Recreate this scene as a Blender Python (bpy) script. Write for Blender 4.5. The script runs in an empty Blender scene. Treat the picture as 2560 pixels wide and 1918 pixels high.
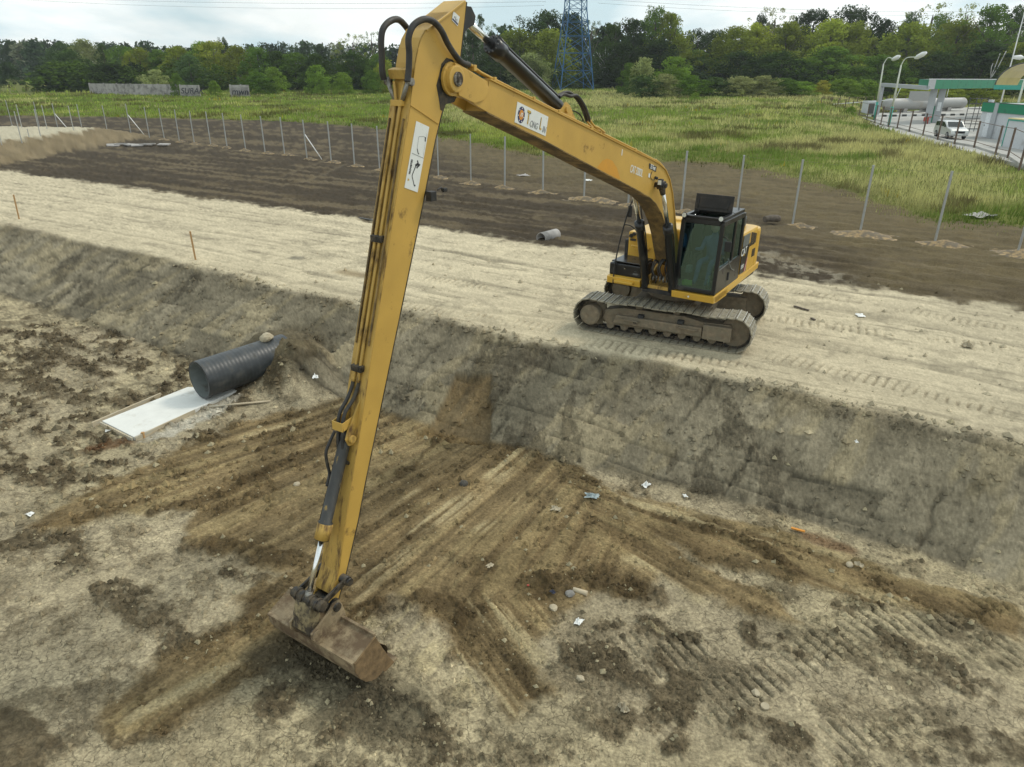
import bpy, bmesh, math, random
import numpy as np
from mathutils import Vector, Matrix

random.seed(7)
SC = bpy.context.scene
COL = SC.collection

# ------------------------------------------------------------------ camera
F_PX, PITCH, ROLL, CAM_H = 1777.0, math.radians(23.57), math.radians(0.5), 5.8
_cp, _sp, _cr, _sr = math.cos(PITCH), math.sin(PITCH), math.cos(ROLL), math.sin(ROLL)
C_FWD = np.array([0, _cp, -_sp])
C_RIGHT = np.array([_cr, _sr * _sp, _sr * _cp])
C_UP = np.array([-_sr, _cr * _sp, _cr * _cp])
C_POS = np.array([0, 0, CAM_H])
cam_data = bpy.data.cameras.new("camera")
cam_data.sensor_width = 36.0
cam_data.lens = F_PX / 2560 * 36
cam_data.clip_end = 9000
cam = bpy.data.objects.new("camera", cam_data)
COL.objects.link(cam)
cam.matrix_world = Matrix(((C_RIGHT[0], C_UP[0], -C_FWD[0], 0), (C_RIGHT[1], C_UP[1], -C_FWD[1], 0),
                           (C_RIGHT[2], C_UP[2], -C_FWD[2], CAM_H), (0, 0, 0, 1)))
SC.camera = cam

# ------------------------------------------------------------------ light
SUN_EL, SUN_AZ = math.radians(48), math.radians(62)      # azimuth from +Y towards +X
world = bpy.data.worlds.new("World")
SC.world = world
world.use_nodes = True
wn, wl = world.node_tree.nodes, world.node_tree.links
wn.clear()
w_out = wn.new('ShaderNodeOutputWorld')
sky = wn.new('ShaderNodeTexSky')
sky.sky_type = 'NISHITA'
sky.sun_disc = False
sky.sun_elevation = SUN_EL
sky.sun_rotation = SUN_AZ
sky.air_density = 1.0
sky.dust_density = 2.0
bg1 = wn.new('ShaderNodeBackground')
bg1.inputs['Strength'].default_value = 0.12
wl.new(sky.outputs[0], bg1.inputs['Color'])
tcw = wn.new('ShaderNodeTexCoord')
sepw = wn.new('ShaderNodeSeparateXYZ')
wl.new(tcw.outputs['Generated'], sepw.inputs[0])
# cloud layer: project the direction on a plane overhead
zc = wn.new('ShaderNodeMath'); zc.operation = 'ADD'; zc.inputs[1].default_value = 0.20
wl.new(sepw.outputs['Z'], zc.inputs[0])
zm = wn.new('ShaderNodeMath'); zm.operation = 'MAXIMUM'; zm.inputs[1].default_value = 0.04
wl.new(zc.outputs[0], zm.inputs[0])
dv = wn.new('ShaderNodeVectorMath'); dv.operation = 'DIVIDE'
cmb = wn.new('ShaderNodeCombineXYZ')
for i in range(3):
    wl.new(zm.outputs[0], cmb.inputs[i])
wl.new(tcw.outputs['Generated'], dv.inputs[0])
wl.new(cmb.outputs[0], dv.inputs[1])
mpw = wn.new('ShaderNodeMapping')
mpw.inputs['Scale'].default_value = (0.62, 0.42, 0.0)
mpw.inputs['Location'].default_value = (1.3, 0.4, 0.0)
wl.new(dv.outputs[0], mpw.inputs['Vector'])
nzw = wn.new('ShaderNodeTexNoise')
nzw.inputs['Scale'].default_value = 1.0
nzw.inputs['Detail'].default_value = 8
nzw.inputs['Roughness'].default_value = 0.56
wl.new(mpw.outputs[0], nzw.inputs['Vector'])
crw = wn.new('ShaderNodeValToRGB')
crw.color_ramp.elements[0].position = 0.40
crw.color_ramp.elements[0].color = (0.78, 0.78, 0.78, 1)
crw.color_ramp.elements[1].position = 0.56
crw.color_ramp.elements[1].color = (1, 1, 1, 1)
wl.new(nzw.outputs['Fac'], crw.inputs['Fac'])
nz2 = wn.new('ShaderNodeTexNoise')
nz2.inputs['Scale'].default_value = 1.7
nz2.inputs['Detail'].default_value = 6
wl.new(mpw.outputs[0], nz2.inputs['Vector'])
ccol = wn.new('ShaderNodeValToRGB')
ccol.color_ramp.elements[0].position = 0.38
ccol.color_ramp.elements[0].color = (0.56, 0.72, 0.77, 1)
ccol.color_ramp.elements[1].position = 0.55
ccol.color_ramp.elements[1].color = (0.96, 1.0, 0.98, 1)
wl.new(nz2.outputs['Fac'], ccol.inputs['Fac'])
bg2 = wn.new('ShaderNodeBackground')
bg2.inputs['Strength'].default_value = 1.08
wl.new(ccol.outputs[0], bg2.inputs['Color'])
mxw = wn.new('ShaderNodeMixShader')
wl.new(crw.outputs[0], mxw.inputs['Fac'])
wl.new(bg1.outputs[0], mxw.inputs[1])
wl.new(bg2.outputs[0], mxw.inputs[2])
wl.new(mxw.outputs[0], w_out.inputs['Surface'])

sun_d = bpy.data.lights.new("sun", 'SUN')
sun_d.energy = 1.5
sun_d.angle = math.radians(10)
sun_d.color = (1.0, 0.92, 0.78)
sun = bpy.data.objects.new("sun", sun_d)
COL.objects.link(sun)
_sd = Vector((math.sin(SUN_AZ) * math.cos(SUN_EL), math.cos(SUN_AZ) * math.cos(SUN_EL), math.sin(SUN_EL)))
sun.rotation_euler = _sd.to_track_quat('Z', 'Y').to_euler()
sun.location = (20, 10, 40)

SC.view_settings.view_transform = 'Standard'
SC.view_settings.look = 'None'
SC.view_settings.exposure = 0.12
SC.view_settings.gamma = 1.0
SC.view_settings.use_curve_mapping = False
SC.render.engine = 'CYCLES'
SC.cycles.use_denoising = True
SC.cycles.max_bounces = 5
SC.cycles.diffuse_bounces = 2
SC.cycles.glossy_bounces = 3
SC.cycles.transparent_max_bounces = 8
SC.cycles.caustics_reflective = False
SC.cycles.caustics_refractive = False

# ------------------------------------------------------------------ measured positions
def ray(u, v):
    return C_FWD + ((u - 1280) / F_PX) * C_RIGHT + ((959 - v) / F_PX) * C_UP
def G(u, v, z=0.0):                       # surveyed point at height z
    r = ray(u, v); t = (z - CAM_H) / r[2]
    return C_POS + t * r
def V(u, v, Y):                           # surveyed point at depth Y
    r = ray(u, v); return C_POS + (Y / r[1]) * r

# ------------------------------------------------------------------ noise
_tabs = {}
def vnoise(x, y, seed=0):
    if seed not in _tabs:
        _tabs[seed] = np.random.RandomState(seed).rand(256, 256).astype(np.float32)
    T = _tabs[seed]
    xf = np.floor(x); yf = np.floor(y)
    fx = (x - xf).astype(np.float32); fy = (y - yf).astype(np.float32)
    xi = xf.astype(np.int64) & 255; yi = yf.astype(np.int64) & 255
    x1 = (xi + 1) & 255; y1 = (yi + 1) & 255
    fx = fx * fx * (3 - 2 * fx); fy = fy * fy * (3 - 2 * fy)
    a = T[xi, yi]; b = T[x1, yi]; c = T[xi, y1]; d = T[x1, y1]
    return a + (b - a) * fx + (c - a) * fy + (a - b - c + d) * fx * fy
def fbm(x, y, o=4, seed=0, gain=0.5):
    s = 0; a = 1.0; n = 0
    for i in range(o):
        s = s + a * vnoise(x * 2 ** i + 13.7 * i, y * 2 ** i + 5.1 * i, seed + i); n += a; a *= gain
    return s / n
def ss(a, b, x):
    k = np.clip((x - a) / (b - a), 0, 1); return k * k * (3 - 2 * k)
def lin(r, g, b, k=1.0):
    return (np.array([((c / 255) / 12.92 if c / 255 <= 0.04045 else ((c / 255 + 0.055) / 1.055) ** 2.4) for c in (r, g, b)]) * k).astype(np.float32)

# ------------------------------------------------------------------ the lie of the land
TX, TY, QX, QY = 0.859, -0.512, 0.512, 0.859
_et = [-60, -32.9, -24.8, -20.3, -17.1, -13.3, -11.7, -8.0, -4.7, -1.7, .44, 2.04, 12]
_eq = [14.3, 14.3, 14.36, 14.2, 13.94, 13.8, 14.05, 13.85, 14.2, 14.1, 13.97, 13.88, 13.9]
_tt = [-60, -28, -21.5, -17, -11.3, -7.6, -5.6, -3.2, -.7, .9, 2.3, 12]
_tq = [11.6, 11.55, 11.3, 11.05, 11.25, 11.4, 11.45, 11.8, 11.92, 11.83, 11.71, 11.7]
_ga = np.radians([-60, -34, -25, -17, -10, -5.7, .5, 6.6, 14.2, 18.5, 24.2, 29.4, 35.4, 60])
_gr = [125, 123, 106, 95, 81, 71, 58.5, 53.8, 53.1, 51, 43.7, 37.7, 38, 38]
PIT = -1.5
PIPE_A = np.array([-7.40, 15.42]); PIPE_D = np.array([0.64, 0.768])

def edge_q(t): return np.interp(t, _et, _eq)
def toe_q(t): return np.interp(t, _tt, _tq)
def grass_r(az): return np.interp(az, _ga, _gr)

def base_height(x, y):
    t = TX * x + TY * y; q = QX * x + QY * y
    w = (fbm(t * 0.9, q * 0.9, 3, 50) - .5)
    e = edge_q(t) + w * 0.30; o = toe_q(t) + w * 0.12
    k = (q - o) / (e - o)
    kk = np.clip(k, 0, 1)
    # rounded at the brow and at the toe
    kk = np.where(k < .08, np.maximum(k + .08, 0) ** 2 / .32, kk)
    kk = np.where(k > .92, 1 - np.maximum(1.08 - k, 0) ** 2 / .32, kk)
    kk = np.clip(kk, 0, 1)
    z = PIT * (1 - kk)
    # channel dug for the pipe
    dx = x - PIPE_A[0]; dy = y - PIPE_A[1]
    al = dx * PIPE_D[0] + dy * PIPE_D[1]; ac = np.abs(dx * -PIPE_D[1] + dy * PIPE_D[0])
    cut = (1 - ss(.55, 1.25, ac + .15 * (fbm(x * 2, y * 2, 2, 71) - .5))) * ss(-1.0, 0, al) * (1 - ss(1.2, 1.8, al))
    z = z * (1 - cut) + np.minimum(z, PIT + .02) * cut
    z = np.maximum(z, PIT + 1.12 * np.tanh(1.6 * np.exp(-((al - 2.45) / .9) ** 2 - (ac / 1.5) ** 2 + .6 * (fbm(x * 2.2, y * 2.2, 3, 72) - .5))))
    # rise of the meadow behind the fence line
    s = .61 * x + .79 * y - 28
    r = np.hypot(x, y); az = np.arctan2(x, y)
    rise = 2.4 * np.clip((s - 10) / 120, 0, 1)
    pad = ss(math.radians(22), math.radians(26), az) * ss(30, 42, s) * (1 - ss(150, 190, s))
    rise = rise * (1 - pad) + .62 * pad
    z = z + rise
    # raised platform on the far left
    p = np.maximum(x + 37.4 + .05 * (y - 60), y - 68.3 + .02 * x) + (fbm(x * .5, y * .5, 3, 60) - .5) * 1.0
    z = z + 1.0 * np.clip(1 - p / 3.0, 0, 1) * (y > 40)
    return z

def G_land(u, v, it=24):                  # where a surveyed ray meets the land
    r = ray(u, v); z = 0.0
    for _ in range(it):
        t = (z - CAM_H) / r[2]; P = C_POS + t * r
        z = .5 * z + .5 * float(base_height(np.array([P[0]]), np.array([P[1]]))[0])
    t = (z - CAM_H) / r[2]
    return C_POS + t * r

def poly_w(px, z):
    return np.array([G(u, v, z)[:2] for u, v in px])
def poly_sd(x, y, P):                     # signed distance, inside positive
    d = np.full(x.shape, 1e9, np.float32); ins = np.zeros(x.shape, bool)
    n = len(P)
    for i in range(n):
        ax, ay = P[i]; bx, by = P[(i + 1) % n]
        ex, ey = bx - ax, by - ay
        L = ex * ex + ey * ey + 1e-9
        h = np.clip(((x - ax) * ex + (y - ay) * ey) / L, 0, 1)
        d = np.minimum(d, np.hypot(x - ax - h * ex, y - ay - h * ey))
        if abs(ey) > 1e-9:
            c = ((ay > y) != (by > y)) & (x < (bx - ax) * (y - ay) / ey + ax)
            ins ^= c
    return np.where(ins, d, -d)
def stroke_d(x, y, P):                    # distance, along, across (of the closest segment)
    D = np.full(x.shape, 1e9, np.float32); AL = np.zeros(x.shape, np.float32); AC = np.zeros(x.shape, np.float32)
    acc = 0.0
    for i in range(len(P) - 1):
        ax, ay = P[i]; bx, by = P[i + 1]
        ex, ey = bx - ax, by - ay; L = math.hypot(ex, ey); ex /= L; ey /= L
        al = (x - ax) * ex + (y - ay) * ey; ac = (x - ax) * -ey + (y - ay) * ex
        h = np.clip(al, 0, L); d = np.hypot(al - h, ac)
        m = d < D
        D = np.where(m, d, D); AL = np.where(m, acc + al, AL); AC = np.where(m, ac, AC)
        acc += L
    return D, AL, AC

# drawn features of the pit floor, each with its own run of points
BROWN = poly_w([(60, 1320), (200, 1240), (430, 1130), (650, 1040), (850, 1005), (1000, 1010), (1060, 985), (1130, 985), (1225, 990),
                (1230, 1060), (1400, 1130), (1500, 1200), (1570, 1250), (1640, 1330), (1680, 1420), (1600, 1500),
                (1480, 1490), (1400, 1560), (1320, 1640), (1390, 1745), (1290, 1800), (1130, 1640), (1060, 1540), (980, 1500),
                (900, 1560), (760, 1640), (560, 1760), (330, 1850), (240, 1850), (225, 1790), (400, 1650), (600, 1530),
                (560, 1490), (700, 1430), (560, 1400), (450, 1370), (450, 1330), (480, 1290), (370, 1290), (260, 1300), (130, 1340)], PIT)
BROWN_R = [poly_w(p, PIT) for p in (
    [(1540, 1225), (1700, 1270), (1950, 1330), (2200, 1410), (2560, 1530), (2560, 1600), (2300, 1520), (2050, 1480), (1900, 1440), (1760, 1420), (1600, 1330)],
    [(1600, 1330), (1760, 1420), (1950, 1500), (2000, 1560), (1850, 1540), (1700, 1480), (1600, 1420)])]
DARKS = [([(100, 1340), (300, 1480), (480, 1640), (620, 1580)], .38), ([(0, 960), (250, 1000), (430, 1010)], .55),
         ([(0, 890), (130, 880), (260, 940)], .35), ([(60, 1060), (230, 1050)], .22), ([(620, 1560), (780, 1500), (860, 1480)], .28),
         ([(480, 1640), (640, 1690)], .30), ([(680, 1760), (900, 1800), (1100, 1890)], .42), ([(740, 1660), (950, 1710)], .40),
         ([(1450, 1650), (1700, 1720), (1650, 1860), (1500, 1800)], .42), ([(1550, 1550), (1720, 1600)], .22),
         ([(1400, 1420), (1580, 1480), (1560, 1560)], .42), ([(1690, 1290), (1830, 1350), (1990, 1440)], .16),
         ([(2050, 1530), (2250, 1480), (2420, 1560)], .30), ([(2250, 1640), (2560, 1760)], .36), ([(2250, 1850), (2560, 1870)], .40),
         ([(1880, 1590), (2020, 1650)], .30), ([(1000, 1760), (1080, 1850)], .25), ([(0, 1830), (70, 1918)], .45),
         ([(520, 925), (610, 1000), (720, 975)], .35), ([(800, 975), (900, 985)], .25), ([(0, 1370), (150, 1360)], .2),
         ([(1120, 1640), (1180, 1580)], .2), ([(2050, 1410), (2230, 1450)], .14), ([(170, 860), (330, 930), (420, 990)], .16),
         ([(1860, 1820), (2000, 1850)], .3), ([(560, 1430), (700, 1460)], .2), ([(400, 1250), (560, 1290), (640, 1240)], .22)]
BROWNDARK = [([(380, 1290), (560, 1230), (700, 1160), (850, 1100)], .16), ([(470, 1360), (600, 1380), (760, 1400)], .30), ([(1330, 1480), (1500, 1440), (1620, 1500)], .4),
             ([(1000, 1190), (1120, 1100)], .09), ([(1650, 1290), (1800, 1340), (2000, 1430)], .18), ([(1130, 1560), (1240, 1430)], .12),
             ([(900, 1530), (1060, 1500), (1200, 1530)], .25), ([(240, 1820), (320, 1850), (430, 1820)], .12), ([(90, 1320), (260, 1290), (400, 1240)], .12),
             ([(1090, 1010), (1210, 1030), (1210, 1080)], .16)]
LIGHTS = [([(860, 1500), (1080, 1300), (1300, 1140)], .34), ([(1000, 1560), (1120, 1640), (1260, 1770)], .26), ([(1600, 1260), (1850, 1330), (2100, 1400)], .22), ([(1120, 1400), (1290, 1260)], .2), ([(620, 1100), (880, 1020)], .25), ([(1240, 1500), (1340, 1640)], .2), ([(2050, 1480), (2560, 1590)], .3), ([(1580, 1400), (1760, 1500)], .25), ([(560, 1790), (760, 1720), (930, 1620)], .10), ([(330, 1800), (560, 1680), (800, 1590)], .12), ([(560, 1120), (700, 1070), (870, 1030)], .10),
          ([(880, 1430), (1100, 1270), (1290, 1130)], .07), ([(1190, 1050), (1300, 1100), (1410, 1150)], .07), ([(1570, 1255), (1750, 1300), (1960, 1370)], .12),
          ([(2050, 1480), (2300, 1540), (2560, 1600)], .16), ([(2330, 1470), (2560, 1545)], .12), ([(1590, 1420), (1700, 1490)], .10),
          ([(1010, 1520), (1100, 1640), (1230, 1750)], .12), ([(900, 1540), (1000, 1600), (1150, 1740)], .12), ([(1180, 1500), (1330, 1700)], .08),
          ([(1085, 1035), (1220, 985)], .05), ([(880, 1350), (1080, 1200)], .08), ([(1560, 1545), (1660, 1580)], .10), ([(280, 1010), (520, 900)], .06)]
_tr2 = (((2150, 1620), (2560, 1480), PIT, .5, .17), 
        ((60, 1180), (480, 1010), PIT, .5, .18), ((480, 1240), (690, 1420), PIT, .55, .2), ((120, 700), (480, 900), PIT, .5, .2))
TREADS = [(G(*a, z)[:2], G(*b, z)[:2], w, p) for a, b, z, w, p in _tr2 + (
    ((1560, 1680), (1800, 1590), PIT, .62, .16), ((1700, 1800), (2300, 1500), PIT, .60, .17), ((2000, 1900), (2560, 1600), PIT, .60, .16),
    ((1480, 1650), (1640, 1590), PIT, .5, .17),
    ((1950, 1560), (2200, 1700), PIT, .60, .17), ((620, 1250), (800, 1330), PIT, .5, .18),
    ((1850, 700), (2560, 830), 0, .55, .19), ((1880, 790), (2560, 880), 0, .6, .19), ((1890, 880), (2560, 1040), 0, .6, .19),
    ((1440, 850), (1900, 925), 0, .66, .19), ((880, 745), (1440, 830), 0, .55, .19), ((1020, 690), (1250, 720), 0, .6, .19))]
STEP = poly_w([(1062, 1052), (1130, 985), (1232, 990), (1216, 1092)], -1.2)

def land(x, y, fine=True):
    """height, colour, crack amount for arrays of points"""
    x = x.astype(np.float64); y = y.astype(np.float64)
    t = TX * x + TY * y; q = QX * x + QY * y
    r = np.hypot(x, y); az = np.arctan2(x, y)
    z = base_height(x, y)
    n = len(x)
    col = np.zeros((n, 3), np.float32); crk = np.zeros(n, np.float32)
    w1 = fbm(t * 1.1, q * 1.1, 4, 11) - .5
    w2 = fbm(t * 4.0, q * 4.0, 4, 21) - .5
    w3 = fbm(t * 17., q * 17., 3, 31, .65) - .5
    w4 = vnoise(x * 41., y * 41., 35) - .5
    e = edge_q(t) + (fbm(t * 0.9, q * 0.9, 3, 50) - .5) * .30
    o = toe_q(t)
    K = ALB
    # -------- road: pale compacted sand, streaked along its run
    st = fbm(t * .22, q * 3.2 + w1 * .5, 4, 41)
    st2 = fbm(t * .6, q * 10, 3, 45)
    st3 = fbm(t * 1.6, q * 26, 3, 47)
    road = lin(190, 182, 160, K) * (0.84 + .26 * st + .16 * st2 + .16 * st3)[:, None]
    road = road * (1 - .14 * ss(.10, .20, w2 + .5 * w1) - .20 * ss(.60, .70, fbm(t * .5, q * 5, 5, 48, .6)))[:, None]
    near = 1 - ss(.1, 2.2, q - e + w1)
    road = road * (1 - near * .12)[:, None] + lin(165, 155, 128, K) * (near * .12)[:, None]
    road = road * (1 - .14 * ss(-6, 8, t))[:, None]
    dz = (st - .5) * .04 + (st2 - .5) * .012 + (st3 - .5) * .005 + w3 * .006
    # -------- topsoil field
    sf = fbm(t * .16 + w1 * .6, q * 1.5 + w1, 5, 81)
    sf2 = fbm(t * .9, q * 5.5, 4, 85)
    field = lin(78, 70, 58, K) * (0.55 + .75 * sf + .35 * sf2)[:, None]
    lightf = ss(.52, .66, sf + .3 * w1)
    field = field * (1 - .45 * lightf)[:, None] + lin(140, 128, 104, K) * (.45 * lightf)[:, None]
    # strawy trampled strip between fence line and grass on the right half
    gr = grass_r(az)
    gdist = gr + 3.2 * (fbm(az * 40, r * .12, 3, 91) - .5) + 1.5 * w1 - r
    strw = ss(-.02, .10, az + .18) * (1 - ss(8, 22, gdist + 8 * w1))
    strc = lin(112, 102, 78, K) * (.6 + .8 * fbm(t * .8, q * 3.5, 4, 95))[:, None]
    field = field * (1 - strw)[:, None] + strc * strw[:, None]
    dzf = (sf2 - .5) * .22 + (fbm(t * 3, q * 6, 3, 99) - .5) * .10 + w3 * .05
    # -------- meadow soil under the grass
    gcol = lin(112, 120, 56, K) * (.7 + .6 * fbm(x * .12, y * .12, 4, 101))[:, None]
    # -------- slope
    bay = (t + .22 * w1 - .28 * (q - 12)) / 1.6
    bi = np.floor(bay); bf = bay - bi
    tone = vnoise(bi * 7.3 + .5, np.floor((q - 11) / 1.3 + .3 * np.sin(bi * 2.1)) * 3.1, 110)
    sfi = .75 * fbm(t * 1.0, q * 8 + .6 * w1, 4, 116, .6) + .25 * fbm(t * 5, q * 5, 4, 117, .6)
    slope = lin(152, 145, 126, K)[None] * (.76 + .42 * tone + .10 * w1 + .05 * w2 + .45 * (sfi - .5))[:, None]
    smear = fbm(bay * 3.5, q * .9, 4, 115)
    tan_ = .7 * ss(.54, .66, smear + .35 * (tone - .5))
    slope = slope * (1 - .6 * tan_)[:, None] + lin(176, 164, 132, K) * (.6 * tan_)[:, None]
    seam = np.exp(-((bf - .5 + .03 * w2 * 4) / .026) ** 2) * ss(.50, .66, vnoise(bi * 3.3, q * 1.5 + bi, 118))
    hl = np.abs(((q * 2.0 + .35 * np.sin(bi * 5.1) + .10 * w1) % 1) - .5)
    hline = np.exp(-(hl / .050) ** 2) * ss(.42, .52, vnoise(t * .7 + 3, np.floor(q * 2.0 + .35 * np.sin(bi * 5.1)) * 2.7, 119))
    pit_ = np.exp(-((np.abs(w1 + .2 * w2 - .02)) / .012) ** 2)
    slope = slope * (1 - .34 * seam - .30 * hline - .22 * pit_ * ss(.45, .6, vnoise(t * .5, q * .5, 125)))[:, None]
    dk = .66 * ss(.60, .64, fbm(t * .8 + 20, q * .55 + .35 * t, 8, 121, .70))
    cl_ = vnoise(x * 9, y * 9, 124); crb = dk * ss(.55, .9, cl_)
    slope = slope * (1 - .60 * dk)[:, None] + lin(82, 75, 62, K) * (.60 * dk)[:, None]
    speck = ss(.21, .24, w2 + .6 * w3)
    slope = slope * (1 - .30 * speck)[:, None] * (1 + .12 * w3 + .08 * w4)[:, None]
    dzs = (tone - .5) * .05 - seam * .028 - hline * .03 + w1 * .015 + w3 * .003 + (sfi - .5) * .008 + dk * (w2 * .07 + w3 * .07) + crb * .03
    # brow: broken crust of dark crumbs
    brow = np.exp(-((q - e + .10) / .28) ** 2) * ss(.35, .62, fbm(t * 1.3, q * 2, 3, 130))
    # -------- pit floor
    fl = q < o + .35
    floor_c = np.zeros((n, 3), np.float32); dzp = np.zeros(n, np.float32); darkm = np.zeros(n, np.float32)
    I = np.nonzero(fl & (r < 45))[0]
    if len(I):
        X, Y = x[I], y[I]; W1, W2, W3 = w1[I], w2[I], w3[I]
        xw = X + .35 * W1 + .14 * W2; yw = Y + .35 * (fbm(X * 1.3 + 9, Y * 1.3, 3, 140) - .5) + .14 * (fbm(X * 5, Y * 5 + 3, 2, 141) - .5)
        pn = fbm(X * .5, Y * .5, 4, 150)
        crust = fbm(X * 7, Y * 7, 5, 151, .62)
        pale = lin(184, 174, 146, K)[None] * (.80 + .34 * pn + .34 * W2 + .30 * (crust - .5))[:, None]
        pale = pale * (1 - .34 * ss(.55, .63, crust * .7 + .3 * pn))[:, None]
        pk = ss(.45, .6, fbm(X * .35 + 5, Y * .35, 3, 155))
        pale = pale * (1 - .35 * pk)[:, None] + lin(178, 168, 148, K) * (.35 * pk)[:, None]
        c = pale
        dz_ = W1 * .05 + W2 * .02
        ck = np.ones(len(I), np.float32)
        # left, far part: churned earth
        ch = ss(.47, .60, fbm(t[I] * .7 + 3, q[I] * 1.6, 5, 160) + .25 * W2) * (.70 * ss(-4.5, -7.0, X) * ss(10.3, 11.6, Y + .2 * X + 1.5) + .30)
        # darks
        dm = np.zeros(len(I), np.float32)
        for px, wd in DARKS:
            D, _, _ = stroke_d(xw, yw, poly_w(px, PIT))
            dm = np.maximum(dm, 1 - ss(wd * .35, wd * 1.25, D))
        rag = fbm(X * 2.4, Y * 2.4, 7, 165, .66)
        dm = .90 * ss(.42, .86, dm * .80 + (rag - .5) * 2.4)
        dm = np.maximum(dm, ch * ss(.47, .58, rag + .02))
        # broad scatter of small crumb patches everywhere
        dm = np.maximum(dm, .5 * ss(.56, .64, fbm(X * 1.7 + 3, Y * 1.7, 6, 168, .62)))
        cd = lin(122, 111, 90, K)[None] * (.56 + .90 * fbm(X * 9, Y * 9, 4, 170, .65))[:, None]
        c = c * (1 - dm)[:, None] + cd * dm[:, None]
        clod = np.maximum(fbm(X * 6.5, Y * 6.5, 3, 175) - .42, 0)
        dz_ = dz_ + dm * (clod * .20 + .008) + (crust - .5) * .018
        ck = ck * (1 - dm)
        # brown dragged soil
        bm = ss(-.10, .16, poly_sd(xw, yw, BROWN) + .35 * (rag - .5))
        for Pb in BROWN_R:
            bm = np.maximum(bm, ss(-.10, .14, poly_sd(xw, yw, Pb) + .3 * (rag - .5)))
        # direction of the dragging
        mx, my = 8.2, 25.5
        th = np.arctan2(X - mx, my - Y); rr = np.hypot(X - mx, Y - my)
        ua = th * 21.0; ub = rr * .20
        right = ss(1.6, 2.6, X + .25 * (Y - 8)) 
        th2 = np.arctan2(X + 1.5, 13.7 - Y); u2 = th2 * 4.6; v2 = np.hypot(X + 1.5, Y - 13.7) * .22
        cen = ss(-1.4, -.9, X + .35 * (Y - 8.5)) * (1 - ss(8.4, 9.0, Y)) * (1 - right)
        u3 = (X * .857 + Y * .515) * .95; v3 = (X * .515 - Y * .857) * .25
        def streak(fu, seed, oct_=4, kl=1.0):
            a = fbm(ua * fu + .3 * W1, ub * kl, oct_, seed); b = fbm(u2 * fu * 1.4, v2 * kl, oct_, seed + 1); d = fbm(u3 * fu * 1.4, v3 * kl, oct_, seed + 2)
            s_ = a * (1 - right) + b * right
            return np.clip((s_ * (1 - cen) + d * cen - .5) * 1.9 + .5, 0, 1)
        s1 = streak(1.0, 180); s2 = streak(4.2, 190, 4, 1.1)
        s3 = streak(13, 193, 3, 2.0)
        brown = lin(148, 131, 99, K)[None] * (.52 + .30 * s1 + .42 * s2 + .34 * s3)[:, None]
        bl = ss(.53, .72, s1 * .28 + s2 * .44 + s3 * .28 + .30 * W1 + .10 * (rag - .5))
        brown = brown * (1 - .72 * bl)[:, None] + lin(182, 166, 126, K) * (.60 * bl)[:, None]
        dkb = ss(.54, .62, fbm(X * 1.4 + 8, Y * 1.4, 6, 198, .62)); brown = brown * (1 - .20 * dkb)[:, None]
        fresh = ss(.5, .66, fbm(X * .8 + 3, Y * .8, 3, 197))
        brown = brown * (1 - .22 * fresh)[:, None] + lin(118, 98, 66, K) * (.22 * fresh)[:, None]
        c = c * (1 - bm)[:, None] + brown * bm[:, None]
        dz_ = dz_ * (1 - bm) + bm * ((s1 - .5) * .06 + (s2 - .5) * .04 + (s3 - .5) * .012 + W2 * .02 + .012 + dkb * clod * .10)
        ck = ck * (1 - bm)
        bd = np.zeros(len(I), np.float32)
        for px, wd in BROWNDARK:
            D, _, _ = stroke_d(xw, yw, poly_w(px, PIT))
            bd = np.maximum(bd, 1 - ss(wd * .4, wd * 1.2, D))
        bd = ss(.28, .95, bd * .9 + (rag - .5) * 1.5)
        cb = lin(108, 92, 66, K)[None] * (.65 + .7 * fbm(X * 10, Y * 10, 3, 200))[:, None]
        c = c * (1 - .66 * bd)[:, None] + cb * (.66 * bd)[:, None]
        dz_ = dz_ + bd * (clod * .22)
        li = np.zeros(len(I), np.float32)
        for px, wd in LIGHTS:
            D, _, _ = stroke_d(X + .08 * W1, Y + .08 * W1, poly_w(px, PIT))
            li = np.maximum(li, 1 - ss(wd * .3, wd * 1.3, D))
        li = li * ss(.42, .62, s2 * .45 + s3 * .40 + rag * .15)
        li = li * ss(.36, .58, fbm(X * 1.1 + 4, Y * 1.1, 4, 196)); c = c * (1 - .62 * li)[:, None] + lin(192, 181, 147, K) * (.62 * li)[:, None]
        # grey fines in front of the bucket, its soft shade painted into their colour
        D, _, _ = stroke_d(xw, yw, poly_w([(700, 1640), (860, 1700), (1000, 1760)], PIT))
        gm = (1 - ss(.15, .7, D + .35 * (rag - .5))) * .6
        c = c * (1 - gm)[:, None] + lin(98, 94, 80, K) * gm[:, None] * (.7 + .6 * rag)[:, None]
        # grit round the slab, spilled cement
        D, _, _ = stroke_d(xw, yw, poly_w([(310, 1090), (420, 1085), (560, 1020), (590, 1000)], PIT))
        gm = (1 - ss(.10, .32, D + .2 * W2)) * ss(.35, .55, rag + .12)
        c = c * (1 - .85 * gm)[:, None] + lin(190, 188, 178, K) * (.85 * gm)[:, None]
        ck = ck * (1 - gm)
        # rust stain
        D, _, _ = stroke_d(xw, yw, poly_w([(230, 1120), (310, 1105)], PIT)); gm = (1 - ss(.05, .25, D + .1 * W2))
        D2, _, _ = stroke_d(xw, yw, poly_w([(2030, 1345), (2130, 1375)], PIT)); gm = np.maximum(gm, 1 - ss(.05, .25, D2))
        c = c * (1 - .6 * gm)[:, None] + lin(120, 76, 40, K) * (.6 * gm)[:, None]
        floor_c[I] = c; dzp[I] = dz_; darkm[I] = dm; crk[I] = .85 * ck * ss(.46, .60, fbm(X * .7, Y * .7, 4, 205) + .03)
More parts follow.
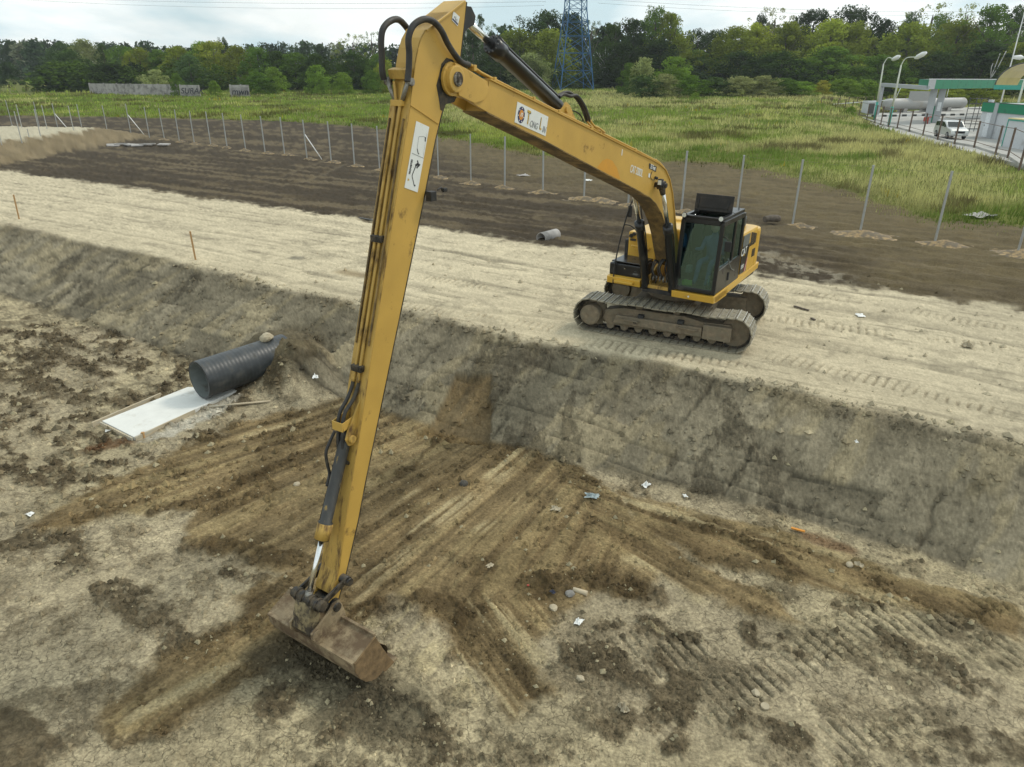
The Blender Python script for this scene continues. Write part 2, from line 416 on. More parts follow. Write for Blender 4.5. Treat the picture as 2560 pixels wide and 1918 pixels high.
    # -------- blend the zones
    kf = ss(-.10, .10, q - o + .25 * w1 + .10 * w2)            # 0 floor .. 1 slope
    ks = ss(-.16, .10, q - e + .22 * w1 + .18 * w2)            # 0 slope .. 1 road
    kr = ss(-.35, .35, q - 23.15 + 1.5 * w1 + .8 * w2)          # 0 road .. 1 field
    kg = ss(.6, -.6, gdist)                                    # 1 in the meadow
    col = floor_c * (1 - kf)[:, None] + slope * kf[:, None]
    dd = dzp * (1 - kf) + dzs * kf
    col = col * (1 - ks)[:, None] + road * ks[:, None]; dd = dd * (1 - ks) + dz * ks
    br = brow * ss(-.9, -.2, q - e)
    col = col * (1 - .34 * br)[:, None] + lin(110, 100, 80, K) * (.34 * br)[:, None]
    dd = dd + br * (np.maximum(w2, 0) * .22 + w3 * .05)
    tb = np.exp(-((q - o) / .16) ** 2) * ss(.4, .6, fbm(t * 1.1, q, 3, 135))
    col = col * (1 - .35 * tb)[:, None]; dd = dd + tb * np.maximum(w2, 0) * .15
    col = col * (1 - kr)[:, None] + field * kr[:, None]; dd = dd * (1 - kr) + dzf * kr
    kfar = 1 - ss(60, 140, r)
    dd = dd * kfar
    col = col * (1 - kg)[:, None] + gcol * kg[:, None]; dd = dd * (1 - .5 * kg)
    # pale crushed stones by the machine, on the topsoil edge
    D, _, _ = stroke_d(x + w1, y + w1, poly_w([(1910, 640), (2060, 690)], 0)); gm = (1 - ss(.3, 1.1, D)) * ss(.45, .6, fbm(x * 5, y * 5, 3, 210))
    col = col * (1 - .7 * gm)[:, None] + lin(168, 162, 146, K) * (.7 * gm)[:, None]
    # dark wet spot and small stains on the road
    D, _, _ = stroke_d(x + .2 * w1, y + .2 * w1, poly_w([(735, 645), (752, 645)], 0)); gm = 1 - ss(.10, .32, D)
    col = col * (1 - .6 * gm)[:, None] + lin(112, 112, 104, K) * (.6 * gm)[:, None]
    D, _, _ = stroke_d(x + .3 * w1, y + .3 * w1, poly_w([(860, 680), (930, 690)], 0)); gm = 1 - ss(.05, .5, D)
    col = col * (1 - .5 * gm)[:, None] + lin(140, 118, 78, K) * (.5 * gm)[:, None]
    # platform on the left
    p = np.maximum(x + 37.4 + .05 * (y - 60), y - 68.3 + .02 * x) + (fbm(x * .5, y * .5, 3, 60) - .5) * 1.0
    pt = ss(.15, -.15, p + w1) * (y > 40); pf = ss(3.4, 2.9, p + w1 + w2) * (y > 40) * (1 - pt)
    rill = fbm((x * .3 + y * .95) * 2.6, p * .5, 4, 220)
    col = col * (1 - pf)[:, None] + (lin(140, 128, 104, K) * (.55 + .9 * rill)[:, None]) * pf[:, None]
    col = col * (1 - pt)[:, None] + (lin(205, 200, 180, K) * (.9 + .2 * st)[:, None]) * pt[:, None]
    # tracks pressed by the crawler
    for a, b, wd, pc in TREADS:
        L = math.hypot(b[0] - a[0], b[1] - a[1]); ex, ey = (b[0] - a[0]) / L, (b[1] - a[1]) / L
        al = (x - a[0]) * ex + (y - a[1]) * ey; ac = (x - a[0]) * -ey + (y - a[1]) * ex
        m = (al > -.2) & (al < L + .2) & (np.abs(ac) < wd * .7)
        J = np.nonzero(m)[0]
        if not len(J): continue
        al = al[J]; ac = ac[J] + .05 * w1[J]
        env = ss(wd * .5, wd * .44, np.abs(ac)) * ss(0, .5, al) * ss(L, L - .5, al) * ss(.26, .42, fbm(al * .9, ac * 2 + a[0], 3, 230))
        bar = np.abs(((al + .02 * w2[J] * 3) / pc) % 1 - .5)
        groove = ss(.20, .07, bar)
        env = env * (.7 + 1.1 * (vnoise(al * 2.3, ac * 3, 232) - .3))
        dd[J] += env * (.5 - groove) * .036
        col[J] *= (1 - .18 * env * groove)[:, None]
    # long wheel lines pressed into the sand road
    for px, wd in (([(0, 470), (700, 560), (1300, 660)], .25), ([(0, 500), (600, 590), (1250, 720)], .2), ([(300, 480), (900, 590), (1500, 700)], .18), ([(1930, 745), (2250, 800), (2560, 870)], .28),
                   ([(1900, 830), (2250, 900), (2560, 975)], .24), ([(1950, 700), (2560, 800)], .18), ([(620, 680), (900, 740), (1420, 800)], .22), ([(0, 530), (500, 620), (860, 700)], .14)):
        D, _, AC_ = stroke_d(x + .35 * w1, y + .35 * w1, poly_w(px, 0))
        gm = (1 - ss(wd * .4, wd * 1.1, D)) * ks * (1 - kr); rim = np.exp(-((D - wd * 1.2) / .07) ** 2) * ks * (1 - kr)
        col = col * (1 - .12 * gm)[:, None] * (1 + .04 * rim)[:, None]; dd = dd - gm * .012 + rim * .008
    # tyre ruts on the field (loops)
    for px, wd in (([(540, 455), (700, 440), (800, 405), (870, 360), (820, 345)], .22), ([(560, 470), (760, 455), (860, 410)], .22),
                   ([(900, 490), (1500, 565)], .25), ([(900, 470), (1450, 540)], .25), ([(1920, 640), (2200, 700), (2560, 745)], .3),
                   ([(1920, 600), (2560, 700)], .25), ([(60, 300), (400, 330), (800, 345)], .3), ([(520, 385), (420, 395), (640, 410)], .2)):
        D, _, _ = stroke_d(x + .5 * w1, y + .5 * w1, poly_w(px, 0))
        gm = (1 - ss(wd * .5, wd * 1.3, D)) * kr * (1 - kg)
        col = col * (1 - .45 * gm)[:, None] + lin(128, 118, 98, K) * (.45 * gm)[:, None]; dd = dd - gm * .05
    # notch scraped in the foot of the slope
    sd = poly_sd(x + .5 * w1 + .2 * w2, y + .5 * w1 - .2 * w2, STEP); m = ss(-.04, .05, sd + .12 * w3)
    dd = dd - m * .13
    sb = fbm((x * .8 - y * .6) * 7, (x * .6 + y * .8) * .8, 3, 235)
    col = col * (1 - .65 * m)[:, None] + (lin(140, 118, 82, K) * (.5 + 1.0 * sb)[:, None]) * (.65 * m)[:, None]
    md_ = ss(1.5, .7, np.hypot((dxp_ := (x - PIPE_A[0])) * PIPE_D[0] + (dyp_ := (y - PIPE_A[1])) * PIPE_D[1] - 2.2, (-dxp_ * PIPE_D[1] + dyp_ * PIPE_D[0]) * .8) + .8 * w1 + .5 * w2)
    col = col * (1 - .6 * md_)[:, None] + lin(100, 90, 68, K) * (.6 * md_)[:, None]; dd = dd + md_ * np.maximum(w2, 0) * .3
    ptc = fbm(x * 1.9 + 40, y * 1.9, 6, 260, .62); col = col * (1 + .30 * (ptc - .5) * (1 - kr) * 2 * (1 - .6 * ks))[:, None]
    # grit
    col = col * (1 + .42 * w3 * (1 - .6 * ks) + .22 * w4 * (1 - kr))[:, None]
    lu_ = np.maximum(col @ np.array([.3, .59, .11], np.float32), .01)[:, None]; kc = (col * (lu_ / .25) ** .42).astype(np.float32); near_ = (1 - kr)[:, None]
    col = col * (1 - near_) + kc * near_
    global GRAIN
    GRAIN = ((1 - kf) + .20 * kf * (1 - ks) + .18 * ks * (1 - kr) + .8 * kr + .6 * dk * kf * (1 - ks) + .5 * br).astype(np.float32)
    # sand cast up at each post foot is added as its own thing
    return z + dd, np.clip(col, .008, .9), crk * (1 - kf), darkm, (kf, ks, kr, kg, q - o, q - e, gdist, pt)

ALB = np.array([.725, .69, .635], np.float32)      # photographed value -> surface albedo
# ------------------------------------------------------------------ materials
MATS = {}
def mat(name, color=(.5, .5, .5), rough=.6, metal=0., var=.12, scale=6., dirt=None, dirt_amt=0., dirt_scale=1.5, bump=0., bscale=30., coat=0., stretch=None, spec=.5):
    m = bpy.data.materials.new(name); m.use_nodes = True
    nt = m.node_tree; N, L = nt.nodes, nt.links
    b = N['Principled BSDF']
    tc = N.new('ShaderNodeTexCoord'); mp = N.new('ShaderNodeMapping')
    L.new(tc.outputs['Object'], mp.inputs[0])
    if stretch: mp.inputs['Scale'].default_value = stretch
    n1 = N.new('ShaderNodeTexNoise'); n1.inputs['Scale'].default_value = scale; n1.inputs['Detail'].default_value = 6
    L.new(mp.outputs[0], n1.inputs['Vector'])
    mr = N.new('ShaderNodeMapRange'); mr.inputs[1].default_value = .3; mr.inputs[2].default_value = .7
    mr.inputs[3].default_value = 1 - var; mr.inputs[4].default_value = 1 + var
    L.new(n1.outputs['Fac'], mr.inputs[0])
    hsv = N.new('ShaderNodeHueSaturation'); hsv.inputs['Color'].default_value = (*color[:3], 1)
    L.new(mr.outputs[0], hsv.inputs['Value'])
    out = hsv.outputs[0]
    if dirt is not None:
        n2 = N.new('ShaderNodeTexNoise'); n2.inputs['Scale'].default_value = dirt_scale; n2.inputs['Detail'].default_value = 10; n2.inputs['Roughness'].default_value = .68
        L.new(mp.outputs[0], n2.inputs['Vector'])
        r2 = N.new('ShaderNodeMapRange'); r2.inputs[1].default_value = .62 - .35 * dirt_amt; r2.inputs[2].default_value = .74 - .30 * dirt_amt
        L.new(n2.outputs['Fac'], r2.inputs[0])
        mx = N.new('ShaderNodeMix'); mx.data_type = 'RGBA'
        L.new(r2.outputs[0], mx.inputs['Factor']); L.new(out, mx.inputs['A']); mx.inputs['B'].default_value = (*dirt[:3], 1)
        out = mx.outputs['Result']
        r3 = N.new('ShaderNodeMapRange'); r3.inputs[3].default_value = rough; r3.inputs[4].default_value = .9
        L.new(r2.outputs[0], r3.inputs[0]); L.new(r3.outputs[0], b.inputs['Roughness'])
    else:
        r3 = N.new('ShaderNodeMapRange'); r3.inputs[3].default_value = max(rough - .08, .02); r3.inputs[4].default_value = min(rough + .12, 1)
        L.new(n1.outputs['Fac'], r3.inputs[0]); L.new(r3.outputs[0], b.inputs['Roughness'])
    L.new(out, b.inputs['Base Color'])
    b.inputs['Metallic'].default_value = metal
    b.inputs['Specular IOR Level'].default_value = spec
    if coat: b.inputs['Coat Weight'].default_value = coat; b.inputs['Coat Roughness'].default_value = .15
    if bump:
        n4 = N.new('ShaderNodeTexNoise'); n4.inputs['Scale'].default_value = bscale; n4.inputs['Detail'].default_value = 5
        L.new(mp.outputs[0], n4.inputs['Vector'])
        bp = N.new('ShaderNodeBump'); bp.inputs['Strength'].default_value = bump; bp.inputs['Distance'].default_value = .02
        L.new(n4.outputs['Fac'], bp.inputs['Height']); L.new(bp.outputs[0], b.inputs['Normal'])
    MATS[name] = m; return m

mat('yellow_paint', (.53, .33, .075), .42, var=.07, scale=2.5, dirt=(.16, .095, .03), dirt_amt=.0, dirt_scale=4.2, bump=.04, bscale=8, spec=.4)
mat('yellow_worn', (.46, .29, .07), .5, var=.12, scale=3, dirt=(.12, .07, .03), dirt_amt=.34, dirt_scale=2.2, stretch=(1.6, 4, 1), bump=.1, spec=.35)
mat('yellow_grimy', (.33, .22, .06), .6, var=.2, scale=5, dirt=(.035, .028, .020), dirt_amt=.68, dirt_scale=11, bump=.2, bscale=20, spec=.3)
mat('yellow_clean', (.64, .38, .05), .32, var=.05, scale=2, dirt=(.30, .21, .10), dirt_amt=.05, dirt_scale=5, spec=.5, coat=.2)
mat('underside_mud', (.26, .17, .06), .8, var=.2, scale=4, dirt=(.10, .07, .035), dirt_amt=.6, dirt_scale=2.5, bump=.3, bscale=12)
mat('black_paint', (.012, .012, .013), .28, var=.2, scale=3, dirt=(.07, .065, .055), dirt_amt=.12, dirt_scale=3, spec=.5)
mat('black_matt', (.016, .016, .016), .6, var=.3, scale=6, dirt=(.06, .05, .04), dirt_amt=.3, dirt_scale=5)
mat('grease_black', (.010, .009, .008), .45, var=.4, scale=10, dirt=(.09, .07, .045), dirt_amt=.5, dirt_scale=9, bump=.3)
mat('rubber_hose', (.022, .021, .020), .55, var=.3, scale=9, dirt=(.07, .06, .045), dirt_amt=.35, dirt_scale=5)
mat('chrome', (.78, .78, .76), .16, 1., var=.05)
mat('steel_grey', (.30, .29, .26), .5, .7, var=.2, dirt=(.10, .08, .06), dirt_amt=.4, dirt_scale=6)
mat('track_mud', (.19, .15, .10), .85, var=.3, scale=9, dirt=(.17, .145, .10), dirt_amt=.5, dirt_scale=6, bump=.5, bscale=25)
mat('track_shoe', (.28, .25, .18), .62, .2, var=.3, scale=14, dirt=(.26, .24, .185), dirt_amt=.55, dirt_scale=7, bump=.3, bscale=30)
mat('grouser_steel', (.50, .50, .46), .38, .8, var=.2, scale=15, dirt=(.3, .27, .2), dirt_amt=.35, dirt_scale=9)
mat('dark_glass', (.010, .022, .022), .06, var=.1)
mat('bucket_rust', (.29, .225, .135), .72, .1, var=.25, scale=5, dirt=(.13, .088, .05), dirt_amt=.55, dirt_scale=4, bump=.5, bscale=14)
mat('cylinder_worn', (.035, .035, .032), .5, var=.3, scale=5, dirt=(.33, .22, .06), dirt_amt=.12, dirt_scale=5, stretch=(2.2, 2.2, .7)); mat('link_dirty', (.24, .19, .10), .75, var=.2, scale=6, dirt=(.045, .035, .025), dirt_amt=.5, dirt_scale=8, bump=.3); mat('bucket_soil', (.19, .125, .06), .95, var=.35, scale=10, bump=.8, bscale=12)
mat('decal_white', (.72, .74, .72), .4, var=.03, dirt=(.5, .48, .4), dirt_amt=.1, dirt_scale=6)
mat('decal_black', (.02, .02, .025), .45)
mat('decal_navy', (.015, .02, .09), .45)
mat('decal_orange', (.62, .25, .03), .45)
mat('decal_gold', (.55, .36, .05), .45)
mat('decal_grey', (.25, .26, .26), .45)
mat('decal_red', (.45, .02, .02), .4)
mat('patch_orange', (.60, .29, .03), .5, var=.05)
mat('hood_silver', (.14, .155, .155), .35, var=.1)
mat('interior', (.03, .03, .03), .8)
mat('seat_fabric', (.025, .03, .035), .9)
mat('skin', (.42, .26, .18), .6, var=.05)
mat('jacket_blue', (.07, .12, .24), .9, var=.2)
mat('hi_vis', (.28, .50, .05), .7, var=.1)
mat('lamp_lens', (.75, .78, .75), .15)
mat('mirror_glass', (.6, .62, .62), .05, 1.)
mat('galvanised', (.42, .43, .42), .45, .45, var=.1, scale=3, dirt=(.25, .24, .2), dirt_amt=.15)
mat('white_steel', (.78, .78, .76), .5, var=.05)
mat('dark_steel', (.10, .10, .10), .5, .4)
mat('pipe_plastic', (.040, .046, .050), .40, var=.25, scale=4, dirt=(.08, .078, .07), dirt_amt=.25, dirt_scale=4, bump=.05)
mat('pipe_inner', (.19, .21, .20), .5, var=.1, dirt=(.10, .09, .07), dirt_amt=.3)
mat('concrete_white', (.68, .68, .64), .8, var=.05, scale=4, dirt=(.55, .53, .47), dirt_amt=.15, dirt_scale=3, bump=.15, bscale=40)
mat('concrete_old', (.40, .38, .36), .9, var=.15, scale=1.5, dirt=(.20, .19, .18), dirt_amt=.4, dirt_scale=.8, bump=.3)
mat('plank_wood', (.50, .42, .29), .8, var=.2, scale=3, stretch=(1, 1, 8), dirt=(.42, .40, .33), dirt_amt=.4)
mat('stake_wood', (.42, .25, .11), .8, var=.15)
mat('litter_white', (.75, .75, .72), .6, var=.05)
mat('litter_dark', (.03, .035, .06), .7); mat('litter_blue', (.30, .36, .37), .5)
mat('stone_pale', (.42, .36, .25), .9, var=.2, bump=.4)
mat('stone_grey', (.22, .21, .19), .9, var=.25, bump=.4)
mat('clod', (.135, .118, .085), .95, var=.45, scale=1.3, bump=.5)
mat('clod_dark', (.075, .068, .056), .95, var=.4, scale=1.3, bump=.5)
mat('clay_sand', (.36, .25, .12), .95, var=.3, scale=5, dirt=(.13, .105, .07), dirt_amt=.62, dirt_scale=4, bump=.6, bscale=14)
mat('bark', (.11, .09, .07), .9, var=.3)
mat('birch_bark', (.55, .54, .50), .8, var=.3, dirt=(.06, .06, .06), dirt_amt=.3, dirt_scale=1)
mat('pylon_blue', (.025, .12, .27), .55, var=.15)
mat('insulator', (.12, .07, .05), .3)
mat('wire', (.16, .17, .18), .6)
mat('station_green', (.0, .20, .10), .45, var=.04, dirt=(.05, .16, .11), dirt_amt=.15)
mat('station_grey', (.40, .42, .44), .5, var=.05)
mat('station_white', (.56, .58, .60), .7, var=.05, dirt=(.42, .42, .42), dirt_amt=.15, dirt_scale=.6)
mat('door_white', (.72, .75, .78), .5)
mat('pavement', (.42, .41, .38), .9, var=.12, scale=.5, dirt=(.28, .27, .25), dirt_amt=.35, dirt_scale=.25)
mat('kerb_white', (.7, .7, .68), .8); mat('kerb_black', (.05, .05, .05), .8)
mat('tank_white', (.34, .34, .33), .5, var=.05, dirt=(.36, .34, .30), dirt_amt=.25, dirt_scale=.8)
mat('canopy_yellow', (.72, .62, .30), .3, var=.1, scale=1)
mat('lamp_teal', (.05, .34, .27), .5); mat('lamp_cream', (.60, .62, .52), .5)
mat('rust_post', (.13, .09, .065), .8, var=.25)
mat('fence_wire', (.18, .17, .15), .6)
mat('car_paint', (.55, .56, .55), .3, .3, coat=.5); mat('tyre', (.02, .02, .02), .8); mat('rim', (.35, .36, .37), .35, .7)
mat('pump_green', (.02, .20, .12), .4)
mat('red_paint', (.36, .05, .03), .5)
mat('graffiti', (.05, .05, .06), .8)
mat('bark_grey', (.20, .18, .16), .9, var=.3)

def soil_material():
    m = bpy.data.materials.new('ground_soil'); m.use_nodes = True
    N, L = m.node_tree.nodes, m.node_tree.links
    b = N['Principled BSDF']; b.inputs['Roughness'].default_value = .95; b.inputs['Specular IOR Level'].default_value = .15
    at = N.new('ShaderNodeAttribute'); at.attribute_name = 'soil'
    ac = N.new('ShaderNodeAttribute'); ac.attribute_name = 'crack'
    tc = N.new('ShaderNodeNewGeometry')
    n1 = N.new('ShaderNodeTexNoise'); n1.inputs['Scale'].default_value = 26; n1.inputs['Detail'].default_value = 7; n1.inputs['Roughness'].default_value = .72
    L.new(tc.outputs['Position'], n1.inputs['Vector'])
    mr = N.new('ShaderNodeMapRange'); mr.inputs[1].default_value = .32; mr.inputs[2].default_value = .68; mr.inputs[3].default_value = .60; mr.inputs[4].default_value = 1.40
    L.new(n1.outputs['Fac'], mr.inputs[0])
    # shrinkage cracks: warped cell edges
    nw = N.new('ShaderNodeTexNoise'); nw.inputs['Scale'].default_value = 4; nw.inputs['Detail'].default_value = 4
    L.new(tc.outputs['Position'], nw.inputs['Vector'])
    va = N.new('ShaderNodeVectorMath'); va.operation = 'MULTIPLY_ADD'; va.inputs[1].default_value = (.42, .42, 0)
    L.new(nw.outputs['Color'], va.inputs[0]); L.new(tc.outputs['Position'], va.inputs[2])
    fl = N.new('ShaderNodeVectorMath'); fl.operation = 'MULTIPLY'; fl.inputs[1].default_value = (1, 1, 0)
    L.new(va.outputs[0], fl.inputs[0])
    vo = N.new('ShaderNodeTexVoronoi'); vo.feature = 'DISTANCE_TO_EDGE'; vo.inputs['Scale'].default_value = 5.2
    L.new(fl.outputs[0], vo.inputs['Vector'])
    cr = N.new('ShaderNodeMapRange'); cr.inputs[1].default_value = .006; cr.inputs[2].default_value = .026; cr.inputs[3].default_value = 1; cr.inputs[4].default_value = 0
    L.new(vo.outputs['Distance'], cr.inputs[0])
    cm = N.new('ShaderNodeMath'); cm.operation = 'MULTIPLY'; L.new(cr.outputs[0], cm.inputs[0]); L.new(ac.outputs['Fac'], cm.inputs[1])
    c2 = N.new('ShaderNodeMapRange'); c2.inputs[3].default_value = 1; c2.inputs[4].default_value = .58
    L.new(cm.outputs[0], c2.inputs[0])
    mm = N.new('ShaderNodeMath'); mm.operation = 'MULTIPLY'; L.new(mr.outputs[0], mm.inputs[0]); L.new(c2.outputs[0], mm.inputs[1])
    vm = N.new('ShaderNodeVectorMath'); vm.operation = 'SCALE'; L.new(at.outputs['Color'], vm.inputs[0]); L.new(mm.outputs[0], vm.inputs['Scale'])
    L.new(vm.outputs[0], b.inputs['Base Color'])
    n2 = N.new('ShaderNodeTexNoise'); n2.inputs['Scale'].default_value = 14; n2.inputs['Detail'].default_value = 8; n2.inputs['Roughness'].default_value = .7
    L.new(tc.outputs['Position'], n2.inputs['Vector'])
    sb = N.new('ShaderNodeMath'); sb.operation = 'MULTIPLY_ADD'; sb.inputs[1].default_value = -.5
    L.new(cm.outputs[0], sb.inputs[0]); L.new(n2.outputs['Fac'], sb.inputs[2])
    bp = N.new('ShaderNodeBump'); ag = N.new('ShaderNodeAttribute'); ag.attribute_name = 'grain'; bs = N.new('ShaderNodeMath'); bs.operation = 'MULTIPLY'; bs.inputs[1].default_value = .72; L.new(ag.outputs['Fac'], bs.inputs[0]); L.new(bs.outputs[0], bp.inputs['Strength']); bp.inputs['Distance'].default_value = .05
    gm_ = N.new('ShaderNodeMath'); gm_.operation = 'MULTIPLY_ADD'; gm_.inputs[1].default_value = .65; gm_.inputs[2].default_value = .35; L.new(ag.outputs['Fac'], gm_.inputs[0])
    gx_ = N.new('ShaderNodeMix'); gx_.data_type = 'FLOAT'; L.new(gm_.outputs[0], gx_.inputs[0]); gx_.inputs[2].default_value = 1.0; L.new(mr.outputs[0], gx_.inputs[3]); L.new(gx_.outputs[0], mm.inputs[0])
    L.new(sb.outputs[0], bp.inputs['Height']); L.new(bp.outputs[0], b.inputs['Normal'])
    return m
SOIL = soil_material()

def glass_material(name, tint, fac):
    m = bpy.data.materials.new(name); m.use_nodes = True
    N, L = m.node_tree.nodes, m.node_tree.links; N.clear()
    o = N.new('ShaderNodeOutputMaterial'); t = N.new('ShaderNodeBsdfTransparent'); t.inputs[0].default_value = (*tint, 1)
    g = N.new('ShaderNodeBsdfGlossy'); g.inputs['Roughness'].default_value = .04; g.inputs[0].default_value = (.62, .92, .95, 1)
    f = N.new('ShaderNodeFresnel'); f.inputs[0].default_value = 1.5
    a = N.new('ShaderNodeMath'); a.operation = 'ADD'; a.inputs[1].default_value = fac
    L.new(f.outputs[0], a.inputs[0])
    x = N.new('ShaderNodeMixShader'); L.new(a.outputs[0], x.inputs[0]); L.new(t.outputs[0], x.inputs[1]); L.new(g.outputs[0], x.inputs[2]); L.new(x.outputs[0], o.inputs[0])
    MATS[name] = m
glass_material('cab_glass', (.40, .60, .61), .15)
glass_material('car_glass', (.15, .2, .2), .2)

def foliage_material(name, trans=.35, objcol=True):
    m = bpy.data.materials.new(name); m.use_nodes = True
    N, L = m.node_tree.nodes, m.node_tree.links; N.clear()
    o = N.new('ShaderNodeOutputMaterial'); at = N.new('ShaderNodeAttribute'); at.attribute_name = 'leaf'
    src = at.outputs['Color']
    if objcol:
        oi = N.new('ShaderNodeObjectInfo')
        mu = N.new('ShaderNodeVectorMath'); mu.operation = 'MULTIPLY'
        L.new(at.outputs['Color'], mu.inputs[0]); L.new(oi.outputs['Color'], mu.inputs[1]); src = mu.outputs[0]
    d = N.new('ShaderNodeBsdfDiffuse'); t = N.new('ShaderNodeBsdfTranslucent'); L.new(src, d.inputs[0]); L.new(src, t.inputs[0])
    x = N.new('ShaderNodeMixShader'); x.inputs[0].default_value = trans
    L.new(d.outputs[0], x.inputs[1]); L.new(t.outputs[0], x.inputs[2]); L.new(x.outputs[0], o.inputs[0])
    MATS[name] = m
foliage_material('foliage'); foliage_material('grass_blades', .3, False)

# ------------------------------------------------------------------ builders
def tag(o, label=None, cat=None, group=None, kind=None):
    if label: o['label'] = label
    if cat: o['category'] = cat
    if group: o['group'] = group
    if kind: o['kind'] = kind
    return o
def empty(name, loc=(0, 0, 0), rz=0.0, label=None, cat=None, group=None):
    o = bpy.data.objects.new(name, None); COL.objects.link(o); o.location = loc; o.rotation_euler = (0, 0, rz)
    o.empty_display_size = .3
    return tag(o, label, cat, group)
def cr(pts, n=8):                          # smooth curve through points
    P = [Vector(p) for p in pts]; out = []
    for i in range(len(P) - 1):
        a = P[max(i - 1, 0)]; b = P[i]; c = P[i + 1]; d = P[min(i + 2, len(P) - 1)]
        for k in range(n):
            s = k / n
            out.append(.5 * ((2 * b) + (c - a) * s + (2 * a - 5 * b + 4 * c - d) * s * s + (-a + 3 * b - 3 * c + d) * s ** 3))
    out.append(P[-1]); return out
class MB:
    def __init__(s): s.v = []; s.f = []; s.sm = []
    def add(s, vs, fs, smooth=False):
        o = len(s.v); s.v += [tuple(v) for v in vs]; s.f += [tuple(i + o for i in f) for f in fs]; s.sm += [smooth] * len(fs); return s
    def box(s, c, d, R=None):
        hx, hy, hz = d[0] / 2, d[1] / 2, d[2] / 2; c = Vector(c)
        vs = [Vector((x, y, z)) for x in (-hx, hx) for y in (-hy, hy) for z in (-hz, hz)]
        if R is not None: vs = [R @ v for v in vs]
        return s.add([c + v for v in vs], [(0, 1, 3, 2), (4, 6, 7, 5), (0, 4, 5, 1), (2, 3, 7, 6), (0, 2, 6, 4), (1, 5, 7, 3)])
    def bb(s, x0, x1, y0, y1, z0, z1): return s.box(((x0 + x1) / 2, (y0 + y1) / 2, (z0 + z1) / 2), (x1 - x0, y1 - y0, z1 - z0))
    def prism(s, poly, y0, y1):            # (x,z) polygon between two y
        n = len(poly)
        vs = [(p[0], y0, p[1]) for p in poly] + [(p[0], y1, p[1]) for p in poly]
        fs = [tuple(range(n)), tuple(range(2 * n - 1, n - 1, -1))] + [(i, i + n, (i + 1) % n + n, (i + 1) % n) for i in range(n)]
        return s.add(vs, fs)
    def zprism(s, poly, z0, z1):
        n = len(poly)
        vs = [(p[0], p[1], z0) for p in poly] + [(p[0], p[1], z1) for p in poly]
        fs = [tuple(range(n))[::-1], tuple(range(n, 2 * n))] + [(i, (i + 1) % n, (i + 1) % n + n, i + n) for i in range(n)]
        return s.add(vs, fs)
    def beam(s, a, b, w, h, up=(0, 0, 1)):
        a, b = Vector(a), Vector(b); d = (b - a); L = d.length
        if L < 1e-6: return s
        x = d / L; u = Vector(up)
        if abs(x.dot(u)) > .97: u = Vector((0, 1, 0))
        y = u.cross(x).normalized(); z = x.cross(y)
        R = Matrix((x, y, z)).transposed()
        return s.box((a + b) / 2, (L, w, h), R)
    def tube(s, pts, r, seg=8, caps=True, smooth=True):
        P = [Vector(p) for p in pts]; n = len(P); rs = r if isinstance(r, (list, tuple)) else [r] * n
        t0 = (P[1] - P[0]).normalized(); u = t0.orthogonal().normalized(); vs = []; fs = []
        for i in range(n):
            t = (P[min(i + 1, n - 1)] - P[max(i - 1, 0)]).normalized()
            u = (u - t * u.dot(t)); u = u.normalized() if u.length > 1e-6 else t.orthogonal().normalized()
            w = t.cross(u)
            for k in range(seg):
                a = 2 * math.pi * k / seg; vs.append(P[i] + (u * math.cos(a) + w * math.sin(a)) * rs[i])
        for i in range(n - 1):
            for k in range(seg):
                k2 = (k + 1) % seg; fs.append((i * seg + k, i * seg + k2, (i + 1) * seg + k2, (i + 1) * seg + k))
        s.add(vs, fs, smooth)
        if caps:
            o = len(s.v) - n * seg
            s.f += [tuple(o + k for k in range(seg))[::-1], tuple(o + (n - 1) * seg + k for k in range(seg))]; s.sm += [False, False]
        return s
    def cyl(s, a, b, r, seg=16): return s.tube([a, b], r, seg)
    def xform(s, f, start=0):
        s.v[start:] = [tuple(f(Vector(v))) for v in s.v[start:]]; return s
    def build(s, name, material, parent=None, bevel=0., loc=None, label=None):
        me = bpy.data.meshes.new(name); me.from_pydata(s.v, [], s.f)
        me.polygons.foreach_set('use_smooth', s.sm)
        bm = bmesh.new(); bm.from_mesh(me); bmesh.ops.recalc_face_normals(bm, faces=bm.faces)
        if bevel:
            ed = [e for e in bm.edges if len(e.link_faces) == 2 and e.calc_face_angle(0) > .5 and not (e.link_faces[0].smooth and e.link_faces[1].smooth)]
            bmesh.ops.bevel(bm, geom=ed, offset=bevel, segments=2, profile=.6, affect='EDGES', clamp_overlap=True)
        bm.to_mesh(me); bm.free()
        me.materials.append(MATS[material] if isinstance(material, str) else material)
        o = bpy.data.objects.new(name, me); COL.objects.link(o)
        if parent: o.parent = parent
        if loc is not None: o.location = loc
        if label: o['label'] = label
        return o
def text_mesh(s, size, origin, X, Y, material, parent, name='lettering', ext=.002, shear=0, align='CENTER', sx=1.0, font_space=1.0):
    c = bpy.data.curves.new(name, 'FONT'); c.body = s; c.size = size; c.extrude = ext; c.align_x = align; c.align_y = 'CENTER'; c.shear = shear; c.space_character = font_space
    c.offset = size * .012
    t = bpy.data.objects.new('tmp', c); COL.objects.link(t)
    bpy.context.view_layer.update()
    me = bpy.data.meshes.new_from_object(t.evaluated_get(bpy.context.evaluated_depsgraph_get()))
    bpy.data.objects.remove(t); bpy.data.curves.remove(c)
    X = Vector(X).normalized(); Y = Vector(Y); Y = (Y - X * Y.dot(X)).normalized(); Z = X.cross(Y)
    me.transform(Matrix(((X[0] * sx, Y[0], Z[0], origin[0]), (X[1] * sx, Y[1], Z[1], origin[1]), (X[2] * sx, Y[2], Z[2], origin[2]), (0, 0, 0, 1))))
    me.materials.clear(); me.materials.append(MATS[material]); me.name = name
    o = bpy.data.objects.new(name, me); COL.objects.link(o); o.parent = parent
    return o
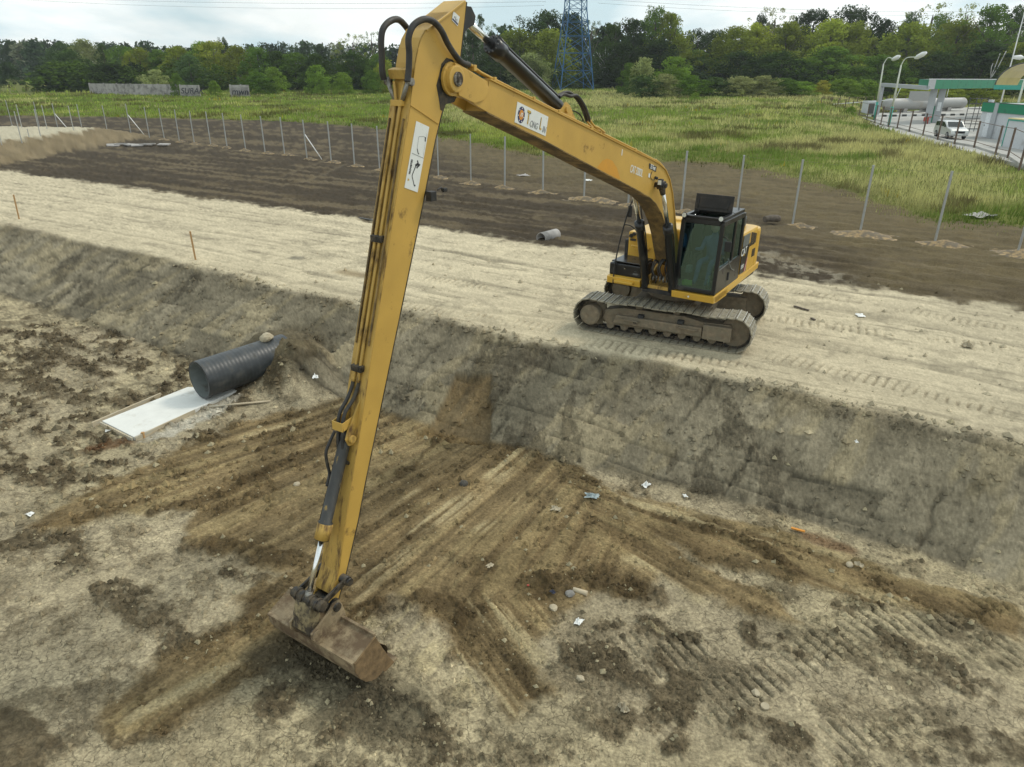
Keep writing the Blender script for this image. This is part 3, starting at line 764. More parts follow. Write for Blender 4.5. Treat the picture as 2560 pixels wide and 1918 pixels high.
def copy_tree(o, parent=None):
    c = o.copy(); COL.objects.link(c); c.parent = parent
    for ch in list(o.children): copy_tree(ch, c)
    return c
def _v(k): return k
def color_attr(me, name, arr):
    a = me.attributes.new(name, 'FLOAT_COLOR', 'POINT')
    buf = np.ones((len(arr), 4), np.float32); buf[:, :3] = arr; a.data.foreach_set('color', buf.ravel())

# ------------------------------------------------------------------ the ground
def mesh_np(name, v, f4, material, smooth=True):
    me = bpy.data.meshes.new(name)
    me.vertices.add(len(v)); me.vertices.foreach_set('co', v.astype(np.float32).ravel())
    k = f4.shape[1]; n = len(f4)
    me.loops.add(n * k); me.loops.foreach_set('vertex_index', f4.astype(np.int32).ravel())
    me.polygons.add(n); me.polygons.foreach_set('loop_start', (np.arange(n) * k).astype(np.int32))
    me.polygons.foreach_set('loop_total', np.full(n, k, np.int32))
    me.polygons.foreach_set('use_smooth', np.full(n, smooth, bool))
    me.update(calc_edges=True)
    me.materials.append(material if not isinstance(material, str) else MATS[material])
    return me

AZ0 = math.radians(43)
def radial_steps():
    out = [2.6]
    while out[-1] < 62:
        r = out[-1]; h = 7.3 if r < 15 else 6.0
        out.append(r + max(.013, (r * r + h * h) / (h * 690.0) * .85))
    while out[-1] < 260: out.append(out[-1] * 1.022)
    while out[-1] < 5200: out.append(out[-1] * 1.25)
    return np.array(out)
RS = radial_steps(); NR = len(RS)
_side = AZ0 + np.cumsum(np.linspace(.0016, .011, 78)); azs = np.concatenate([-_side[::-1], np.linspace(-AZ0, AZ0, 1070), _side]); NA = len(azs)

RR, AA = np.meshgrid(RS, azs, indexing='ij')
gx = (RR * np.sin(AA)).ravel(); gy = (RR * np.cos(AA)).ravel()
gz, gcol, gcrk, gdark, zone = land(gx, gy)
ggrain = GRAIN
kf, ks, kr, kg, qo, qe, gdist, ptm = zone
gv = np.stack([gx, gy, gz], 1)
ii = (np.arange(NR - 1)[:, None] * NA + np.arange(NA - 1)[None]).ravel()
gf = np.stack([ii, ii + NA, ii + NA + 1, ii + 1], 1)[:, ::-1]
zc_ = np.where(ptm > .5, 5, np.where(kg > .5, 4, np.where(kr > .5, 3, np.where(ks > .5, 2, np.where(kf > .5, 1, 0)))))
fz = zc_[gf[:, 0]]
for zi, nm in enumerate(('pit_floor', 'pit_slope', 'sand_road', 'bare_field', 'meadow_ground', 'raised_platform')):
    sel = gf[fz == zi]
    if not len(sel): continue
    used = np.zeros(len(gv), bool); used[sel.ravel()] = True
    remap = np.cumsum(used) - 1
    me = mesh_np(nm, gv[used], remap[sel], SOIL)
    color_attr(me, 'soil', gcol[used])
    a = me.attributes.new('crack', 'FLOAT', 'POINT'); a.data.foreach_set('value', gcrk[used].astype(np.float32))
    a = me.attributes.new('grain', 'FLOAT', 'POINT'); a.data.foreach_set('value', ggrain[used])
    o = bpy.data.objects.new(nm, me); COL.objects.link(o); o['kind'] = 'structure'
def land_z(x, y):
    return float(land(np.array([x]), np.array([y]))[0][0])
# the wide earth sheet that carries on to every side
me = mesh_np('ground', np.array([(-6000, -6000, -3.2), (6000, -6000, -3.2), (6000, 9000, -3.2), (-6000, 9000, -3.2)], np.float32), np.array([[0, 1, 2, 3]]), SOIL)
color_attr(me, 'soil', np.tile(lin(150, 145, 115, ALB), (4, 1)))
o = bpy.data.objects.new('ground', me); COL.objects.link(o); o['kind'] = 'structure'
# ------------------------------------------------------------------ the excavator
PB, PT = math.radians(-123.5), math.radians(-24.9)
EX = empty('excavator', (4.06, 17.22, 0.0), PB, 'yellow long-reach crawler excavator on the sand road, its bucket down in the pit', 'excavator')
bpy.context.view_layer.update()
# --- undercarriage (own heading)
_ua = PT - PB
def U(p):
    ca, sa = math.cos(_ua), math.sin(_ua)
    return Vector((ca * p[0] - sa * p[1] - .01, sa * p[0] + ca * p[1] - .0, p[2]))
TL, TR_, TH, TW, TG = 1.70, .40, .84, .73, 1.195
def track_point(s):                        # position and direction round the belt, s in metres; starts bottom rear
    r = TR_; zc = r + .02; c = math.pi * r
    P = 2 * (2 * TL) + 2 * c; s %= P
    if s < 2 * TL: return -TL + s, .02, 0.0
    s -= 2 * TL
    if s < c: a = s / r; return TL + r * math.sin(a), zc - r * math.cos(a), a
    s -= c
    if s < 2 * TL:
        k = s / (2 * TL); sag = .035 * (math.sin(math.pi * min(k * 3, 3) % math.pi) if 0 < k < 1 else 0)
        return TL - s, zc + r - sag, math.pi
    s -= 2 * TL; a = math.pi + s / r
    return -TL - r * math.sin(a - math.pi), zc + r * math.cos(a - math.pi), a
PER = 4 * TL + 2 * math.pi * TR_
NSH = 49
def shoe_mesh():
    m = MB()
    m.bb(-.088, .088, -TW / 2, TW / 2, -.012, .012)
    for x in (-.072, .060): m.bb(x - .007, x + .007, -TW / 2 + .004, TW / 2 - .004, -.026, -.010)
    for y in (-.20, .12): m.bb(-.03, .02, y, y + .06, -.020, -.010)
    return m
shoe0 = None
for side, yc in (('near', -TG), ('far', TG)):
    sg = -1 if side == 'near' else 1
    m = MB()                                # track frame: the part that carries the shoes
    m.prism([(-1.42, .34), (-1.36, .56), (-.9, .66), (.55, .66), (1.0, .58), (1.62, .60), (1.62, .24), (1.1, .20), (-1.3, .20)], yc - .17, yc + .17)
    m.prism([(-1.12, .30), (-1.05, .50), (1.0, .48), (1.0, .26)], yc + sg * .17, yc + sg * .30)
    m.bb(1.02, 1.66, min(yc + sg * .16, yc + sg * .32), max(yc + sg * .16, yc + sg * .32), .23, .57)
    tf = m.xform(U).build('track', 'track_mud', EX, bevel=.02, label='near track, its frame caked in dry mud' if sg < 0 else None)
    for x in (-.55, .35):
        m = MB(); m.cyl((x, yc - .12, .72), (x, yc + .14 * 1, .72), .085, 14); m.bb(x - .05, x + .05, yc - .1, yc + .1, .58, .68)
        m.xform(U).build('carrier_roller', 'track_mud', tf)
    m = MB()
    for k in range(8): MB().cyl((-1.22 + k * .35, yc - .16, .19), (-1.22 + k * .35, yc + .16, .19), .095, 12).xform(U).build('bottom_roller', 'track_mud', tf)
    m = MB(); m.cyl((-TL, yc - .05, .42), (-TL, yc + .05, .42), .34, 24)
    for k in range(21):
        a = 2 * math.pi * k / 21; R = Matrix.Rotation(-a, 3, 'Y')
        m.box((-TL + .35 * math.cos(a), yc, .42 + .35 * math.sin(a)), (.05, .05, .05), R)
    m.xform(U).build('sprocket', 'track_mud', tf)
    m = MB(); m.cyl((-TL, yc - .16 * sg, .42), (-TL, yc + .34 * sg, .42), .245, 28); m.cyl((-TL, yc + .34 * sg, .42), (-TL, yc + .355 * sg, .42), .21, 28)
    m.xform(U).build('drive_hub', 'track_mud', tf, bevel=.012)
    m = MB(); m.cyl((TL, yc - .09, .42), (TL, yc + .09, .42), .33, 28); m.xform(U).build('idler_wheel', 'track_mud', tf)
    for x0 in (-.95, .42):                  # steps welded on the side of the frame
        m = MB(); yy = yc + sg * .36
        m.beam((x0, yc + sg * .29, .44), (x0 + .06, yy, .44), .03, .03); m.beam((x0 + .5, yc + sg * .29, .42), (x0 + .44, yy, .42), .03, .03); m.beam((x0 + .05, yy, .44), (x0 + .45, yy, .42), .04, .03)
        m.xform(U).build('step', 'track_mud', tf)
    for x0, w, za, zb in ((-.52, .13, .505, .575), (.42, .14, .505, .575), (-.62, .08, .36, .41)):
        MB().bb(x0, x0 + w, min(yc + sg * .1, yc + sg * .308), max(yc + sg * .1, yc + sg * .308), za, zb).xform(U).build('frame_opening', 'interior', tf)
    m = MB()                                # link chain inside the shoes
    for k in range(NSH):
        x, z, a = track_point(k * PER / NSH + .04)
        zc = .42; R = Matrix.Rotation(-a, 3, 'Y')
        n = R @ Vector((0, 0, 1))
        for yy in (-.07, .07): m.box((x + n.x * .055, yc + yy, z + n.z * .055), (.17, .03, .085), R)
    m.xform(U).build('link_chain', 'grease_black', tf)
    for k in range(NSH):
        x, z, a = track_point(k * PER / NSH)
        if shoe0 is None:
            shoe0 = shoe_mesh().build('shoe', 'track_shoe', tf, bevel=.002).data
            shoe0.materials.append(MATS['grouser_steel'])
            for p in shoe0.polygons:
                if p.center.z < -.023: p.material_index = 1
            bpy.data.objects.remove([o for o in bpy.data.objects if o.data == shoe0][0])
        o = bpy.data.objects.new('shoe', shoe0); COL.objects.link(o); o.parent = tf
        Rm = Matrix.Rotation(_ua, 4, 'Z') @ Matrix.Rotation(-a + random.uniform(-.02, .02), 4, 'Y')
        o.matrix_local = Matrix.Translation(U((x, yc, z))) @ Rm
# centre frame and slew ring
m = MB(); m.prism([(-.75, .35), (-.6, .78), (.6, .78), (.75, .35)], -.95, .95); m.cyl((0, 0, .76), (0, 0, .96), .66, 36)
m.bb(-.95, -.55, -1.05, 1.05, .38, .62); m.bb(.55, .95, -1.05, 1.05, .38, .62)
m.xform(U).build('centre_frame', 'track_mud', EX, bevel=.02)
m = MB(); m.cyl((0, 0, .95), (0, 0, 1.06), .60, 40); m.build('slew_ring', 'grease_black', EX)
# --- upper frame
m = MB(); m.zprism([(-2.1, -1.25), (.95, -1.25), (.95, -.5), (1.15, -.40), (1.15, .32), (1.05, .40), (1.05, 1.30), (-2.1, 1.30)], 1.05, 1.20)
m.build('deck', 'black_matt', EX, bevel=.01)
m = MB(); m.bb(-.3, 1.16, -.42, .36, 1.16, 1.24); m.build('centre_floor', 'yellow_worn', EX, bevel=.008)
# left sill (with the front under the cab)
m = MB(); m.prism([(1.24, 1.22), (1.21, 1.06), (1.05, 1.04), (.3, 1.04), (.3, 1.22)], .36, 1.372)
m.add([(1.10, 1.372, 1.05), (1.24, 1.372, 1.225), (-2.20, 1.372, 1.345), (-2.17, 1.372, 1.185), (1.10, 1.26, 1.05), (1.24, 1.26, 1.225), (-2.20, 1.26, 1.345), (-2.17, 1.26, 1.185)],
      [(0, 1, 2, 3), (7, 6, 5, 4), (0, 4, 5, 1), (1, 5, 6, 2), (2, 6, 7, 3), (3, 7, 4, 0)])
sill = m.build('side_sill', 'yellow_clean', EX, bevel=.015)
m = MB(); m.cyl((1.235, .78, 1.14), (1.246, .78, 1.14), .022, 14); m.build('reflector', 'decal_white', sill)
# right hand step, storage box, tanks
m = MB(); m.prism([(1.12, 1.33), (1.22, 1.30), (1.20, 1.14), (1.05, 1.12), (.2, 1.12), (.2, 1.33)], -1.32, -.45)
st = m.build('right_step', 'yellow_clean', EX, bevel=.015)
m = MB(); m.prism([(1.20, 1.26), (1.32, 1.24), (1.32, 1.20), (1.20, 1.20)], -1.08, -.60); m.build('step_bar', 'yellow_clean', st, bevel=.01)
m = MB(); m.bb(.40, 1.12, -1.31, -.47, 1.33, 1.62)
bx = m.build('storage_box', 'black_paint', EX, bevel=.03)
m = MB(); m.bb(.38, 1.10, -1.27, -.50, 1.645, 1.675); m.build('box_lid', 'black_paint', bx, bevel=.012)
m = MB(); m.cyl((1.115, -.90, 1.52), (1.130, -.90, 1.52), .012, 10); m.build('lock', 'chrome', bx)
text_mesh('⎯\n320D', .06, (1.126, -.62, 1.45), (0, 1, 0), (0, 0, 1), 'decal_grey', bx)
m = MB(); m.bb(-.75, .40, -1.19, -.45, 1.33, 2.27)
tk = m.build('fuel_tank', 'yellow_clean', EX, bevel=.04)
m = MB(); m.bb(-.7, .36, -1.30, -1.195, 1.33, 2.05); m.build('tank_side', 'black_matt', tk, bevel=.03)
m = MB(); m.tube(cr([(.41, -1.02, 1.93), (.50, -1.02, 1.95), (.50, -.62, 1.93), (.41, -.62, 1.91)], 5), .02, 8); m.bb(.40, .46, -1.00, -.64, 1.84, 1.87)
m.build('grab_handle', 'yellow_clean', tk)
m = MB(); m.cyl((.2, -1.0, 2.27), (.2, -1.0, 2.31), .06, 16); m.build('filler_cap', 'black_matt', tk)
m = MB(); m.cyl((.39, -1.12, 2.17), (.46, -1.10, 2.17), .05, 10); m.cyl((.40, -1.03, 2.22), (.46, -1.03, 2.22), .045, 10); m.bb(.40, .45, -1.12, -.98, 2.05, 2.1)
m.build('work_light', 'grease_black', tk)
m = MB(); m.bb(-2.1, -.75, -1.30, -.2, 1.22, 2.22); m.build('right_hood', 'yellow_clean', EX, bevel=.05)
m = MB(); m.tube(cr([(1.18, -1.13, 1.14), (1.2, -1.15, 1.22), (1.16, -1.11, 1.9), (1.05, -.97, 2.8), (.98, -.85, 3.22), (.95, -.80, 3.27), (.88, -.77, 3.2), (.70, -.77, 2.8), (.46, -.78, 2.28)], 6), .017, 8)
m.build('handrail', 'black_matt', EX)
m = MB(); m.tube(cr([(1.09, -1.03, 2.55), (1.0, -.9, 2.53), (.8, -.84, 2.4), (.5, -.90, 2.2)], 5), .014, 8); m.build('handrail_brace', 'black_matt', EX)
m = MB(); m.box((1.02, -.92, 2.86), (.03, .10, .26)); m.tube([(1.05, -1.0, 2.7), (1.02, -.92, 2.86)], .01, 6)
mr_ = m.build('mirror', 'black_matt', EX, bevel=.01)
# engine hood, counterweight
def rounded(x0, x1, y0, y1, r, corners):
    pts = []
    for (cx, cy, a0, on) in ((x1 - r, y1 - r, 0, corners[0]), (x0 + r, y1 - r, 90, corners[1]), (x0 + r, y0 + r, 180, corners[2]), (x1 - r, y0 + r, 270, corners[3])):
        if on: pts += [(cx + r * math.cos(math.radians(a0 + k * 15)), cy + r * math.sin(math.radians(a0 + k * 15))) for k in range(7)]
        else: pts.append((x1 if a0 in (0, 270) else x0, y1 if a0 in (0, 90) else y0))
    return pts
m = MB(); m.zprism(rounded(-1.75, -.52, .12, 1.362, .30, (0, 0, 0, 0)), 1.22, 2.36)
hood = m.build('engine_hood', 'yellow_clean', EX, bevel=.07)
m = MB(); m.zprism(rounded(-2.25, -1.76, -1.30, 1.36, .32, (0, 1, 1, 0)), 1.20, 2.28); m.build('counterweight', 'yellow_clean', EX, bevel=.07)
m = MB(); m.bb(-.5, -2.0 + 1.5, -1, 1, 1.3, 1.4)
m = MB(); m.bb(-1.55, -.62, .15, 1.10, 2.36, 2.60)
eb = m.build('engine_cover', 'black_paint', EX, bevel=.04)
m = MB()
for k in range(6): m.bb(-1.45, -.70, 1.095, 1.115, 2.40 + k * .03, 2.412 + k * .03); m.bb(-.625, -.61, .2, 1.05, 2.40 + k * .03, 2.412 + k * .03)
m.build('louvres', 'hood_silver', eb)
m = MB(); m.bb(-1.03, -.53, 1.362, 1.372, 1.36, 2.02); m.add([(-1.03, 1.3715, 1.36), (-1.03, 1.3715, 2.02), (-1.10, 1.3715, 2.02), (-.95, 1.3715, 1.36)], [(0, 1, 2, 3)])
dp = m.build('side_panel', 'black_paint', hood)
m = MB(); m.bb(-1.03, -.53, 1.362, 1.371, 2.025, 2.30); m.build('silver_panel', 'hood_silver', hood)
m = MB(); m.add([(-1.045, 1.3735, 1.70), (-1.005, 1.3735, 1.70), (-.86, 1.3735, 1.37), (-.92, 1.3735, 1.37)], [(0, 1, 2, 3)]); m.build('red_stripe', 'decal_red', dp)
m = MB(); m.add([(-1.06, 1.3738, 1.70), (-1.045, 1.3738, 1.70), (-.92, 1.3738, 1.37), (-.95, 1.3738, 1.37)], [(0, 1, 2, 3)]); m.build('white_stripe', 'decal_white', dp)
text_mesh('CAT', .25, (-.66, 1.378, 1.90), (-1, 0, 0.06), (0, 0, 1), 'decal_white', dp, sx=.88)
m = MB(); m.add([(-.62, 1.381, 1.80), (-.73, 1.381, 1.80), (-.675, 1.381, 1.865)], [(0, 1, 2)]); m.build('yellow_triangle', 'decal_gold', dp)
text_mesh('320D', .13, (-.68, 1.378, 1.53), (-1, 0, 0.06), (0, 0, 1), 'decal_white', dp, sx=.8)
vt = MB()
for k in range(9): vt.box((-1.16 - k * .055, 1.362, 2.17 - k * .012), (.026, .012, .24 + .0 * k))
for k in range(9): vt.box((-1.10 - k * .05, 1.362, 1.99 - .02 * (k > 4)), (.022, .012, .10 if k < 5 else .06))
for k in range(5): vt.box((-1.42 - k * .055, 1.362, 1.72), (.026, .012, .20))
vt.build('vent_slots', 'interior', hood)
# --- cab: pillars, panels, glass
CX0, CX1, CY0, CY1 = -.50, 1.18, .37, 1.36
cabm = MB()
def cabx(z): return CX1 - (max(z - 1.25, 0) / 1.6) * .09      # raked front
def slab(a, b, c, d, t):                    # four-cornered plate with thickness t (vector)
    vs = [Vector(p) for p in (a, b, c, d)]; t = Vector(t)
    cabm.add(vs + [v + t for v in vs], [(0, 1, 2, 3), (7, 6, 5, 4), (0, 4, 5, 1), (1, 5, 6, 2), (2, 6, 7, 3), (3, 7, 4, 0)])
# front frame: left, right, top, bottom members
for y0, y1 in ((CY0, CY0 + .10), (CY1 - .09, CY1)):
    slab((cabx(1.24), y0, 1.24), (cabx(1.24), y1, 1.24), (cabx(2.84), y1, 2.84), (cabx(2.84), y0, 2.84), (-.07, 0, 0))
slab((cabx(2.78) + .001, CY0 + .10, 2.77), (cabx(2.78) + .001, CY1 - .09, 2.77), (cabx(2.86), CY1 - .09, 2.88), (cabx(2.86), CY0 + .10, 2.88), (-.08, 0, 0))
slab((cabx(1.24) + .001, CY0 + .10, 1.24), (cabx(1.24) + .001, CY1 - .09, 1.24), (cabx(1.34) + .001, CY1 - .09, 1.34), (cabx(1.34) + .001, CY0 + .10, 1.34), (-.08, 0, 0))
# left side: lower panel, pillars, header
cabm.bb(-.50, 1.11, CY1 - .05, CY1 - .004, 1.26, 1.86)
cabm.bb(-.50, -.38, CY1 - .06, CY1 - .002, 1.86, 2.86)
cabm.bb(.12, .22, CY1 - .06, CY1 - .002, 1.86, 2.80)
cabm.bb(-.38, 1.06, CY1 - .07, CY1 - .003, 2.76, 2.88)
cabm.bb(-.50, -.44, CY0, CY1 - .06, 1.26, 2.86)             # back wall
cabm.bb(-.44, 1.10, CY0, CY0 + .04, 1.26, 1.70)             # right wall, low
cabm.bb(-.44, -.3, CY0, CY0 + .05, 1.70, 2.86); cabm.bb(.4, .47, CY0, CY0 + .05, 1.70, 2.86)
cabm.bb(-.3, 1.06, CY0 + .001, CY0 + .06, 2.78, 2.87)
cabm.bb(-.44, 1.10, CY0 + .04, CY1 - .05, 1.24, 1.30)        # floor
# roof with the hatch opening
cabm.zprism([(-.47, CY0 + .02), (.28, CY0 + .02), (.28, CY1 - .04), (-.47, CY1 - .04)], 2.87, 2.95)
cabm.bb(.28, .98, CY0 + .02, CY0 + .12, 2.87, 2.945); cabm.bb(.28, .98, CY1 - .14, CY1 - .04, 2.87, 2.945); cabm.bb(.98, 1.08, CY0 + .02, CY1 - .04, 2.87, 2.94)
cab = cabm.build('cab', 'black_paint', EX, bevel=.018)
m = MB(); m.add([(cabx(1.33) - .02, CY0 + .09, 1.33), (cabx(1.33) - .02, CY1 - .08, 1.33), (cabx(1.78) - .02, CY1 - .08, 1.72), (cabx(1.78) - .02, CY0 + .09, 1.72)], [(0, 1, 2, 3)])
m.build('lower_windscreen', 'cab_glass', cab)
m = MB(); m.add([(cabx(1.73) - .015, CY0 + .09, 1.725), (cabx(1.73) - .015, CY1 - .08, 1.725), (cabx(2.78) - .02, CY1 - .08, 2.79), (cabx(2.78) - .02, CY0 + .09, 2.79)], [(0, 1, 2, 3)])
m.build('windscreen', 'cab_glass', cab)
m = MB(); m.add([(1.06, CY1 - .03, 1.86), (.22, CY1 - .03, 1.86), (.22, CY1 - .03, 2.77), (.99, CY1 - .03, 2.77)], [(0, 1, 2, 3)])
door = m.build('door_window', 'cab_glass', cab)
m = MB(); m.add([(.12, CY1 - .03, 1.86), (-.38, CY1 - .03, 1.86), (-.38, CY1 - .03, 2.77), (.12, CY1 - .03, 2.77)], [(0, 1, 2, 3)]); m.build('rear_side_window', 'cab_glass', cab)
m = MB(); m.add([(1.06, CY0 + .02, 1.70), (-.3, CY0 + .02, 1.70), (-.3, CY0 + .02, 2.79), (.99, CY0 + .02, 2.79)], [(0, 1, 2, 3)]); m.build('right_window', 'cab_glass', cab)
m = MB(); m.tube(cr([(.05, CY1 + .03, 1.60), (.35, CY1 + .035, 1.72), (.62, CY1 + .035, 1.98)], 5), .013, 8); m.build('door_rail', 'hood_silver', cab)
m = MB(); m.bb(.30, .33, CY1 - .002, CY1 + .012, 1.42, 1.60); m.bb(.36, .385, CY1 - .002, CY1 + .012, 1.42, 1.60); m.build('door_handle', 'interior', cab)
m = MB(); m.beam((.22, CY1 + .002, 1.85), (1.09, CY1 + .002, 1.80), .012, .02); m.build('door_seam', 'hood_silver', cab)
hl = MB(); hl.box((.33, .83, 3.13), (.035, .88, .37), Matrix.Rotation(math.radians(-8), 3, 'Y'))
hl.box((.352, .83, 3.13), (.012, .66, .22), Matrix.Rotation(math.radians(-8), 3, 'Y'))
hatch = hl.build('roof_hatch', 'black_matt', cab, bevel=.03, label='raised black roof hatch lid')
m = MB()
for y in (.47, 1.17): m.tube([(.36, y, 2.95), (.355, y, 3.2)], .012, 6)
m.build('hatch_strut', 'interior', hatch)
m = MB(); m.tube([(.55, .52, 2.90), (.95, .62, 2.93)], .012, 6); m.build('gas_strut', 'chrome', cab)
for y in (.44, 1.28):
    m = MB(); m.tube([(1.06, y, 2.93), (1.13, y, 2.94)], [.052, .062], 14); m.tube([(1.05, y, 2.90), (1.08, y, 2.93)], .02, 8)
    w = m.build('work_light', 'black_matt', cab); m = MB(); m.cyl((1.13, y, 2.94), (1.137, y, 2.94), .05, 14); m.build('lens', 'lamp_lens', w) if False else m.build('light_lens', 'lamp_lens', cab)
m = MB(); m.box((1.10, 1.50, 2.36), (.05, .15, .23)); mw = m.build('door_mirror', 'black_matt', cab, bevel=.03)
m = MB(); m.tube(cr([(1.08, 1.36, 2.55), (1.12, 1.42, 2.56), (1.12, 1.50, 2.5)], 4), .012, 6); m.build('mirror_arm', 'black_matt', cab)
m = MB(); m.tube([(1.17, .50, 1.5), (1.13, .43, 2.2)], .012, 6); m.tube([(1.19, .47, 1.78), (1.16, .44, 2.35)], .008, 6); m.build('wiper', 'black_matt', cab)
m = MB(); m.tube([(-.3, 1.22, 2.95), (-.3, 1.22, 3.35)], .004, 5); m.tube([(-.3, 1.22, 2.95), (-.3, 1.22, 3.0)], .012, 6); m.build('aerial', 'dark_steel', cab)
m = MB(); m.bb(-.2, .3, .62, 1.10, 1.55, 1.72); m.prism([(-.2, 1.72), (-.05, 1.72), (-.18, 2.4), (-.33, 2.4)], .64, 1.08); m.bb(-.1, .25, .62, 1.1, 1.3, 1.55)
m.build('seat', 'seat_fabric', cab, bevel=.05)
m = MB(); m.bb(.0, .45, .46, .60, 1.3, 1.9); m.bb(.0, .45, 1.14, 1.27, 1.3, 1.85); m.tube([(.45, .52, 1.9), (.5, .52, 2.08)], .02, 8); m.tube([(.45, 1.2, 1.85), (.5, 1.2, 2.03)], .02, 8); m.build('console', 'interior', cab, bevel=.03)
m = MB(); m.bb(.82, 1.0, .56, .66, 1.62, 1.78); m.build('monitor', 'hood_silver', cab, bevel=.01)
m = MB(); m.box((.92, .60, 1.37), (.18, .24, .10), Matrix.Rotation(.4, 3, 'Z')); m.box((.97, .64, 1.40), (.10, .20, .08), Matrix.Rotation(-.3, 3, 'X'))
tag(m.build('folded_vest', 'hi_vis', None, bevel=.03), 'bundled yellow-green safety vest on the excavator cab floor', 'vest')
bpy.data.objects['folded_vest'].matrix_world = EX.matrix_world
m = MB(); m.tube([(.95, 1.12, 1.31), (.95, 1.12, 1.52), (.95, 1.12, 1.56), (.95, 1.12, 1.62)], [.05, .05, .02, .02], 12)
tag(m.build('water_bottle', 'cab_glass', None), 'clear plastic bottle standing in the corner of the cab floor behind the glass', 'bottle')
bpy.data.objects['water_bottle'].matrix_world = EX.matrix_world
# operator, seated
def skin_figure(name, verts, edges, radii, material, parent=None, root=0, sub=1):
    me = bpy.data.meshes.new(name); me.from_pydata(verts, edges, []); o = bpy.data.objects.new(name, me); COL.objects.link(o)
    sk = o.modifiers.new('skin', 'SKIN'); me.skin_vertices.new() if not me.skin_vertices else None
    for i, r in enumerate(radii): me.skin_vertices[0].data[i].radius = (r, r)
    me.skin_vertices[0].data[root].use_root = True
    sb = o.modifiers.new('sub', 'SUBSURF'); sb.levels = sub; sb.render_levels = sub
    bpy.context.view_layer.update()
    nm = bpy.data.meshes.new_from_object(o.evaluated_get(bpy.context.evaluated_depsgraph_get()))
    o.modifiers.clear(); o.data = nm; nm.materials.clear(); nm.materials.append(MATS[material]); nm.polygons.foreach_set('use_smooth', [True] * len(nm.polygons))
    if parent: o.parent = parent
    return o
pv = [(.08, .86, 1.80), (.06, .86, 2.0), (.05, .86, 2.22), (.07, .86, 2.36), (.09, .86, 2.46), (.10, .86, 2.58), (.10, .86, 2.66),
      (.06, .66, 2.26), (.16, .60, 2.02), (.42, .54, 2.06), (.06, 1.06, 2.26), (.16, 1.13, 2.0), (.42, 1.18, 2.0),
      (.10, .76, 1.78), (.55, .72, 1.80), (.72, .72, 1.42), (.84, .72, 1.34), (.10, .96, 1.78), (.55, 1.0, 1.80), (.72, 1.0, 1.42), (.84, 1.0, 1.34)]
pe = [(0, 1), (1, 2), (2, 3), (3, 4), (4, 5), (5, 6), (2, 7), (7, 8), (8, 9), (2, 10), (10, 11), (11, 12), (0, 13), (13, 14), (14, 15), (15, 16), (0, 17), (17, 18), (18, 19), (19, 20)]
pr = [.15, .15, .16, .06, .07, .10, .07, .07, .05, .035, .07, .05, .035, .09, .075, .055, .04, .09, .075, .055, .04]
per = skin_figure('person', pv, pe, pr, 'jacket_blue'); per.matrix_world = EX.matrix_world
tag(per, 'operator in a dark blue jacket seated behind the cab windscreen, hands on the levers', 'person')
m = MB()
for k in range(1): m.tube([(.10, .86, 2.44), (.11, .86, 2.5), (.12, .86, 2.58), (.11, .86, 2.66), (.10, .86, 2.70)], [.05, .095, .105, .08, .02], 16)
m.tube([(.21, .86, 2.56), (.24, .86, 2.54)], [.02, .012], 8)
m.build('face', 'skin', per)
m = MB(); m.tube([(.08, .86, 2.60), (.08, .86, 2.68), (.08, .86, 2.73)], [.112, .10, .03], 16); m.build('hair', 'interior', per)
# --- boom
BT = [(9.20, 5.86), (8.95, 5.92), (8.60, 5.84), (8.25, 5.72), (7.0, 5.39), (5.16, 4.90), (3.66, 4.50), (2.60, 4.22), (2.20, 4.10), (1.86, 3.96), (1.58, 3.74), (1.34, 3.42), (1.12, 3.0), (.93, 2.6), (.66, 2.15), (.28, 1.86)]
BBt = [(9.22, 5.60), (9.02, 5.52), (8.80, 5.50), (8.33, 5.33), (6.73, 4.84), (4.95, 4.26), (4.10, 3.99), (3.10, 3.67), (2.61, 3.50), (2.21, 3.31), (1.86, 3.06), (1.59, 2.80), (1.36, 2.50), (1.14, 2.12), (.92, 1.78), (.42, 1.58)]
def fork(y0, y1):                           # tip plates either side of the stick
    p = [(8.3, 5.70), (8.6, 5.80), (8.9, 5.90)] + [(9.03 + .20 * math.cos(math.radians(a)), 5.73 + .20 * math.sin(math.radians(a))) for a in range(80, -101, -20)] + [(8.80, 5.50), (8.33, 5.33), (8.2, 5.4)]
    return MB().prism(p, y0, y1)
HB = .188
mb = MB()
k0 = 3                                      # box part starts behind the fork
top, bot = BT[k0:], BBt[k0:]
mb.prism(top + bot[::-1], HB - .012, HB); mb.prism(top + bot[::-1], -HB, -HB + .012)
def strip(m, pts, y0, y1, t, sgn):
    for a, b in zip(pts[:-1], pts[1:]):
        A, B = Vector((a[0], 0, a[1])), Vector((b[0], 0, b[1])); d = (B - A).normalized(); n = Vector((-d.z, 0, d.x)) * sgn
        m.add([(A.x, y0, A.z), (A.x, y1, A.z), (B.x, y1, B.z), (B.x, y0, B.z)] + [(A.x + n.x * t, y0, A.z + n.z * t), (A.x + n.x * t, y1, A.z + n.z * t), (B.x + n.x * t, y1, B.z + n.z * t), (B.x + n.x * t, y0, B.z + n.z * t)],
              [(0, 1, 2, 3), (7, 6, 5, 4), (0, 4, 5, 1), (1, 5, 6, 2), (2, 6, 7, 3), (3, 7, 4, 0)])
strip(mb, top, -HB - .022, HB + .022, .018, -1)
mb.add([(top[0][0], -HB, top[0][1]), (top[0][0], HB, top[0][1]), (bot[0][0], HB, bot[0][1]), (bot[0][0], -HB, bot[0][1])], [(0, 1, 2, 3)])
boom = mb.build('boom', 'yellow_paint', EX, bevel=.0)
m = MB(); strip(m, bot, -HB - .015, HB + .015, .018, 1); m.build('boom_underside', 'underside_mud', boom)
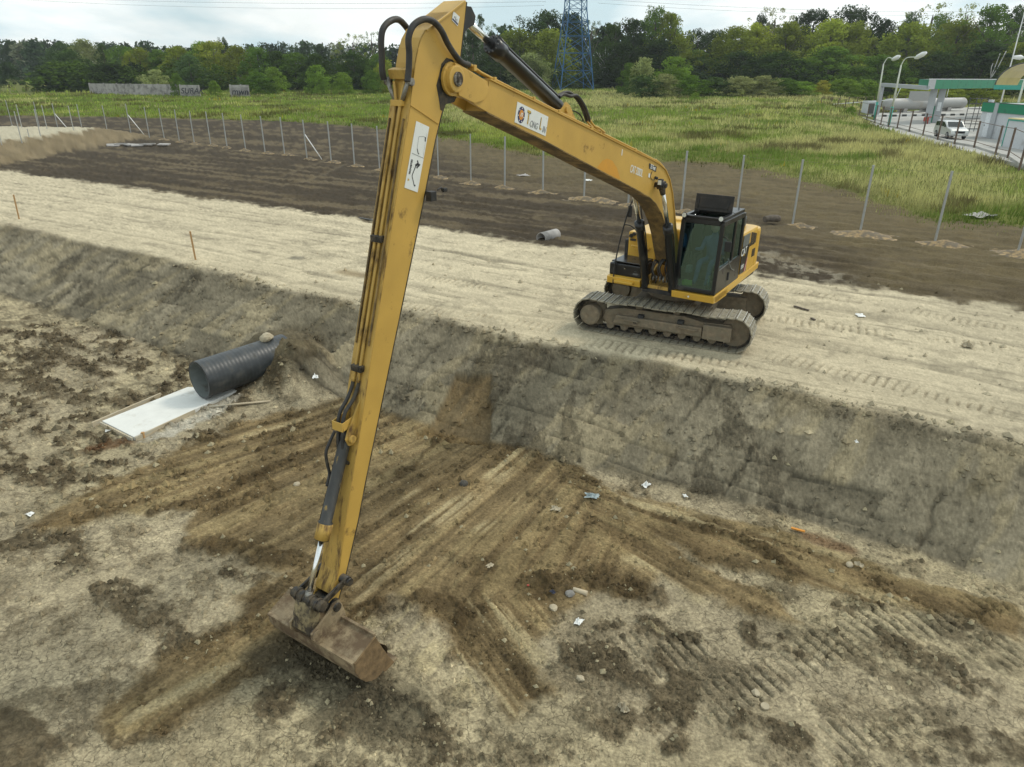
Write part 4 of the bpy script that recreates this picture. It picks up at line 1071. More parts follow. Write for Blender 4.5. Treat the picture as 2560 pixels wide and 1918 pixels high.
m = fork(HB - .03, HB + .008); m.add(*[[(0, 0, 0)] * 3, [(0, 1, 2)]]) if False else None; m.build('boom_fork', 'yellow_paint', boom, bevel=.005)
fork(-HB - .008, -HB + .03).build('boom_fork', 'yellow_paint', boom, bevel=.005)
for s_ in (1, -1):                          # thick plate and boss at the tip
    y0 = s_ * (HB + .008); y1 = s_ * (HB + .032)
    MB().prism([(9.02, 5.92), (8.85, 5.86), (8.45, 5.74), (8.28, 5.60), (8.42, 5.47), (8.62, 5.44), (8.95, 5.54)], min(y0, y1), max(y0, y1)).build('tip_plate', 'yellow_paint', boom, bevel=.006)
m = MB(); m.cyl((9.03, -HB - .075, 5.73), (9.03, HB + .075, 5.73), .155, 32); bs = m.build('pivot_boss', 'yellow_paint', boom, bevel=.015)
m = MB(); m.cyl((9.03, -HB - .10, 5.73), (9.03, HB + .10, 5.73), .085, 24); m.box((9.03, HB + .105, 5.73), (.06, .02, .13)); m.build('pivot_pin', 'steel_grey', bs, bevel=.008)
m = MB()
for y in (HB - .03, HB - .075): m.tube(cr([(8.62, y, 5.90), (8.45, y, 5.83), (8.2, y, 5.755), (7.0, y, 5.435), (6.3, y, 5.245), (5.16, y, 4.95), (3.66, y, 4.555), (2.6, y, 4.265), (2.1, y, 4.12), (1.75, y, 3.93), (1.5, y, 3.70), (1.3, y, 3.4)], 4), .017, 8)
m.build('boom_pipe', 'yellow_paint', boom)
m = MB()
for r_ in (8.55, 8.1, 7.1, 6.35, 4.9, 3.4, 2.35):
    zt = np.interp(r_, [p[0] for p in BT[::-1]], [p[1] for p in BT[::-1]]); m.bb(r_ - .03, r_ + .03, HB - .11, HB + .0, zt + .0, zt + .075)
m.build('pipe_clamp', 'yellow_paint', boom, bevel=.008)
# sign plate on the boom side
PX = lambda r, z, y=HB + .006: Vector((r, y, z))
bd_ = (PX(6.70, 5.20) - PX(7.58, 5.44)).normalized(); bu_ = (PX(7.58, 5.44) - PX(7.65, 5.17)).normalized()
m = MB(); pc = [PX(7.57, 5.435), PX(6.71, 5.20), PX(6.78, 4.925), PX(7.64, 5.165)]; m.add([p for p in pc] + [p + Vector((0, -.005, 0)) for p in pc], [(0, 1, 2, 3), (7, 6, 5, 4), (0, 4, 5, 1), (1, 5, 6, 2), (2, 6, 7, 3), (3, 7, 4, 0)])
plate = m.build('name_plate', 'decal_white', boom, label='white name plate with navy and orange round logo')
def disc(c, r, X, Y, y, material, parent, name, n=28, sx=1.0):
    m = MB(); vs = [Vector(c) + X * (r * sx * math.cos(2 * math.pi * k / n)) + Y * (r * math.sin(2 * math.pi * k / n)) for k in range(n)]
    vs = [Vector((v.x, y, v.z)) for v in vs]; m.add(vs, [tuple(range(n))]); return m.build(name, material, parent)
yb = HB + .0075
Yp = Vector((0, 0, 1)) - bd_ * bd_.z; Yp.normalize()
lc = PX(7.47, 5.255)
disc(lc, .113, bd_, Yp, yb, 'decal_navy', plate, 'logo_ring', sx=.82); disc(lc, .070, bd_, Yp, yb + .001, 'decal_orange', plate, 'logo_disc', sx=.82)
for k in range(7):
    a = math.radians(90 + k * 360 / 7); disc(lc + bd_ * (.092 * .82 * math.cos(a)) + Yp * (.092 * math.sin(a)), .011, bd_, Yp, yb + .001, 'decal_white', plate, 'logo_dot', n=8)
text_mesh('n', .12, Vector((lc.x, yb + .003, lc.z + .012)), bd_, Yp, 'decal_white', plate, shear=.4)
text_mesh('T', .27, (7.285, yb + .001, 5.205), bd_, Yp, 'decal_gold', plate, sx=.55); text_mesh('T', .25, (7.278, yb + .0005, 5.20), bd_, Yp, 'decal_black', plate, sx=.62)
text_mesh('ONG', .13, (7.13, yb, 5.10), bd_, Yp, 'decal_grey', plate, shear=.25, sx=.75)
text_mesh('L', .25, (6.925, yb + .001, 5.10), bd_, Yp, 'decal_gold', plate, sx=.5); text_mesh('I', .23, (6.94, yb + .0005, 5.11), bd_, Yp, 'decal_black', plate, sx=.8)
text_mesh('IN', .13, (6.835, yb, 5.02), bd_, Yp, 'decal_grey', plate, shear=.25, sx=.75)
text_mesh('CAT 320DL', .20, (3.31, HB + .003, 4.07), (-.72, 0, -.19), (0, 0, 1), 'decal_white', boom, sx=.62, name='model_lettering')
m = MB(); q = [PX(2.74, 4.175), PX(2.33, 4.065), PX(2.35, 3.965), PX(2.72, 4.07)]; m.add(q, [(0, 1, 2, 3)]); lb = m.build('length_label', 'decal_black', boom)
text_mesh('55 Feet', .125, (2.53, HB + .0085, 4.07), (-.41, 0, -.105), (0, 0, 1), 'decal_white', lb, sx=.72)
m = MB(); m.add([PX(4.045, 4.54), PX(4.01, 4.53), PX(4.02, 4.42), PX(4.055, 4.43)], [(0, 1, 2, 3)]); m.add([PX(2.72, 3.98), PX(2.64, 3.96), PX(2.65, 3.88), PX(2.73, 3.90)], [(0, 1, 2, 3)])
m.build('white_sticker', 'decal_white', boom)
m = MB(); m.add([(x_, HB + .002, z_) for x_, z_ in [(5.0, 4.30), (4.8, 4.40), (4.62, 4.42), (4.4, 4.36), (4.2, 4.22), (4.02, 4.0), (4.1, 4.005), (4.95, 4.27)]], [tuple(range(8))]); m.build('touched_up_paint', 'patch_orange', boom)
m = MB(); m.tube([(2.38, HB, 3.86), (2.38, HB + .07, 3.84)], .03, 8); m.box((2.36, HB + .13, 3.77), (.10, .10, .13)); wl_ = m.build('boom_light', 'black_matt', boom, bevel=.015)
m = MB(); m.box((2.415, HB + .13, 3.77), (.006, .075, .09)); m.build('light_lens', 'lamp_lens', wl_)
m = MB(); m.tube(cr([(2.55, HB + .008, 4.0), (2.62, HB + .01, 3.9), (2.5, HB + .01, 3.82), (2.40, HB + .04, 3.84)], 5), .006, 5); m.build('light_cable', 'rubber_hose', boom)
# boom foot brackets
m = MB()
for y in (-.27, .24): m.prism([(-.15, 1.22), (1.10, 1.22), (1.08, 1.45), (.72, 1.62), (.55, 1.98), (.25, 2.02), (.0, 1.8)], y, y + .035)
m.build('boom_bracket', 'yellow_worn', EX, bevel=.006)
m = MB(); m.cyl((.35, -.31, 1.80), (.35, .31, 1.80), .075, 18); m.build('boom_foot_pin', 'grease_black', EX)
# boom cylinders
for s_ in (1, -1):
    y = .335 * s_
    m = MB(); m.tube([(1.10, y, 1.18), (1.14, y, 1.26), (1.70, y, 2.60), (1.705, y, 2.62), (1.78, y, 2.80), (1.79, y, 2.81)], [.085, .088, .088, .112, .112, .07], 20)
    m.cyl((1.10, y - .07, 1.22), (1.10, y + .07, 1.22), .11, 18)
    c = m.build('boom_cylinder', 'black_paint', EX)
    m = MB(); m.cyl((1.77, y, 2.77), (2.30, y, 3.66), .048, 16); m.build('cylinder_rod', 'chrome', c)
    m = MB(); m.cyl((2.33, y - .08, 3.71), (2.33, y + .07, 3.71), .088, 20); m.cyl((2.33, s_ * .19, 3.71), (2.33, y + .11 * s_, 3.71), .05, 14); m.tube([(2.30, y, 3.65), (2.22, y, 3.52)], [.07, .055], 14)
    m.build('rod_eye', 'grease_black', c)
    m = MB(); m.tube([(1.18, y - .02, 1.36), (1.20, y + .085, 1.5), (1.60, y + .095, 2.5), (1.72, y + .1, 2.7)], .016, 6); m.build('cylinder_pipe', 'black_paint', c)
# hose bundle at the boom foot
hs = MB()
rr_ = random.Random(3)
for k in range(7):
    y = -.20 + k * .075 + rr_.uniform(-.02, .02)
    a = Vector((.80 + rr_.uniform(-.05, .1), y, 1.70 + rr_.uniform(-.05, .1)))
    hs.tube(cr([a, a + Vector((.20, .02, .10)), a + Vector((.30, rr_.uniform(-.04, .04), -.08)), a + Vector((.26, rr_.uniform(-.05, .05), -.28)), a + Vector((.1, rr_.uniform(-.1, .1), -.44))], 6), .021, 8)
hs.build('hose_bundle', 'rubber_hose', EX)
hs = MB()
for k in range(6): y = -.18 + k * .085; hs.tube([(1.07, y, 1.46), (1.10, y + .01, 1.34)], .026, 8)
hs.build('hose_fittings', 'steel_grey', EX)
# --- arm cylinder on the boom's back
m = MB()
for y in (-.10, .075): m.prism([(6.28, 5.20), (6.12, 5.34), (6.01, 5.39), (5.90, 5.34), (5.62, 5.05), (5.55, 5.0)], y, y + .03)
m.cyl((6.01, -.14, 5.28), (6.01, .14, 5.28), .05, 16); m.build('cylinder_bracket', 'yellow_paint', boom, bevel=.004)
A0, A1, A2 = Vector((6.01, 0, 5.28)), Vector((7.93, 0, 6.155)), Vector((8.56, 0, 6.44))
ad = (A1 - A0).normalized(); an = Vector((-ad.z, 0, ad.x))
m = MB(); m.tube([A0 - ad * .06, A0 + ad * .04, A0 + ad * .12, A0 + ad * .3, A1 - ad * .26, A1 - ad * .25, A1, A1 + ad * .005], [.06, .09, .105, .105, .105, .125, .125, .07], 24)
m.cyl(A0 + Vector((0, -.06, 0)), A0 + Vector((0, .06, 0)), .10, 20); acy = m.build('arm_cylinder', 'black_paint', EX)
m = MB(); m.tube([A0 + ad * .1 + an * .10, A0 + ad * .25 + an * .135, A1 - ad * .4 + an * .135, A1 - ad * .12 + an * .16], .022, 8); m.build('cylinder_pipe', 'black_paint', acy)
m = MB(); m.cyl(A1, A2, .052, 20); m.build('cylinder_rod', 'chrome', acy)
m = MB(); m.cyl(A2 + Vector((.05, -.07, .02)), A2 + Vector((.05, .07, .02)), .11, 20); m.build('rod_eye', 'grease_black', acy)
m = MB()
for k in range(12): a = 2 * math.pi * k / 12; m.cyl(A1 - ad * .03 + (an * math.cos(a) + Vector((0, 1, 0)) * math.sin(a)) * .11, A1 + ad * .02 + (an * math.cos(a) + Vector((0, 1, 0)) * math.sin(a)) * .11, .012, 6)
m.build('gland_bolts', 'dark_steel', acy)
m = MB()
for dy in (.03, -.03):
    m.tube(cr([(6.12, dy, 5.46), (5.98, dy, 5.50), (5.80, dy + .02, 5.50 - dy), (5.62, dy + .05, 5.47), (5.46, .10 + dy, 5.32), (5.36, .12 + dy, 5.18), (5.28, .12 + dy, 5.08)], 6), .026, 10)
m.tube(cr([(5.82, .02, 5.24), (5.62, .03, 5.24), (5.50, .08, 5.18), (5.42, .1, 5.08)], 5), .012, 6)
m.build('arm_hose', 'rubber_hose', boom)
m = MB()
for dy in (.04, -.03): m.tube(cr([(5.30, .12 + dy, 5.10), (5.16, .13 + dy, 5.0), (4.98, .14 + dy, 4.95), (4.78, .15 + dy, 4.87)], 5), .018, 8)
m.bb(5.22, 5.30, .05, .20, 4.94, 4.99); m.build('steel_elbow', 'yellow_paint', boom)
# --- stick
SB = [(8.66, 6.60), (8.70, 6.42), (8.74, 6.25), (8.80, 6.0), (8.84, 5.82), (8.82, 5.62), (8.96, 5.47), (9.14, 5.44), (9.21, 5.33), (9.35, 5.03), (9.64, 4.28), (10.36, 2.50), (10.99, .95), (11.19, .42), (11.49, -.26), (11.64, -.52), (11.70, -.66), (11.80, -.66), (11.84, -.52)]
SF = [(8.72, 6.62), (9.02, 6.47), (9.32, 6.33), (9.47, 6.26), (9.56, 6.17), (9.62, 6.06), (9.68, 5.90), (9.80, 5.46), (9.96, 4.97), (10.12, 4.47), (10.40, 3.60), (10.73, 2.60), (11.10, 1.45), (11.40, .55), (11.61, -.13), (11.76, -.40)]
HS = .15
m = MB(); m.prism(SF + SB[::-1], HS - .014, HS); m.prism(SF + SB[::-1], -HS, -HS + .014)
strip(m, SF, -HS, HS, .014, -1)
stick = m.build('stick', 'yellow_paint', EX, bevel=.004)
m = MB(); strip(m, SB[:17], -HS - .003, HS + .004, .016, 1); m.build('stick_back', 'grease_black', stick)
m = MB(); m.add([(a, HS + .002, b) for a, b in [(8.98, 5.95), (9.10, 5.97), (9.20, 5.90), (9.25, 5.78), (9.31, 5.66), (9.27, 5.50), (9.25, 5.38), (9.20, 5.36), (9.14, 5.44), (8.97, 5.46), (8.84, 5.62), (8.85, 5.85)]], [tuple(range(12))]); m.build('pin_grease', 'grease_black', stick)
m = MB(); strip(m, [(a[0] + .010, a[1] + .003) for a in SF[7:15]], -HS - .004, HS + .004, .010, -1); m.build('front_plate', 'yellow_worn', stick)
m = MB(); strip(m, [(a[0] + .012, a[1] + .004) for a in SF[12:16]], -HS - .006, HS + .002, .014, -1); m.build('lower_front_plate', 'yellow_worn', stick)
# top cap plate with lips
m = MB(); strip(m, SF[:4], -HS - .02, HS + .02, .022, -1); m.build('top_plate', 'yellow_paint', stick, bevel=.004)
m = MB(); m.beam((9.80, HS + .004, 5.45), (9.30, HS + .004, 5.22), .012, .012); m.build('weld_bead', 'yellow_paint', stick)
for s_ in (1, -1):
    m = MB(); m.prism([(8.70, 6.56), (8.56, 6.56), (8.47, 6.46), (8.50, 6.36), (8.62, 6.32), (8.76, 6.22)], s_ * .12 - .02, s_ * .12 + .02); m.build('tail_lug', 'black_matt', stick, bevel=.004)
# pipes down the front of the stick
def sfx(z): return float(np.interp(z, [p[1] for p in SF[::-1]], [p[0] for p in SF[::-1]]))
m = MB()
for y in (-.045, .03):
    m.tube(cr([(sfx(5.70) + .05, y * 2.2, 5.70), (sfx(5.55) + .045, y * 1.3, 5.55), (sfx(5.40) + .04, y, 5.40), (sfx(4.6) + .04, y, 4.6), (sfx(3.6) + .04, y, 3.6), (sfx(2.6) + .04, y, 2.6), (sfx(2.25) + .045, y, 2.25)], 5), .020, 8)
m.build('stick_pipe', 'yellow_worn', stick)
m = MB()
for y in (-.115, .10): m.beam((sfx(5.3) + .02, y, 5.3), (sfx(2.7) + .02, y, 2.7), .018, .03)
m.build('guard_rail', 'underside_mud', stick)
m = MB()
for z in (5.47,): m.bb(sfx(z) + .01, sfx(z) + .075, -.10, .07, z - .035, z + .035)
m.build('pipe_clamp', 'yellow_paint', stick, bevel=.006)
m = MB()
for z in (3.95, 2.42): m.bb(sfx(z) + .01, sfx(z) + .085, -.09, .08, z - .04, z + .04)
m.build('pipe_clamp', 'grease_black', stick, bevel=.006)
m = MB(); m.box((sfx(5.80) + .045, -.02, 5.79), (.10, .30, .11), Matrix.Rotation(math.radians(15), 3, 'Y')); m.build('hose_bracket', 'yellow_worn', stick, bevel=.01)
m = MB()
for y in (-.19, .15): m.tube([(sfx(5.70) + .06, y, 5.74), (sfx(5.6) + .06, y * .7, 5.62), (sfx(5.55) + .05, y * .35, 5.50)], .026, 8); m.cyl((sfx(5.7) + .05, y - .035, 5.70), (sfx(5.7) + .05, y + .035, 5.70), .045, 10)
m.build('steel_elbow', 'steel_grey', stick)
m = MB(); m.tube(cr([(9.86, -.19, 5.72), (9.88, -.19, 5.83), (9.87, -.19, 6.0), (9.87, -.19, 6.12), (9.83, -.19, 6.25), (9.70, -.20, 6.34), (9.52, -.22, 6.37), (9.34, -.24, 6.28), (9.1, -.24, 6.05), (8.8, -.22, 5.92), (8.62, -.15, 5.88)], 7), .037, 12)
m.build('loop_hose', 'rubber_hose', stick)
m = MB(); m.tube(cr([(9.83, .15, 5.70), (9.80, .15, 5.83), (9.79, .16, 6.0), (9.80, .17, 6.16), (9.72, .18, 6.29), (9.56, .20, 6.36), (9.40, .21, 6.345), (9.27, .22, 6.26), (9.15, .22, 6.12), (9.0, .21, 6.0), (8.84, .19, 5.92), (8.66, .16, 5.895)], 7), .037, 12)
m.build('loop_hose', 'rubber_hose', stick)
# warning sign on the stick side
ys = HS + .005
W = [(9.71, 5.27), (9.475, 5.19), (9.745, 4.44), (9.98, 4.525)]
m = MB(); m.add([(a, ys, b) for a, b in W] + [(a, ys - .004, b) for a, b in W], [(0, 1, 2, 3), (7, 6, 5, 4), (0, 4, 5, 1), (1, 5, 6, 2), (2, 6, 7, 3), (3, 7, 4, 0)])
ws = m.build('warning_plate', 'decal_white', stick, label='white PROHIBITED diagram plate')
dn = Vector((.27, 0, -.745)).normalized(); ac_ = Vector((-.235, 0, -.085)).normalized()      # down the plate, across it
def wp(u, v): p = Vector((9.71, ys + .0015, 5.27)) + ac_ * u + dn * v; return p
def line_on(m, pts, w):
    for a, b in zip(pts[:-1], pts[1:]):
        A, B = wp(*a), wp(*b); d = (B - A).normalized(); n = Vector((-d.z, 0, d.x)) * w / 2; m.add([A - n, A + n, B + n, B - n], [(0, 1, 2, 3)])
m = MB(); line_on(m, [(.10, .30), (.09, .16), (.18, .13), (.21, .14)], .006); line_on(m, [(.02, .375), (.245, .375)], .008); line_on(m, [(.222, .08), (.232, .36)], .003); m.build('diagram', 'decal_grey', ws)
m = MB(); line_on(m, [(.10, .30), (.13, .345), (.15, .35)], .014); line_on(m, [(.21, .13), (.22, .18)], .02); line_on(m, [(.13, .50), (.10, .60), (.095, .63)], .014); line_on(m, [(.095, .63), (.17, .735)], .012)
line_on(m, [(.12, .50), (.17, .46)], .03); line_on(m, [(.15, .52), (.20, .46)], .02); line_on(m, [(.14, .43), (.19, .49)], .02); line_on(m, [(.17, .73), (.185, .72)], .02); m.build('diagram', 'decal_black', ws)
text_mesh('PROHIBITED', .042, wp(.045, .53), -dn, -ac_ if False else Vector((0, 0, 0)) - ac_, 'decal_black', ws, sx=.75)
m = MB(); a = wp(.03, .67); m.add([a, a + dn * .035 + ac_ * .0, a + dn * .017 + ac_ * .035], [(0, 1, 2)]); m.build('yellow_triangle', 'decal_gold', ws)
T = [(8.945, 6.485), (8.82, 6.43), (8.865, 6.325), (8.98, 6.385)]
m = MB(); m.add([(a, ys, b) for a, b in T], [(0, 1, 2, 3)]); tsn = m.build('small_sign', 'decal_white', stick)
m = MB(); m.add([(a, ys + .001, b) for a, b in [(8.965, 6.41), (8.86, 6.355), (8.866, 6.335), (8.972, 6.392)]], [(0, 1, 2, 3)]); m.build('sign_bar', 'decal_navy', tsn)
m = MB()
for a, b in (((8.925, 6.43), (8.93, 6.41)), ((8.90, 6.43), (8.908, 6.385)), ((8.88, 6.405), (8.885, 6.375))): m.beam((a[0], ys + .002, a[1]), (b[0], ys + .002, b[1]), .002, .006)
m.build('sign_marks', 'decal_navy', tsn)
m = MB(); m.tube([(9.57, HS, 4.42), (9.57, HS + .06, 4.40)], .03, 8); m.box((9.57, HS + .075, 4.38), (.11, .09, .12)); m.tube(cr([(9.50, HS + .12, 4.45), (9.42, HS + .12, 4.47), (9.38, HS + .1, 4.43), (9.33, HS + .1, 4.44)], 4), .012, 6); m.box((9.33, HS + .1, 4.43), (.07, .04, .05))
sl = m.build('stick_light', 'black_matt', stick, bevel=.012)
# lower stick: gusset, hose bracket, bucket cylinder
m = MB()
for y in (-.085, .065): m.prism([(sfx(2.10) - .01, 2.10), (11.17, 1.70), (11.22, 1.60), (11.18, 1.50), (11.10, 1.48), (sfx(1.5) - .02, 1.44)], y, y + .025)
m.cyl((11.14, -.13, 1.59), (11.14, .14, 1.59), .05, 16); m.build('cylinder_lug', 'yellow_worn', stick, bevel=.004)
m = MB(); m.beam((11.02, .05, 1.80), (11.22, .05, 1.76), .012, .11); m.beam((11.02, -.12, 1.80), (11.22, -.12, 1.76), .012, .11); m.box((11.225, -.035, 1.76), (.012, .18, .12)); m.build('hose_guide', 'yellow_paint', stick, bevel=.003)
m = MB()
for y, o_ in ((.02, 0), (-.06, .02)):
    m.tube(cr([(10.85 + o_, y, 2.26), (10.90 + o_, y, 2.16), (10.99 + o_, y, 2.04), (11.12, y, 1.94), (11.18, y, 1.82), (11.20, y, 1.68), (11.23, y + .01, 1.52), (11.24, y + .02, 1.38), (11.22, y + .03, 1.28), (11.16, y + .03, 1.24), (11.11, y + .03, 1.29)], 6), .024, 10)
m.build('bucket_hose', 'rubber_hose', stick)
m = MB(); m.tube(cr([(11.20, -.12, 1.66), (11.27, -.14, 1.55), (11.36, -.14, 1.42), (11.36, -.14, 1.25), (11.36, -.12, 1.12), (11.44, -.10, .98)], 6), .020, 8); m.build('bucket_hose', 'rubber_hose', stick)
B0, B1, B2 = Vector((11.14, 0, 1.58)), Vector((11.70, 0, .36)), Vector((12.02, 0, -.34))
bd2 = (B1 - B0).normalized(); bn2 = Vector((-bd2.z, 0, bd2.x))
m = MB(); m.tube([B0 - bd2 * .05, B0 + bd2 * .12, B1 - bd2 * .24, B1 - bd2 * .23, B1, B1 + bd2 * .005], [.06, .076, .076, .095, .095, .05], 20); m.cyl(B0 + Vector((0, -.05, 0)), B0 + Vector((0, .05, 0)), .075, 16)
bc = m.build('bucket_cylinder', 'cylinder_worn', EX)
m = MB(); m.cyl(B1 - bd2 * .22, B1 - bd2 * .01, .098, 20); m.build('cylinder_gland', 'yellow_worn', bc)
m = MB(); m.tube([B0 + bd2 * .35 - Vector((0, .09, 0)), B1 - bd2 * .1 - Vector((0, .10, 0))], .014, 6)
for k in range(7): c_ = B0 + bd2 * (.4 + k * .13) - Vector((0, .09, 0)); m.box(c_, (.03, .03, .03))
m.build('cylinder_pipe', 'grease_black', bc)
m = MB(); m.cyl(B1, B2 - bd2 * .03, .034, 18); m.build('cylinder_rod', 'chrome', bc)
m = MB(); m.tube([B2 - bd2 * .09, B2], [.045, .055], 12); m.build('rod_eye', 'steel_grey', bc)
# linkage
lk = MB(); lk.cyl(B2 + Vector((0, -.26, -.02)), B2 + Vector((0, .28, -.02)), .072, 20)
for y in (-.17, -.06, .08, .19): lk.cyl(B2 + Vector((0, y - .02, -.02)), B2 + Vector((0, y + .02, -.02)), .088, 20)
link = lk.build('link_pin', 'grease_black', EX, bevel=.01)
m = MB()
for y in (-.235, .205): m.beam((11.58, y + .015, -.27), (12.03, y + .015, -.37), .032, .085)
m.build('guide_link', 'grease_black', link, bevel=.006)
m = MB(); m.cyl((11.57, -.25, -.26), (11.57, .27, -.26), .062, 18); m.cyl((11.57, .25, -.26), (11.57, .31, -.26), .05, 14); m.build('guide_pin', 'grease_black', link)
m = MB(); m.prism([(11.96, -.40), (12.10, -.36), (12.17, -.55), (12.19, -.76), (12.06, -.80), (11.98, -.6)], -.15, .15); m.build('power_link', 'link_dirty', link, bevel=.02)
# bucket
BK = [(11.70, -.80), (12.08, -.95), (12.075, -1.10), (12.02, -1.24), (11.93, -1.37), (11.80, -1.46), (11.62, -1.50), (11.40, -1.47)]
BW = .80
m = MB()
inner = [(a + (11.75 - a) * .06, b + (-1.15 - b) * .06) for a, b in BK]
n_ = len(BK)
for i in range(n_ - 1):
    a, b, c, d = BK[i], BK[i + 1], inner[i + 1], inner[i]
    vs = [(p[0], -BW, p[1]) for p in (a, b, c, d)] + [(p[0], BW, p[1]) for p in (a, b, c, d)]
    m.add(vs, [(0, 1, 2, 3), (7, 6, 5, 4), (0, 4, 5, 1), (1, 5, 6, 2), (2, 6, 7, 3), (3, 7, 4, 0)])
bucket = m.build('bucket', 'bucket_rust', EX, bevel=.006)
for s_ in (-1, 1):
    y0 = s_ * BW; y1 = s_ * (BW + .022)
    m = MB(); m.prism(BK + [(11.50, -1.28), (11.60, -1.05), (11.66, -.90)], min(y0, y1), max(y0, y1)); m.build('side_plate', 'bucket_soil' if s_ > 0 else 'bucket_rust', bucket, bevel=.005)
m = MB(); m.beam((12.085, -BW, -.945), (12.085, BW, -.945), .05, .03); m.beam((11.69, -BW, -.79), (11.69, BW, -.79), .04, .05); m.beam((11.38, -BW, -1.475), (11.38, BW, -1.475), .12, .025); m.build('edge_bar', 'bucket_rust', bucket, bevel=.006)
sn = MB()                                   # soil heaped inside
gr_ = 26
vs = []; fs = []
for i in range(gr_ + 1):
    for j in range(11):
        y = -BW + .02 + (2 * BW - .04) * i / gr_; u = j / 10
        x = 11.50 + .22 * u + .0; z = -1.42 + .52 * u
        d_ = .10 * math.sin(math.pi * u) + .05 * (float(vnoise(np.array([y * 5.]), np.array([u * 4.]), 77)[0]) - .3)
        vs.append((x - d_, y, z))
for i in range(gr_):
    for j in range(10): a = i * 11 + j; fs.append((a, a + 1, a + 12, a + 11))
sn.add(vs, fs, True); sn.build('soil_load', 'bucket_soil', bucket)
m = MB()
for y in (-.215, .185):
    m.prism([(11.62, -.80), (11.66, -.60), (11.70, -.50), (11.80, -.49), (11.92, -.58), (12.10, -.66), (12.20, -.70), (12.20, -.82), (12.10, -.96), (12.0, -.93)], y, y + .03)
m.build('bucket_ear', 'bucket_rust', bucket, bevel=.008)
m = MB(); m.cyl((12.13, -.24, -.76), (12.13, .235, -.76), .055, 18); m.build('ear_pin', 'grease_black', bucket)
m = MB(); m.cyl((12.13, .215, -.76), (12.13, .240, -.76), .075, 20); m.build('pin_collar', 'bucket_rust', bucket)
m = MB(); m.cyl((11.76, -.24, -.57), (11.76, .24, -.57), .06, 18); m.cyl((11.76, -.155, -.57), (11.76, .155, -.57), .10, 18); m.build('stick_pin', 'grease_black', bucket)
# ------------------------------------------------------------------ things in the pit
DIRP = Vector((PIPE_D[0], PIPE_D[1], 0)); PN = Vector((-PIPE_D[1], PIPE_D[0], 0))
R0 = .46; pc0 = Vector((PIPE_A[0], PIPE_A[1], PIT + .13 + R0))
m = MB()
SEG = 48; vs = []; fs = []
NRG = 96; LP = 2.35
for i in range(NRG + 1):                    # ribbed outer wall
    al = LP * i / NRG; r = R0 + (.0025 if i % 4 in (1, 2) else 0)
    for k in range(SEG):
        a = 2 * math.pi * k / SEG; p = pc0 + DIRP * al + PN * (r * math.cos(a)) + Vector((0, 0, r * math.sin(a) + .02 * al)); vs.append(p)
for i in range(NRG):
    for k in range(SEG): k2 = (k + 1) % SEG; fs.append((i * SEG + k, i * SEG + k2, (i + 1) * SEG + k2, (i + 1) * SEG + k))
m.add(vs, fs, True)
dp_ = m.build('drain_pipe', 'pipe_plastic'); tag(dp_, 'large dark grey plastic drain pipe coming out of the slope above the white slab', 'pipe')
m = MB(); vs = []; fs = []
for i in range(2):
    al = -.004 + (LP) * i
    for k in range(SEG): a = 2 * math.pi * k / SEG; vs.append(pc0 + DIRP * al + PN * ((R0 - .035) * math.cos(a)) + Vector((0, 0, (R0 - .035) * math.sin(a) + .02 * al)))
for k in range(SEG): k2 = (k + 1) % SEG; fs.append((k, k2, SEG + k2, SEG + k))
m.add(vs, fs, True).build('inner_wall', 'pipe_inner', dp_)
m = MB(); vs = []
for r in (R0 - .035, R0 + .004):
    for k in range(SEG): a = 2 * math.pi * k / SEG; vs.append(pc0 - DIRP * .006 + PN * (r * math.cos(a)) + Vector((0, 0, r * math.sin(a))))
m.add(vs, [(k, (k + 1) % SEG, SEG + (k + 1) % SEG, SEG + k) for k in range(SEG)]).build('pipe_rim', 'pipe_plastic', dp_)
# the second, half-buried grey pipe across the road
c0 = Vector((1.05, 26.95, .06)); d0 = Vector((.62, .78, 0)); n0 = Vector((-.78, .62, 0))
m = MB(); vs = []; fs = []
for i in range(2):
    for r in (.22, .195):
        for k in range(24): a = 2 * math.pi * k / 24; vs.append(c0 + d0 * (1.0 * i) + n0 * r * math.cos(a) + Vector((0, 0, r * math.sin(a))))
for k in range(24):
    k2 = (k + 1) % 24; fs += [(k, k2, 48 + k2, 48 + k), (24 + k, 72 + k, 72 + k2, 24 + k2), (k, 24 + k, 24 + k2, k2)]
tag(m.add(vs, fs, True).build('buried_pipe', 'concrete_old'), 'short grey pipe half buried at the far edge of the sand road', 'pipe')
def slab_poly(name, pts, z0, z1, material, parent=None, bevel=.01):
    return MB().zprism([(p[0], p[1]) for p in pts], z0, z1).build(name, material, parent, bevel=bevel)
sA, sB, sC, sD = G(470, 967, -1.40), G(255, 1052, -1.40), G(334, 1092, -1.40), G(596, 974, -1.40)
sl_ = slab_poly('concrete_slab', [sA, sB, sC, sD], -1.56, -1.40, 'concrete_white', bevel=.012)
tag(sl_, 'freshly cast white concrete slab leading away from the big pipe mouth', 'slab')
def board(name, a, b, w, h, z, material, label, cat='plank', group=None):
    a = Vector((a[0], a[1], z)); b = Vector((b[0], b[1], z))
    o = MB().beam(a, b, w, h).build(name, material, None, bevel=.004); return tag(o, label, cat, group)
a, b = G(230, 1058, -1.40), G(402, 984, -1.40)
board('formwork_board', a, b, .035, .16, -1.46, 'plank_wood', 'weathered wooden formwork board along the left side of the white slab', 'board')
a, b = sB, sC; board('formwork_board', a + np.array([-.03, -.03, 0]), b + np.array([-.02, -.03, 0]), .03, .13, -1.475, 'plank_wood', 'short formwork board closing the near end of the white slab', 'board')
a, b = sC, G(520, 1005, -1.40); board('formwork_board', a + np.array([.03, -.01, 0]), b + np.array([.03, -.01, 0]), .03, .14, -1.475, 'plank_wood', 'formwork board along the right side of the white slab', 'board')
